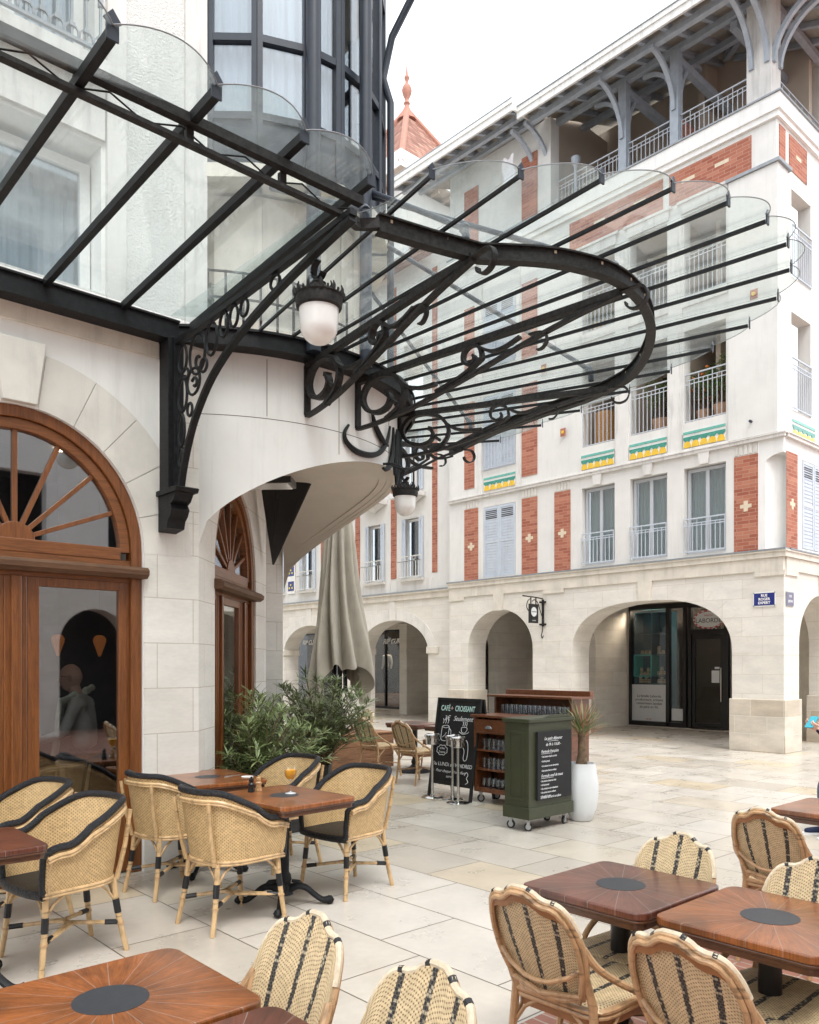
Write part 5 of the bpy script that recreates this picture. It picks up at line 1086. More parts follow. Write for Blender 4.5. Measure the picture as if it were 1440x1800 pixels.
table(8.35, 8.25, .62, .72, 'far table just left of the tall blackboard', 'table_d', 'col')
table(7.75, 10.5, .6, .6, 'farthest table seen past the oleander behind the wooden planter', 'table_d', 'col')
# ================================================================== chairs
def scal(s):
    s = abs(s)
    pts = [(0, .425), (.14, .424), (.26, .412), (.38, .392), (.50, .384), (.62, .384), (.74, .372), (.84, .348), (.93, .305), (1.0, .235)]
    for (a, p), (b, q) in zip(pts, pts[1:]):
        if s <= b: t = (s - a) / (b - a); t = t * t * (3 - 2 * t) * .5 + t * .5; return p + (q - p) * t
    return .235
def bk(s, v, off=0.0, zoff=0.0):
    hw = .140 + .050 * math.sin(min(1, v * 1.25) * math.pi / 2); z = .49 + v * (scal(s) * .90 + zoff); x = s * hw
    y = .205 + (z - .45) * .38 + .028 * (1 - s * s) + off; return (x, y, z)
def bistro():
    t = thing('bistro_chair', 'x', 'chair', world=False)
    b = MB(); b.surf(lambda u, v: bk(2 * u - 1, v), 34, 12, .012, uvf=lambda u, v: ((2 * u - 1) * .19, v * .42)); b.build('backrest', 'weaveB', t, smooth=True)
    path = [bk(-1, v / 8) for v in range(9)] + [bk(-1 + 2 * k / 40, 1) for k in range(1, 40)] + [bk(1, 1 - v / 8) for v in range(9)]
    f = MB(); f.tube([(x * .93, y + .022, z - .012) for x, y, z in path], .0095, 8); f.tube([(x * .99, y + .012, z - .001) for x, y, z in path], .0105, 8)
    f.tube([(-.14, .232, .492), (-.08, .262, .482), (0, .272, .478), (.08, .262, .482), (.14, .232, .492)], .011, 8); f.tube([(-.145, .252, .505), (0, .288, .493), (.145, .252, .505)], .010, 8)
    f.tube([(-.168, .29, .61), (-.12, .302, .575), (-.05, .308, .545), (0, .31, .54), (.05, .308, .545), (.12, .302, .575), (.168, .29, .61)], .009, 8)
    f.build('back_frame', 'rattan', t, smooth=True)
    tp = [bk(-.97 + 1.94 * k / 40, 1) for k in range(41)]; w = MB(); w.tube([(x * 1.0, y + .008, z + .004) for x, y, z in tp], .0112, 8); w.build('wrapped_edge', 'rattan_w', t, smooth=True)
    for s in (-.62, -.18, .3, .7): w = MB(); p, q = bk(s - .035, 1), bk(s + .035, 1); w.tube([(p[0], p[1] + .008, p[2] + .004), (q[0], q[1] + .008, q[2] + .004)], .0122, 8); w.build('black_binding', 'wrap', t, smooth=True)
    n = MB(); n.surf(lambda u, v: bk(-.9 + 1.8 * u, 1.0, .020, -.022 - .024 * v), 30, 1, .010); n.build('brown_top_rail', 'band', t, smooth=True)
    so = [(a, b) for a, b in rrect(.44, .43, .07, 4)]
    so = [(x * (1.0 - .12 * (y + .21) / .42), y) for x, y in so]
    s = MB()
    def sf(u, v):
        y = -.215 + .43 * v; w_ = .22 * (1 - .12 * (y + .21) / .42); e = max(0, abs(2 * v - 1) - .72) / .28; w_ *= 1 - .10 * e * e; x = (2 * u - 1) * w_; ed = max(abs(2 * u - 1), abs(2 * v - 1)); return (x, y, .462 - .02 * max(0, (ed - .86) / .14) ** 2 + .006 * math.cos(x * 9))
    s.surf(sf, 24, 24, .016, uvf=lambda u, v: ((2 * u - 1) * .21, v * .43)); s.build('seat', 'weaveB', t, smooth=True)
    r = MB(); r.tube([(x, y, .447) for x, y in so], .0125, 8, closed=True); r.tube([(x * .99, y * .99, .425) for x, y in so], .010, 8, closed=True); r.build('seat_rim', 'rattan', t, smooth=True)
    a = MB(); a.prism([(x * .95, y * .95) for x, y in so], .385, .42); a.build('apron', 'band', t)
    for sx in (-1, 1):
        l = MB(); l.tube([(sx * .195, -.185, .44), (sx * .205, -.20, .25), (sx * .22, -.225, 0)], [.015, .015, .013], 8); l.build('leg', 'rattan', t, smooth=True)
        l = MB(); l.tube([(sx * .182, .295, .68), (sx * .168, .262, .58), (sx * .165, .21, .46), (sx * .18, .22, .25), (sx * .19, .255, 0)], [.012, .014, .016, .015, .013], 8); l.build('leg', 'rattan', t, smooth=True)
        m_ = MB(); m_.tube(smooth_pts([(sx * .184, .300, .69), (sx * .205, .25, .62), (sx * .226, .15, .55), (sx * .238, .06, .50), (sx * .240, .0, .45), (sx * .232, -.035, .39)], 4), .0135, 8); m_.build('arm', 'rattan', t, smooth=True)
    b = MB(); b.tube([(-.205, -.2, .19), (0, -.05, .21), (.185, .225, .19)], .010, 7); b.tube([(.205, -.2, .19), (0, -.05, .195), (-.185, .225, .19)], .010, 7)
    for sx in (-1, 1):
        b.tube([(sx * .20, -.19, .30), (sx * .15, -.19, .38), (sx * .09, -.195, .42)], .008, 6); b.tube([(sx * .20, -.18, .30), (sx * .20, -.12, .38), (sx * .20, -.07, .42)], .008, 6)
        b.tube([(sx * .18, .215, .30), (sx * .13, .205, .38), (sx * .07, .2, .42)], .008, 6); b.tube([(sx * .18, .215, .30), (sx * .19, .12, .39), (sx * .195, .09, .42)], .008, 6)
    b.build('stretcher', 'rattan', t, smooth=True); return t
def plan(u, grow):
    a = .275 * grow[0]; b = .275 * grow[1]
    if u < .24: return (-a, -.225 + (.245) * (u / .24))
    if u > .76: return (a, -.225 + (.245) * ((1 - u) / .24))
    th = math.pi - (u - .24) / .52 * math.pi; return (a * math.copysign(abs(math.cos(th)) ** .8, math.cos(th)), .02 + b * math.sin(th) ** .9)
def topz(u): s = min(1, max(0, (abs(u - .5) - .10) / .30)); k = 1 - s * s * (3 - 2 * s); return .665 + .185 * k - .02 * max(0, (abs(u - .5) - .42) / .08) ** 2
def armchair():
    t = thing('cane_armchair', 'x', 'armchair', world=False)
    def sh(u, v):
        g = (.84 + .16 * v ** .8, .80 + .24 * v); x, y = plan(u, g); z = .425 + (topz(u) - .425) * v
        if u < .24 or u > .76: x *= 1 + .0 * v
        return (x, y, z)
    LEN = 1.35
    s = MB(); s.surf(sh, 64, 10, .014, uvf=lambda u, v: (u * LEN, .42 + (topz(u) - .42) * v)); s.build('shell', 'weaveA', t, smooth=True)
    rim = [sh(k / 60, 1.0) for k in range(61)]; fl = sh(0, 0); fr = sh(1, 0)
    p = [(fl[0], fl[1] - .004, .42), (fl[0] * 1.02, fl[1] - .01, .52)] + [(fl[0] * 1.08, -.235, .62)] + [(x, y, z + .008) for x, y, z in rim[1:-1]] + [(fr[0] * 1.08, -.235, .62), (fr[0] * 1.02, fr[1] - .01, .52), (fr[0], fr[1] - .004, .42)]
    b = MB(); b.tube(p, [.018] * 3 + [.0205] * (len(p) - 6) + [.018] * 3, 10); b.build('black_rim', 'weaveKr', t, smooth=True)
    f = MB(); o = []
    for k in range(61):
        x, y, z = sh(k / 60, .93); x2, y2 = x * 1.055, y * 1.055 if y > 0 else y; o.append((x2, y2, z - .012))
    f.tube(o, .0115, 8); f.tube([(x * 1.005, y * 1.0, z - .017) for x, y, z in o], .008, 8)
    f.tube([(fl[0] * 1.06, fl[1] + .022, .43), (fl[0] * 1.1, fl[1] + .02, .55)] + [o[1]], .010, 8); f.tube([(fr[0] * 1.06, fr[1] + .022, .43), (fr[0] * 1.1, fr[1] + .02, .55)] + [o[-2]], .010, 8)
    bt = [(sh(k / 40, 0)[0] * 1.03, sh(k / 40, 0)[1] * 1.03, .428) for k in range(41)]; f.tube(bt, .011, 8); f.tube([(x, y, .412) for x, y, z in bt], .009, 8)
    for sx in (-1, 1): f.tube([(sx * .155, .235, .41), (sx * .175, .275, .60), (sx * .19, .300, .80)], [.015, .014, .012], 8)
    f.build('cane_frame', 'rattan_l', t, smooth=True)
    so = [(-.225, -.235), (-.12, -.25), (0, -.255), (.12, -.25), (.225, -.235)] + [plan(1 - k / 20, (.82, .78)) for k in range(1, 20)]
    q = MB(); q.add([(x, y, .445) for x, y in so] + [(x, y, .40) for x, y in so], [tuple(range(len(so))), tuple(range(len(so), 2 * len(so)))[::-1]] + [(i, (i + 1) % len(so), len(so) + (i + 1) % len(so), len(so) + i) for i in range(len(so))], uv=[(x + 1, y + 1) for x, y in so] * 2); q.build('seat', 'weaveK', t)
    q = MB(); q.tube([(-.232, -.225, .42), (-.12, -.252, .42), (0, -.258, .42), (.12, -.252, .42), (.232, -.225, .42)], .026, 10); q.build('seat_front_roll', 'weaveKr', t, smooth=True)
    for sx, y0, y1, x0, x1 in ((-1, -.20, -.24, .205, .235), (1, -.20, -.24, .205, .235), (-1, .215, .275, .155, .195), (1, .215, .275, .155, .195)):
        P = lambda z: (sx * (x0 + (x1 - x0) * (1 - z / .42) ** 1.3), y0 + (y1 - y0) * (1 - z / .42) ** 1.5, z)
        l = MB(); l.tube([P(z) for z in (.42, .3, .2, .1, 0)], [.018, .0175, .0165, .016, .015], 9); l = l.build('leg', 'rattan_l', t, smooth=True)
        w = MB(); w.tube([P(.30), P(.22)], .0195, 9); w.build('black_binding', 'wrap', l)
        w = MB(); w.tube([P(.165), P(.155)], .021, 9); w.build('cane_binding', 'rattan', l)
    b = MB(); b.tube([(-.222, -.22, .165), (-.06, -.02, .185), (.05, .04, .185), (.18, .25, .165)], .012, 7); b.tube([(.222, -.22, .165), (.06, -.02, .185), (-.05, .04, .185), (-.18, .25, .165)], .012, 7)
    b.tube([(-.222, -.215, .165), (-.06, .02, .185), (0, .03, .185), (.06, .02, .185), (.222, -.215, .165)], .009, 7)
    for sx in (-1, 1):
        for y, yy in ((-.21, 1), (.22, -1)):
            xx = .21 if y < 0 else .165; b.tube([(sx * xx, y, .29), (sx * (xx - .05), y, .36), (sx * (xx - .10), y, .41)], .0085, 6); b.tube([(sx * xx, y, .29), (sx * (xx + .0), y + yy * .05, .36), (sx * (xx + .01), y + yy * .11, .41)], .0085, 6)
    b = b.build('stretcher', 'rattan_l', t, smooth=True)
    for (p0, p1) in (((-.222, -.22, .165), (-.06, -.02, .185)), ((.222, -.22, .165), (.06, -.02, .185)), ((.18, .25, .165), (.05, .04, .185)), ((-.18, .25, .165), (-.05, .04, .185))): MB().tube([lerp(p0, p1, .08), lerp(p0, p1, .36)], .0155, 8).build('black_binding', 'wrap', b)
    return t
Mt['weaveKr'] = plain('black_wrapped_rim', (.007, .008, .012), .38, var=.4, scale=60, bs=1.0, bscale=70, bd=.02, spec=.5)
ch = bistro()
chairs = [((1.04, 1.99), -88, 'striped chair at the right end of the front left table, its woven front in view'), ((1.02, 1.47), -92, 'striped chair cut off by the bottom edge left of centre, its woven front in view'),
 ((2.52, 1.80), 92, 'striped chair seen from behind with its whole seat visible at the lower centre right'), ((2.47, 1.18), 88, 'striped chair seen from behind, cut off by the bottom edge at the right'),
 ((2.92, 1.86), -90, 'striped chair tucked behind the dark mahogany table, front of its back in view'), ((2.88, 1.26), -90, 'striped chair at the far side of the orange brown table, cut by the right edge'),
 ((4.60, 1.92), 91, 'striped chair seen from behind in front of the small table at the right edge'), ((8.36, 2.82), -132, 'striped chair at the right edge carrying the seated person in navy'),
 ((7.65, 9.1), 96, 'left chair of the two seen from behind by the wooden planter'), ((7.6, 8.2), 92, 'chair seen from behind just left of the steel ashtray stands'),
 ((8.2, 10.5), -90, 'far chair facing the camera behind the wooden planter'), ((8.9, 9.1), -80, 'far chair half hidden behind the left edge of the tall blackboard'), ((6.0, 2.0), -95, 'striped chair beyond the small table at the right edge')]
for i, ((x, y), a, lab) in enumerate(chairs):
    c = ch if i == 0 else dup(ch); c.location = (x, y, 0); c.rotation_euler = (0, 0, R(a)); tag(c, lab, 'chair', 'striped woven bistro chairs')
ac = armchair()
arms = [((1.62, 4.68), -82, 'black rimmed cane armchair at the left in front of the dark red table'), ((1.62, 5.52), -84, 'cane armchair partly behind another one near the cafe door glass'),
 ((2.69, 5.53), 98, 'cane armchair seen from behind at the coaster table by the stone wall'), ((2.64, 4.60), 95, 'cane armchair seen from behind at the orange juice table'),
 ((3.64, 4.70), -84, 'cane armchair facing left on the open paving side of the orange juice table'), ((3.66, 5.62), -86, 'cane armchair behind the orange juice, in front of the oleander pot'),
 ((2.25, 6.95), -150, 'cane armchair inside the cafe seen dimly through the door glass')]
for i, ((x, y), a, lab) in enumerate(arms):
    c = ac if i == 0 else dup(ac); c.location = (x, y, 0); c.rotation_euler = (0, 0, R(a)); tag(c, lab, 'armchair', 'cane armchairs with black rims')
# ================================================================== things on the tables
t = thing('juice_glass', 'stemmed glass of orange juice standing on the table between the cane armchairs', 'glass', (3.15, 4.70, .743), world=False)
MB().lathe([(.036, 0), (.036, .003), (.012, .010), (.004, .02), (.004, .085), (.02, .095), (.038, .12), (.042, .15), (.036, .185), (.035, .185), (.041, .15), (.037, .121), (0, .096)], n=28).build('bowl', 'cup', t, smooth=True, fixn=False)
MB().lathe([(0, .098), (.02, .099), (.036, .122), (.0405, .148), (.039, .165), (0, .165)], n=24).build('juice', 'juice', t, smooth=True)
MB().lathe([(0, 0), (.037, 0), (.037, .002), (0, .004)], n=24).build('foot', 'white_paint', t, smooth=True)
for x, y, m1, lab in ((2.98, 4.93, 'black', 'black pepper mill on the orange juice table'), (3.05, 4.95, 'peppermill', 'pale wooden salt mill on the orange juice table')):
    tag(MB().lathe([(0, 0), (.024, 0), (.024, .012), (.018, .035), (.023, .055), (.014, .066), (.018, .078), (.016, .092), (.006, .098), (.007, .106), (0, .108)], n=20).build('mill', m1, smooth=True), lab, 'mill', 'salt and pepper mills').location = (x, y, .743)
tag(MB().lathe([(0, 0), (.048, 0), (.048, .004), (0, .004)], n=28).build('coaster', 'white_paint'), 'round white paper coaster on the table by the cafe wall', 'coaster').location = (3.36, 5.62, .743)
m = MB(); m.strip([(0, 0, 0), (.16, .03, 0)], .012, .003); tag(m.build('knife', 'steel'), 'table knife lying beside the white coaster', 'cutlery').location = (3.22, 5.74, .745)
# ================================================================== street signs
m = MB(FA(15.03)); m.box(6.56, 6.985, 2.705, 2.975, .005, .018)
s1 = tag(m.build('street_sign', 'white_paint'), 'dark blue enamel street plate reading RUE ROGER EXPERT on the corner pier', 'sign')
MB(FA(15.03)).box(6.58, 6.965, 2.725, 2.955, .018, .022).build('enamel_field', 'blue_enamel', s1)
for i, l in enumerate(('RUE', 'ROGER', 'EXPERT')): text(s1, 'lettering', l, .066, (15.03 - .0235, 6.772, 2.908 - i * .068), (0, -1, 0), (0, 0, 1), 'white_paint', bold=.002)
m = MB()
for a, b in ((6.575, 2.72), (6.97, 2.72), (6.575, 2.96), (6.97, 2.96)): m.box(15.005, 15.012, a - .012, a + .012, b - .012, b + .012)
m.build('corner_bolt', 'zinc', s1)
m = MB(FB(6.42)); m.box(15.10, 15.42, 2.705, 2.965, .005, .018); s2 = tag(m.build('street_sign', 'zinc'), 'faded purple street plate round the corner beside the dark blue one', 'sign')
MB(FB(6.42)).box(15.115, 15.405, 2.72, 2.95, .018, .022).build('enamel_field', 'faded_enamel', s2)
for i, l in enumerate(('RUE', 'JÉRÔME')): text(s2, 'lettering', l, .055, (15.26, 6.42 - .0235, 2.885 - i * .095), (1, 0, 0), (0, 0, 1), 'poster', bold=.002)
# hanging shop sign
t = thing('hanging_sign', 'small hanging shop sign on a curled black iron bracket above the stone arcade', 'sign', (15.03, 11.95, 3.1), world=True)
def BP(a, b): return (15.02 - a, 11.95, b)      # a = outwards from the wall
m = MB(); m.box(14.99, 15.028, 11.93, 11.97, 2.52, 3.14); m.tube([BP(.02, 3.16), BP(.35, 3.18), BP(.72, 3.19)], .014, 7)
m.tube([BP(*p) for p in smooth_pts([(.02, 2.7), (.10, 2.85), (.20, 3.05), (.32, 3.12), (.40, 3.08)], 4)], .011, 6); m.tube([BP(*p) for p in smooth_pts([(.46, 3.14), (.56, 3.08), (.60, 2.95), (.54, 2.86)], 4)], .010, 6)
m.tube([BP(*p) for p in smooth_pts([(.02, 2.55), (.03, 2.42), (.07, 2.30), (.04, 2.24), (.0, 2.30)], 4)], .011, 6)
m.lathe([(0, -.02), (.022, 0), (0, .02)], BP(.73, 3.19), 8); m.box(14.97, 15.03, 11.87, 12.03, 3.06, 3.10); m.box(14.97, 15.03, 11.87, 12.03, 2.54, 2.58); m.build('iron_bracket', 'iron', t)
m = MB(); m.box(15.02 - .52, 15.02 - .20, 11.935, 11.965, 2.58, 3.02); m.box(15.02 - .46, 15.02 - .44, 11.94, 11.96, 3.02, 3.17); m.box(15.02 - .28, 15.02 - .26, 11.94, 11.96, 3.02, 3.17); pl = m.build('sign_plate', 'black', t)
m = MB(lambda a, b, c: (15.02 - a, 11.933 - c, b)); m.prism([(.36 + .10 * math.cos(2 * math.pi * k / 20), 2.84 + .11 * math.sin(2 * math.pi * k / 20)) for k in range(20)], 0, .004); m.build('sign_oval', 'poster', pl)
text(pl, 'lettering', 'LABORDE', .042, (15.02 - .36, 11.928, 2.84), (1, 0, 0), (0, 0, 1), 'ink'); text(pl, 'lettering', 'LANDES', .035, (15.02 - .36, 11.931, 2.64), (1, 0, 0), (0, 0, 1), 'poster')
# ================================================================== blackboard
t = thing('chalk_board', 'tall black A-frame board chalked with the coffee and croissant offer', 'sign', (6.98, 6.98, 0), world=False)
LEAN = .155
def FBd(a, b, c): return (-.02 + LEAN * b - c * .98, -a, b + c * LEAN)     # a: reader's right = -y
m = MB(FBd); m.prism([(-.36, .17), (.36, .17), (.36, 1.20), (-.36, 1.20)], -.012, 0); m.box(-.37, -.335, .0, 1.215, -.02, .012); m.box(.335, .37, .0, 1.215, -.02, .012); m.box(-.335, .335, 1.18, 1.215, -.02, .010); m.box(-.335, .335, .16, .20, -.02, .010)
fr = m.build('front_panel', 'chalkb', t, bevel=.003)
m = MB(lambda a, b, c: (.40 - LEAN * b + c, -a, b)); m.box(-.36, .36, .17, 1.20, 0, .012); m.box(-.37, -.335, 0, 1.21, -.01, .02); m.box(.335, .37, 0, 1.21, -.01, .02); m.build('rear_panel', 'chalkb', t)
bx = Vector((0, -1, 0)); by = Vector((LEAN, 0, 1)).normalized()
def bt(s, size, a, b, mt='chalk', sh=.0, sx=1.0, al='CENTER', bold=0): return text(fr, 'chalk_lettering', s, size, FBd(a, b, .004), bx, by, mt, shear=sh, ext=.0006, align=al, sx=sx, bold=bold)
bt('CAFÉ', .095, -.215, 1.085, 'chalk_m', sx=.72, bold=.001); bt('+', .09, -.105, 1.085, 'chalk_p'); bt('CROiSSANT', .095, .115, 1.085, 'chalk_m', sx=.66, bold=.001)
bt('3€', .085, -.17, .965, sh=.2); bt('Seulement', .085, .10, .965, sh=.35, sx=.9)
bt('Du LUNDi au VENDREDi', .065, .0, .405, sh=.1); bt('Pour chaque achat offert', .05, -.02, .325, sh=.3); bt('servi', .05, -.04, .265, sh=.3); bt('à Dax', .036, -.20, .595, sh=.1); bt('2 euros', .036, -.20, .55, sh=.1)
def chalkline(pts, r=.0032): return MB().tube([FBd(a, b, .006) for a, b in pts], r, 5)
cl = MB()
def cline(pts, closed=False): cl.tube([FBd(a, b, .006) for a, b in smooth_pts(pts, 3)], .0034, 5)
cline([(-.24, .86), (-.245, .72), (-.22, .69), (-.15, .69), (-.13, .72), (-.12, .86), (-.18, .875), (-.24, .86), (-.18, .845), (-.12, .86)]); cline([(-.12, .84), (-.085, .82), (-.085, .76), (-.125, .73)]); cline([(-.22, .73), (-.18, .76), (-.16, .79)])
for a in (-.23, -.19, -.15): cline([(a, .90), (a + .01, .93), (a - .005, .96)])
cline([(.09, .86), (.10, .81), (.15, .80), (.18, .83), (.185, .86), (.14, .87), (.09, .86)]); cline([(.06, .81), (.12, .785), (.2, .80), (.215, .82)])
for a in (.11, .14, .17): cline([(a, .88), (a + .008, .91), (a, .935)])
cline([(-.09, .66), (-.05, .70), (.02, .72), (.10, .735), (.18, .72), (.22, .68), (.235, .60), (.23, .50), (.20, .47), (.17, .50), (.175, .58), (.14, .63), (.05, .64), (-.04, .62), (-.09, .64)]); cline([(-.02, .71), (.01, .67), (.0, .63)]); cline([(.09, .735), (.08, .69), (.06, .64)]); cline([(.17, .72), (.15, .68), (.14, .63)])
cline([(-.20 + (.085 + .012 * (k % 2)) * math.cos(k * math.pi / 8), .573 + (.055 + .010 * (k % 2)) * math.sin(k * math.pi / 8)) for k in range(17)])
cline([(.22, .30), (.25, .34), (.28, .31), (.26, .27), (.29, .23), (.25, .20)]); cl.build('chalk_drawing', 'chalk', fr)
# ================================================================== ashtray stands
sp_ = None
for i, (x, y, lab) in enumerate(((6.90, 7.20, 'left polished steel ashtray stand in front of the blackboard'), (6.98, 6.93, 'middle steel ashtray stand, partly behind the right one'), (6.84, 6.70, 'right steel ashtray stand, nearest the wooden sideboard'))):
    if sp_ is None:
        sp_ = thing('ashtray_stand', lab, 'ashtray stand', world=False)
        MB().lathe([(0, 0), (.135, 0), (.14, .008), (.12, .02), (.03, .028), (.03, .04), (0, .04)], n=36).build('base', 'steel', sp_, smooth=True)
        MB().tube([(0, 0, .03), (0, 0, .66)], .018, 16).build('pole', 'steel', sp_, smooth=True)
        MB().lathe([(0, .655), (.082, .655), (.086, .67), (.086, .74), (.10, .745), (.10, .77), (.08, .78), (.075, .76), (0, .75)], n=36).build('ash_bowl', 'steel', sp_, smooth=True); c = sp_
    else: c = dup(sp_)
    c.location = (x, y, 0); tag(c, lab, 'ashtray stand', 'steel ashtray stands')
# ================================================================== wooden sideboard, rack and green cabinet
def caster(parent, x, y, h, r=.045, a=0):
    m = MB(); c, s = math.cos(a), math.sin(a)
    for dx in (-.016, .016): m.obox((x + dx * s * -1 if False else x + dx * c, y + dx * s, r + .02), (.004 if True else 0, .03, .06), Matrix.Rotation(a, 3, 'Z'))
    m.obox((x, y, (h + r * 2 + .0) / 2 + .015), (.04, .04, max(.01, h - 2 * r + .0)), Matrix.Rotation(a, 3, 'Z')); m.box(x - .03, x + .03, y - .03, y + .03, h - .008, h); o = m.build('caster', 'steel_d', parent)
    w = MB(); w.lathe([(0, -.011), (r * .6, -.011), (r, -.010), (r, .010), (r * .6, .011), (0, .011)], n=20); M_ = Matrix.Translation((x, y, r)) @ Matrix.Rotation(a, 4, 'Z') @ Matrix.Rotation(R(90), 4, 'Y'); w.v = [M_ @ v for v in w.v]; w = w.build('wheel', 'rubber', o, smooth=True)
    q = MB(); q.lathe([(0, -.0125), (r * .62, -.0125), (r * .66, 0), (r * .62, .0125), (0, .0125)], n=20); q.v = [M_ @ v for v in q.v]; q.build('hub', 'steel_d', o, smooth=True)
t = thing('wooden_sideboard', 'open brown wooden sideboard on casters with a drawer and shelves of glasses', 'cabinet', (7.05, 5.63, 0), world=False)
D, Wd, z0, z1 = .40, 1.02, .13, 1.01
m = MB(); m.box(0, D, 0, .03, z0, z1); m.box(0, D, Wd - .03, Wd, z0, z1); m.box(D - .02, D, .03, Wd - .03, z0, z1); m.box(0, D - .02, .03, Wd - .03, z0, z0 + .03); m.box(0, .02, .03, Wd - .03, z0 + .03, z0 + .055); m.build('carcass', 'cab', t, bevel=.003)
m = MB(); m.box(-.03, D + .02, -.03, Wd + .03, z1, z1 + .028); m.build('top_board', 'cab', t, bevel=.005)
for z in (.385, .61): MB().box(.01, D - .02, .03, Wd - .03, z, z + .02).build('shelf', 'cab', t)
d_ = MB().box(-.004, .02, .04, Wd - .04, .84, .985).build('drawer', 'cab', t, bevel=.004); MB().box(.0, .02, .03, Wd - .03, .82, .838).build('rail', 'cab', t)
for y in (.25, .77): m = MB(); m.lathe([(0, 0), (.045, 0), (.05, .014), (.045, .022), (0, .025)], (0, 0, 0), 14, arc=(math.pi, 2 * math.pi)); m.v = [Vector((-.006 - v.z, y + v.x, .91 - v.y * .7 - .03)) for v in m.v]; m.build('cup_pull', 'zinc', d_)
for (x, y) in ((.06, .06), (.06, Wd - .06), (D - .06, .06), (D - .06, Wd - .06)): caster(t, x, y, .13, .045, R(60))
pg = None
def tumbler(x, y, z, lab, grp, h=.12):
    global pg
    if pg is None:
        pg = MB().lathe([(0, 0), (.026, 0), (.031, .12), (.0295, .12), (.0245, .006), (0, .006)], n=14).build('drinking_glass', 'cup', smooth=True, fixn=False); c = pg
    else: c = dup(pg)
    c.location = (x, y, z); tag(c, lab, 'glass', grp); return c
for z, nm in ((.16, 'bottom'), (.405, 'middle'), (.63, 'top')):
    for j in range(8):
        for i in range(2):
            tumbler(7.05 + .09 + i * .075, 5.63 + Wd - .09 - j * .072 - i * .02, z, 'clear tumbler standing in the rows on the %s shelf of the wooden sideboard' % nm, 'tumblers on the %s shelf' % nm)
for k in range(6): tag(MB().lathe([(0, 0), (.06, 0), (.085, .008), (.085, .011), (0, .006)], n=24).build('plate', 'white_paint'), 'white saucer in the stack on the bottom shelf of the sideboard', 'plate', 'stacked saucers').location = (7.20, 5.98, .162 + k * .013)
m = MB(); m.box(7.07, 7.27, 5.88, 6.10, .632, .72); tag(m.build('paper_box', 'board_w', bevel=.003), 'long white card box beside the tumblers on the top shelf', 'box'); m = MB(); m.box(7.09, 7.2, 5.86, 5.97, .722, .80); tag(m.build('paper_box', 'board_w', bevel=.003), 'smaller white box lying on top of the long white box', 'box')
t = thing('glass_rack', 'brown wooden rack with a raised ledge holding rows of stemmed glasses behind the sideboard', 'cabinet', (7.75, 5.75, 0), world=False)
m = MB(); m.box(.30, .34, 0, 1.2, .1, 1.24); m.box(0, .30, 0, .03, .1, 1.22); m.box(0, .30, 1.17, 1.2, .1, 1.22); m.box(0, .30, .03, 1.17, .1, .14); m.box(0, .30, .03, 1.17, .86, .88); m.build('carcass', 'cab', t)
m = MB(); m.box(-.08, .36, -.06, 1.26, 1.22, 1.25); m.box(.28, .36, -.06, 1.26, 1.25, 1.31); m.build('ledge', 'cab', t, bevel=.006)
for i in range(3):
    for j in range(15): tumbler(7.80 + i * .075, 5.81 + j * .074, .882, 'clear glass in the packed rows under the ledge of the brown rack', 'glasses in the brown rack')
    for j in range(15):
        if i < 2: tumbler(7.80 + i * .075, 5.81 + j * .074, 1.006, 'clear glass in the upper layer of the packed rows under the ledge', 'upper glasses in the brown rack')
t = thing('green_cabinet', 'olive green service cabinet on casters with a black menu board on its side', 'cabinet', (6.14, 5.06, 0), world=False)
m = MB(); m.box(0, .68, 0, .31, .12, 1.06)
m.box(-.015, .695, -.015, .325, .12, .235); m.build('body', 'greenp', t, bevel=.004)
m = MB(); m.box(-.02, .70, -.02, .33, 1.06, 1.10); m.build('cornice', 'greenp', t, bevel=.008)
m = MB(lambda a, b, c: (a, c, b)); m.prism([(.10, 1.10), (.22, 1.10), (.28, 1.125), (.34, 1.13), (.60, 1.125), (.64, 1.10), (.68, 1.10), (.68, 1.102), (.10, 1.102)], -.015, .01); m.build('crest', 'greenp', t)
m = MB()
for a, b, c, d in ((.05, .075, .30, .98), (.235, .26, .30, .98), (.075, .235, .30, .325), (.075, .235, .955, .98)): m.box(-.008, 0, a, b, c, d)
m.box(-.004, 0, .10, .21, .35, .93); m.build('side_moulding', 'greenp', t, bevel=.002)
m = MB(); m.box(.10, .64, -.03, -.001, .30, .97); bdp = m.build('menu_board', 'chalkb', t, bevel=.003)
def gt(s, size, a, b, sh=.3, al='LEFT', sx=.9): return text(bdp, 'chalk_lettering', s, size, (a, -.0315, b), (1, 0, 0), (0, 0, 1), 'chalk', shear=sh, ext=.0005, align=al, sx=sx)
gt('Le petit déjeuner', .045, .34, .90, al='CENTER'); gt('de 9h à 11h30 -', .042, .34, .84, al='CENTER')
gt('Formule française', .042, .15, .775)
for i, l in enumerate(('Une boisson chaude au choix', 'Un fruit pressé', 'Un croissant ou une viennoiserie', 'Une tartine beurre confiture')): gt('• ' + l, .027, .15, .725 - i * .046, sx=.72)
gt('Formule oeuf de toast', .042, .15, .535)
for i, l in enumerate(('Une boisson chaude au choix', 'Un fruit pressé', 'Un croissant ou une viennoiserie', 'Une tartine beurre confiture', 'Un oeuf à la coque')): gt('• ' + l, .027, .14, .485 - i * .037, sx=.72)
gt('Le menu est servi sur place', .034, .14, .325, sx=.85)
m = MB()
for a, b, z in ((.26, .42, .872), (.15, .32, .752), (.15, .34, .512)): m.box(a, b, -.0325, -.0315, z, z + .003)
m.build('underline', 'chalk', bdp)
for (x, y, a) in ((.05, .05, R(40)), (.05, .27, R(20)), (.62, .05, R(100)), (.62, .27, R(80))): caster(t, x, y, .12, .042, a)
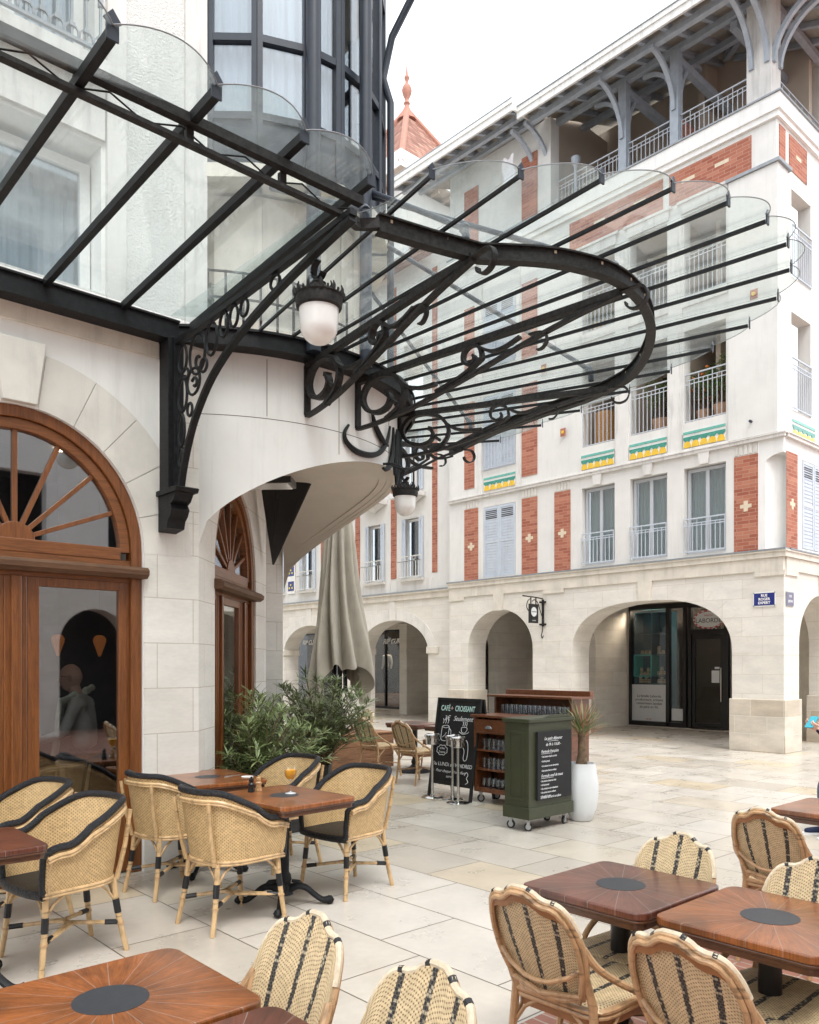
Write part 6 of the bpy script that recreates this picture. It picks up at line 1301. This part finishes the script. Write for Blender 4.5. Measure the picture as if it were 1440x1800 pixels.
# ================================================================== plants
def leafy(mb, p, d, L_, w, droop=.3, up=Vector((0, 0, 1))):
    d = Vector(d).normalized(); s = d.cross(up); s = s.normalized() if s.length > .01 else Vector((1, 0, 0)); n = s.cross(d)
    a = Vector(p); vs = [a]
    for t, ww in ((.3, .8), (.6, 1.0)):
        q = a + d * L_ * t - Vector((0, 0, 1)) * droop * L_ * t * t; vs += [q + s * w * ww / 2, q + n * w * .15, q - s * w * ww / 2]
    vs.append(a + d * L_ - Vector((0, 0, 1)) * droop * L_)
    mb.add(vs, [(0, 1, 2), (0, 2, 3), (1, 4, 5, 2), (2, 5, 6, 3), (4, 7, 5), (5, 7, 6)])
def oleander(loc, label, n=60, rad=.55, h=1.0, pot=True, seed=1, bias=(0, 0), zpot=.38):
    rng = random.Random(seed); t = thing('oleander', label, 'plant', loc, world=False)
    if pot:
        m = MB(); m.prism([], 0, 0) if False else None
        k = [(.15, 0), (.19, zpot), (.20, zpot), (.20, zpot + .015), (.175, zpot + .015), (.175, zpot - .03), (0, zpot - .03)]; m.lathe(k, n=4); m.build('pot', 'pot_d', t); MB().lathe([(0, zpot - .028), (.17, zpot - .028), (.17, zpot - .03)], n=4).build('soil', 'soil', t)
    st = MB(); lf = MB()
    for i in range(n):
        a = rng.uniform(0, 2 * math.pi); r = rad * math.sqrt(rng.random()); top = Vector((math.cos(a) * r + bias[0] * rng.random(), math.sin(a) * r + bias[1] * rng.random(), zpot + (h - .25 * (r / rad) ** 2) * rng.uniform(.3, 1.0)))
        b = Vector((rng.uniform(-.07, .07), rng.uniform(-.07, .07), zpot - .03)); mid = b.lerp(top, .5) + Vector((0, 0, .10)); pts = smooth_pts([tuple(b), tuple(mid), tuple(top)], 5)
        st.tube(pts, [.006 - .0035 * k_ / len(pts) for k_ in range(len(pts))], 5)
        m_ = len(pts)
        for k_ in range(3, m_):
            p = Vector(pts[k_]); dr = (Vector(pts[k_]) - Vector(pts[k_ - 1])).normalized()
            for q in range(3 if k_ < m_ - 1 else 11):
                aa = rng.uniform(0, 2 * math.pi); ou = Vector((math.cos(aa), math.sin(aa), rng.uniform(-.15, .5))).normalized(); d = dr * rng.uniform(.2, .9) + ou
                leafy(lf, p + dr * rng.uniform(-.03, .03), d, rng.uniform(.10, .18), rng.uniform(.014, .024), rng.uniform(0, .35))
    st.build('stems', 'bark', t); lf.build('foliage', 'leaf', t, smooth=False, fixn=False); return t
oleander((5.72, 7.93, 0), 'bushy green oleander in a charcoal pot beside the closed parasol', 150, .62, 1.12, seed=3, zpot=.42)
oleander((3.98, 6.50, 0), 'leafy oleander against the stone corner of the cafe, left of the potted one', 130, .44, 1.02, seed=5, bias=(.45, .30), zpot=.36)
t = thing('cordyline', 'spiky cordyline with reddish leaf tips in a tall white rounded pot', 'plant', (7.05, 5.11, 0), world=False)
MB().lathe([(0, 0), (.10, 0), (.115, .01), (.155, .12), (.18, .27), (.18, .38), (.165, .50), (.150, .585), (.150, .60), (.138, .60), (.135, .56), (0, .56)], n=40).build('pot', 'pot', t, smooth=True)
MB().tube(smooth_pts([(0, 0, .55), (.01, -.01, .68), (.02, 0, .80), (.015, .01, .92)], 4), [.055, .06, .06, .055, .05, .05, .05, .045, .045, .04, .04, .04, .035][:13], 10).build('trunk', 'bark', t, smooth=True)
rng = random.Random(4)
for nm, mt_, n_, z_ in (('foliage', 'spike', 90, 1.0), ('reddish_foliage', 'spike_r', 42, .98)):
    q = MB()
    for i in range(n_):
        a = rng.uniform(0, 2 * math.pi); el = rng.uniform(.15, 1.35); d = (math.cos(a) * math.cos(el), math.sin(a) * math.cos(el), math.sin(el)); leafy(q, (.015 + rng.uniform(-.015, .015), rng.uniform(-.015, .015), rng.uniform(.84, .98)), d, rng.uniform(.28, .46), rng.uniform(.010, .018), rng.uniform(.0, .22))
    q.build(nm, mt_, t, fixn=False)
def balcony_plant(loc, label, h=.8, seed=1, pot=.2, fl=False):
    rng = random.Random(seed); t = thing('balcony_plant', label, 'plant', loc, world=False)
    MB().lathe([(0, 0), (pot * .75, 0), (pot, .28), (pot * 1.05, .30), (pot * .9, .30), (0, .27)], n=20).build('pot', 'tpot', t, smooth=True); q = MB(); s = MB(); f_ = MB()
    for i in range(26):
        a = rng.uniform(0, 6.28); r = rng.uniform(.02, .3); top = Vector((math.cos(a) * r, math.sin(a) * r, .3 + rng.uniform(.3, h))); s.tube([(0, 0, .27), tuple(top * .5 + Vector((0, 0, .2))), tuple(top)], .006, 4)
        for k in range(12): aa = rng.uniform(0, 6.28); leafy(q, top - Vector((0, 0, rng.uniform(0, .2))), (math.cos(aa), math.sin(aa), rng.uniform(-.2, .8)), rng.uniform(.1, .2), .025, .3)
        if fl and i % 3 == 0: f_.lathe([(0, -.03), (.035, -.01), (.04, .01), (0, .03)], tuple(top), 7)
    s.build('stems', 'bark', t); q.build('foliage', 'leaf2', t, fixn=False)
    if fl: f_.build('flowers', 'flower', t)
balcony_plant((15.38, 9.1, 6.46), 'green potted plant behind the middle railing of the second floor balconies', .9, 2, .2)
balcony_plant((15.36, 7.76, 6.46), 'leafy potted plant at the right end of the balcony with the orange flowers', 1.0, 3, .17)
balcony_plant((15.45, 8.2, 6.46), 'orange flowering plant on the balcony nearest the building corner', .9, 6, .14, True)
balcony_plant((15.5, 10.75, 9.0), 'small plant on the third floor balcony seen through the canopy glass', .5, 8, .15)
balcony_plant((3.62, 6.72, 4.262), 'bright green terrace plant glimpsed under the left canopy panes', .55, 9, .14)
m = MB(); m.lathe([(.22, 0), (.24, .1), (.24, .75), (.22, .8), (0, .8)], (15.5, 10.55, 6.46), 20); tag(m.build('wicker_basket', 'wicker', smooth=True), 'tall orange wicker basket behind the left railing of the second floor balconies', 'basket')
m = MB(); m.box(15.4, 15.75, 7.95, 8.35, 6.98, 7.0); m.strip([(15.42, 8.0, 6.46), (15.42, 8.3, 6.98)], .03, .02); m.strip([(15.42, 8.3, 6.46), (15.42, 8.0, 6.98)], .03, .02); m.strip([(15.72, 8.0, 6.46), (15.72, 8.3, 6.98)], .03, .02); m.strip([(15.72, 8.3, 6.46), (15.72, 8.0, 6.98)], .03, .02); tag(m.build('folding_table', 'crate'), 'small folding wooden table on the balcony with the orange flowers', 'table')
m = MB(); m.surf(lambda u, v: (14.5 + .04 * math.sin(v * 5), 12.75 - .35 * u + .05 * math.sin(v * 7), 13.5 - .75 * v + .05 * math.sin(u * 9)), 16, 14, .01); tag(m.build('hanging_cloth', 'linen', smooth=True), 'crumpled white cloth hanging under the eaves by the timber braces', 'cloth')
# planter crate and closed parasol
t = thing('planter_crate', 'low reddish wooden plank planter box behind the oleander', 'planter', (7.2, 9.65, 0), world=False)
for k in range(3): MB().box(0, 1.2, 0, .9, .03 + k * .175, .03 + k * .175 + .17).build('plank', 'crate', t, bevel=.004)
MB().box(-.012, 1.212, -.012, .912, .556, .58).build('top_board', 'crate', t, bevel=.004); MB().box(.03, 1.17, .03, .87, 0, .03).build('base', 'black', t)
t = thing('closed_parasol', 'tall folded sage grey parasol standing in front of the clothes shop arches', 'parasol', (7.62, 10.02, .58), world=False)
MB().tube([(0, 0, 0), (0, 0, 3.9)], .038, 14).build('pole', 'black', t, smooth=True)
NF = 11
def pf(u, v):
    a = 2 * math.pi * u; z = 3.85 - v * (3.05 + .28 * math.cos(a * 2.0 + 1.2) + .12 * math.sin(a * 5)); w = .12 + .40 * v ** .95 + .02 * math.sin(v * 9) * v
    f_ = 1 - .44 * (0.5 + .5 * math.cos(a * NF + .9 * math.sin(v * 4) + 1.3 * math.sin(a * 2))) * min(1, v * 2.2 + .15); r = w * f_ * (1 + .10 * math.sin(a * 3 + v * 6))
    return (r * math.cos(a + .25 * v), r * math.sin(a + .25 * v), z + .02 * math.sin(a * 17 + v * 20) * v)
m = MB(); m.surf(pf, 220, 46, .006); m.build('canvas', 'canvas', t, smooth=True)
m = MB()
for k in range(8): a = k * math.pi / 4; m.strip([(.07 * math.cos(a), .07 * math.sin(a), 3.6), (.11 * math.cos(a), .11 * math.sin(a), .66)], .02, .02)
m.lathe([(.05, .62), (.13, .62), (.13, .68), (.05, .68)], n=16); m.build('ribs', 'black', t)
m = MB(); m.surf(lambda u, v: (.20 + .10 * math.sin(v * 2.4), -.22 + .09 * (u - .5) * (1 - v * .75), .92 - .40 * v), 6, 12, .008); m.build('canvas_tail', 'canvas', t, smooth=True)
# ================================================================== people and mannequins
def skin(name, J, E, m, parent=None, sub=2, loc=(0, 0, 0), rz=0, root=0):
    me = bpy.data.meshes.new(name); ks = list(J); me.from_pydata([J[k][:3] for k in ks], [(ks.index(a), ks.index(b)) for a, b in E], []); o = bpy.data.objects.new(name, me); COL.objects.link(o)
    mo = o.modifiers.new('skin', 'SKIN'); mo.use_smooth_shade = True
    for i, k in enumerate(ks):
        sv = me.skin_vertices[0].data[i]; r = J[k][3]; sv.radius = (r, J[k][4] if len(J[k]) > 4 else r); sv.use_root = i == root
    s_ = o.modifiers.new('sub', 'SUBSURF'); s_.levels = sub; s_.render_levels = sub
    nm = bpy.data.meshes.new_from_object(o.evaluated_get(bpy.context.evaluated_depsgraph_get())); bpy.data.objects.remove(o); nm.materials.clear(); nm.materials.append(Mt[m])
    for p in nm.polygons: p.use_smooth = True
    o = bpy.data.objects.new(name, nm); COL.objects.link(o); o.parent = parent; o.location = loc; o.rotation_euler = (0, 0, rz); return o
# local frame of a person: faces -y, z up
def head(parent, c, s=1.0, m='skin'):
    cx_, cy_, cz_ = c; q = MB()
    def hf(u, v):
        th = 2 * math.pi * u; ph = math.pi * v; st_ = math.sin(ph); x = .075 * st_ * math.cos(th); y = .095 * st_ * math.sin(th); z = .118 * math.cos(ph)
        if z < 0: x *= 1 - .35 * (-z / .118) ** 1.3; y *= 1 - .12 * (-z / .118); y -= .012 * (-z / .118)
        f_ = max(0, -math.sin(th)) ** 6 * st_
        y -= .020 * f_ * math.exp(-((z + .022) / .020) ** 2) + .006 * f_ * math.exp(-((z + .062) / .012) ** 2) + .008 * f_ * math.exp(-((z + .1) / .02) ** 2)
        e = max(0, 1 - ((abs(math.cos(th)) - .42) / .2) ** 2) * (1 if math.sin(th) < 0 else 0) * st_; y += .010 * e * math.exp(-((z - .002) / .016) ** 2)
        return (cx_ + x * s, cy_ + y * s, cz_ + z * s)
    q.surf(hf, 48, 40); h = q.build('head', m, parent, smooth=True)
    for sx in (-1, 1):
        e = MB(); e.surf(lambda u, v: (cx_ + sx * (.076 + .010 * math.sin(math.pi * v)) * s, cy_ + (.005 + .020 * math.cos(2 * math.pi * u) * math.sin(math.pi * v)) * s, cz_ + (-.005 + .032 * math.sin(2 * math.pi * u) * math.sin(math.pi * v)) * s), 14, 8); e.build('ear', m, h, smooth=True)
    return h
def glasses(h, c, s=1.0):
    q = MB(); cx_, cy_, cz_ = c
    for sx in (-1, 1):
        q.tube([(cx_ + (sx * .032 + .024 * math.cos(k * math.pi / 8)) * s, cy_ - .100 * s, cz_ + (.0 + .018 * math.sin(k * math.pi / 8)) * s) for k in range(16)], .0022, 5, closed=True); q.tube([(cx_ + sx * .056 * s, cy_ - .098 * s, cz_ + .008), (cx_ + sx * .078 * s, cy_ + .01 * s, cz_ + .004)], .0022, 5)
    q.tube([(cx_ - .008, cy_ - .102 * s, cz_), (cx_ + .008, cy_ - .102 * s, cz_)], .002, 5); q.build('glasses', 'black', h)
def hand(parent, wrist, fwd, palm_up, curl=.8, s=1.0, m='skin', side=1):
    w = Vector(wrist); f = Vector(fwd).normalized(); n = Vector(palm_up); n = (n - f * n.dot(f)).normalized(); r = f.cross(n) * side
    J = {'w': (*w, .024 * s, .017 * s), 'p': (*(w + f * .045 * s), .034 * s, .015 * s), 'k': (*(w + f * .085 * s), .038 * s, .013 * s)}
    o = skin('palm', J, [('w', 'p'), ('p', 'k')], m, parent, 2)
    for i, (off, ln) in enumerate(((-.030, .070), (-.010, .078), (.011, .073), (.030, .058))):
        b = w + f * .082 * s + r * off * s; pts = [b - f * .01]; d = f.copy(); q = b.copy(); L_ = ln * s
        for k, seg in enumerate((.45, .32, .25)):
            ang = curl * (.5 + .5 * k); d = (d * math.cos(ang) + n * math.sin(ang)).normalized(); q = q + d * L_ * seg; pts.append(q.copy())
        MB().tube(smooth_pts([tuple(p) for p in pts], 3), [.0095 * s - .0028 * s * k / (3 * 3) for k in range(10)], 8).build('finger', m, o, smooth=True)
    b = w + f * .03 * s - r * .026 * s; MB().tube(smooth_pts([tuple(b), tuple(b + f * .028 - r * .022 + n * .01), tuple(b + f * .052 - r * .020 + n * .028)], 3), [.013 * s, .012 * s, .012 * s, .011 * s, .010 * s, .009 * s, .008 * s], 8).build('thumb', m, o, smooth=True)
    return o
BODYE = [('pel', 'wai'), ('wai', 'che'), ('che', 'nek'), ('nek', 'hd'), ('che', 'shl'), ('shl', 'ell'), ('ell', 'wrl'), ('che', 'shr'), ('shr', 'elr'), ('elr', 'wrr'), ('pel', 'hil'), ('hil', 'knl'), ('knl', 'anl'), ('anl', 'tol'), ('pel', 'hir'), ('hir', 'knr'), ('knr', 'anr'), ('anr', 'tor')]
# seated person at the right edge (faces image left, holding a phone)
PX = (8.356, 2.82, 0)
t = thing('person', 'seated person in navy at the right edge, only a hand and a shoe in view', 'person', PX, R(-132), world=False)
TOP = {'pel': (0, .05, .50, .15, .12), 'wai': (0, .06, .68, .13, .10), 'che': (0, .05, .92, .16, .11), 'nek': (0, .03, 1.12, .055), 'shl': (.17, .04, 1.03, .062), 'ell': (.22, -.14, .84, .045), 'wrl': (.10, -.40, 1.0, .032), 'shr': (-.17, .04, 1.03, .062), 'elr': (-.22, -.14, .84, .045), 'wrr': (-.09, -.40, 1.02, .032)}
skin('jacket', TOP, [e for e in BODYE if e[0] in TOP and e[1] in TOP], 'navy', t)
LEG = {'pel': (0, .05, .50, .15, .12), 'hil': (.10, .0, .50, .085), 'knl': (.14, -.34, .50, .06), 'anl': (.15, -.30, .10, .042), 'hir': (-.10, .0, .50, .085), 'knr': (-.13, -.33, .50, .06), 'anr': (-.12, -.32, .10, .042)}
skin('trousers', LEG, [e for e in BODYE if e[0] in LEG and e[1] in LEG], 'jean', t)
for sx, x, y in ((1, .15, -.30), (-1, -.12, -.32)):
    o = skin('shoe', {'a': (x, y + .03, .045, .038), 'b': (x, y - .07, .04, .038, .035), 'c': (x, y - .19, .032, .034, .026)}, [('a', 'b'), ('b', 'c')], 'navy', t); m = MB(); m.prism([(x + a, y - .075 + b) for a, b in rrect(.085, .29, .04)], 0, .018); m.build('white_sole', 'white_paint', o)
hd = head(t, (0, 0, 1.28)); MB().lathe([(.045, 0), (.05, -.12)], (0, .02, 1.22), 16).build('neck', 'skin', t, smooth=True)
m = MB(); m.surf(lambda u, v: (.080 * math.cos(6.283 * u) * math.sin(1.6 * v), .012 + .102 * math.sin(6.283 * u) * math.sin(1.6 * v) + .01, 1.29 + .125 * math.cos(1.6 * v)), 30, 12); m.build('hair', 'bark', hd, smooth=True)
hand(t, (.095, -.415, 1.005), (-.3, -.85, .35), (-.7, .2, .5), .75, side=1); hand(t, (-.085, -.415, 1.025), (.25, -.85, .25), (.6, .1, .6), .7, side=-1)
m = MB(); m.prism(rrect(.078, .155, .01), -.005, .005); M_ = Matrix.Translation((.01, -.50, 1.085)) @ Matrix.Rotation(R(35), 4, 'Z') @ Matrix.Rotation(R(40), 4, 'X'); m.v = [M_ @ v for v in m.v]; ph = m.build('phone', 'phone', None, bevel=.003); tag(ph, 'turquoise cased phone held in the hand at the right edge', 'phone')
ph.location = PX; ph.rotation_euler = (0, 0, R(-132))
# bald man behind the door glass (in profile, facing image left)
t = thing('person', 'bald smiling man with glasses and a sage scarf behind the cafe door glass', 'person', (2.62, 7.17, 0), R(-122), world=False)
TP = {'pel': (0, .05, .88, .15, .12), 'wai': (0, .04, 1.02, .14, .11), 'che': (0, .02, 1.20, .165, .12), 'nek': (0, -.03, 1.39, .055), 'shl': (.19, .02, 1.32, .06), 'ell': (.24, -.08, 1.05, .045), 'wrl': (.16, -.30, .98, .034), 'shr': (-.19, .02, 1.32, .06), 'elr': (-.25, -.06, 1.05, .045), 'wrr': (-.16, -.30, .98, .034)}
skin('jacket', TP, [e for e in BODYE if e[0] in TP and e[1] in TP], 'greycloth', t)
LG = {'pel': (0, .05, .88, .15, .12), 'hil': (.1, .04, .80, .085), 'knl': (.11, .0, .46, .06), 'anl': (.12, .04, .08, .045), 'hir': (-.1, .04, .80, .085), 'knr': (-.11, .0, .46, .06), 'anr': (-.12, .04, .08, .045)}
skin('trousers', LG, [e for e in BODYE if e[0] in LG and e[1] in LG], 'dark', t)
hd = head(t, (0, -.07, 1.515)); glasses(hd, (0, -.07, 1.52)); MB().tube([(0, -.02, 1.36), (0, -.05, 1.44)], .052, 14).build('neck', 'skin', t, smooth=True)
for sx in (-1, 1): hand(t, (sx * .16, -.30, .98), (-sx * .2, -.9, 0), (0, 0, 1), .5, side=sx)
m = MB(); m.tube(smooth_pts([(.10, .06, 1.40), (0, .10, 1.43), (-.10, .05, 1.40), (-.11, -.06, 1.35), (-.03, -.13, 1.28), (.07, -.10, 1.33), (.11, .0, 1.38)], 4), [.026 + .005 * math.sin(k * 1.7) for k in range(25)], 10)
m.surf(lambda u, v: (-.10 + .13 * u + .02 * math.sin(v * 6), -.15 - .07 * v + .02 * math.sin(u * 8), 1.34 - .50 * v), 12, 16, .012); m.build('scarf', 'scarf', t, smooth=True)
def mannequin(loc, rz, label, top, bottom):
    t = thing('mannequin', label, 'mannequin', loc, rz, 'clothes shop mannequins', world=False)
    J = {'pel': (0, 0, .92, .13, .10), 'wai': (0, 0, 1.08, .12, .09), 'che': (0, 0, 1.30, .16, .10), 'nek': (0, 0, 1.46, .05), 'hd': (0, 0, 1.56, .06), 'shl': (.18, 0, 1.40, .06), 'ell': (.24, .03, 1.14, .045), 'wrl': (.24, -.03, .9, .035), 'shr': (-.18, 0, 1.40, .06), 'elr': (-.24, .03, 1.14, .045), 'wrr': (-.24, -.03, .9, .035)}
    skin('jacket', J, [e for e in BODYE if e[0] in J and e[1] in J and 'hd' not in e], top, t)
    J = {'pel': (0, 0, .92, .13, .10), 'hil': (.10, 0, .84, .10), 'knl': (.12, 0, .48, .08), 'anl': (.13, 0, .08, .075), 'hir': (-.1, 0, .84, .10), 'knr': (-.12, 0, .48, .08), 'anr': (-.13, 0, .08, .075)}
    skin('trousers', J, [e for e in BODYE if e[0] in J and e[1] in J], bottom, t); head(t, (0, -.01, 1.62), m='black')
mannequin((19.35, 22.6, .55), R(-90), 'mannequin in a white shirt at the left of the clothes shop window', 'tee', 'dark')
mannequin((19.35, 21.55, .55), R(-90), 'mannequin in a dark top and pale jeans in the clothes shop window', 'dark', 'jean')
for i, (x, y) in enumerate(((2.42, 7.12), (2.76, 7.08))):
    t = thing('pendant_lamp', ('left', 'right')[i] + ' orange pleated diamond pendant lamp inside the cafe', 'lamp', (x, y, 1.70), world=False, group='orange pendant lamps')
    MB().lathe([(.010, 0), (.052, .12), (.056, .15), (.035, .18), (.01, .185)], n=12).build('shade', 'lampshade', t); MB().tube([(0, 0, .18), (0, 0, 2.1)], .003, 5).build('cord', 'black', t)
t = table(1.9, 7.6, .6, .6, 'cafe table inside the room seen dimly through the door glass', 'table_d', 'col')
# ================================================================== tidy up
for o in bpy.data.objects:
    if '_w' in o: del o['_w']
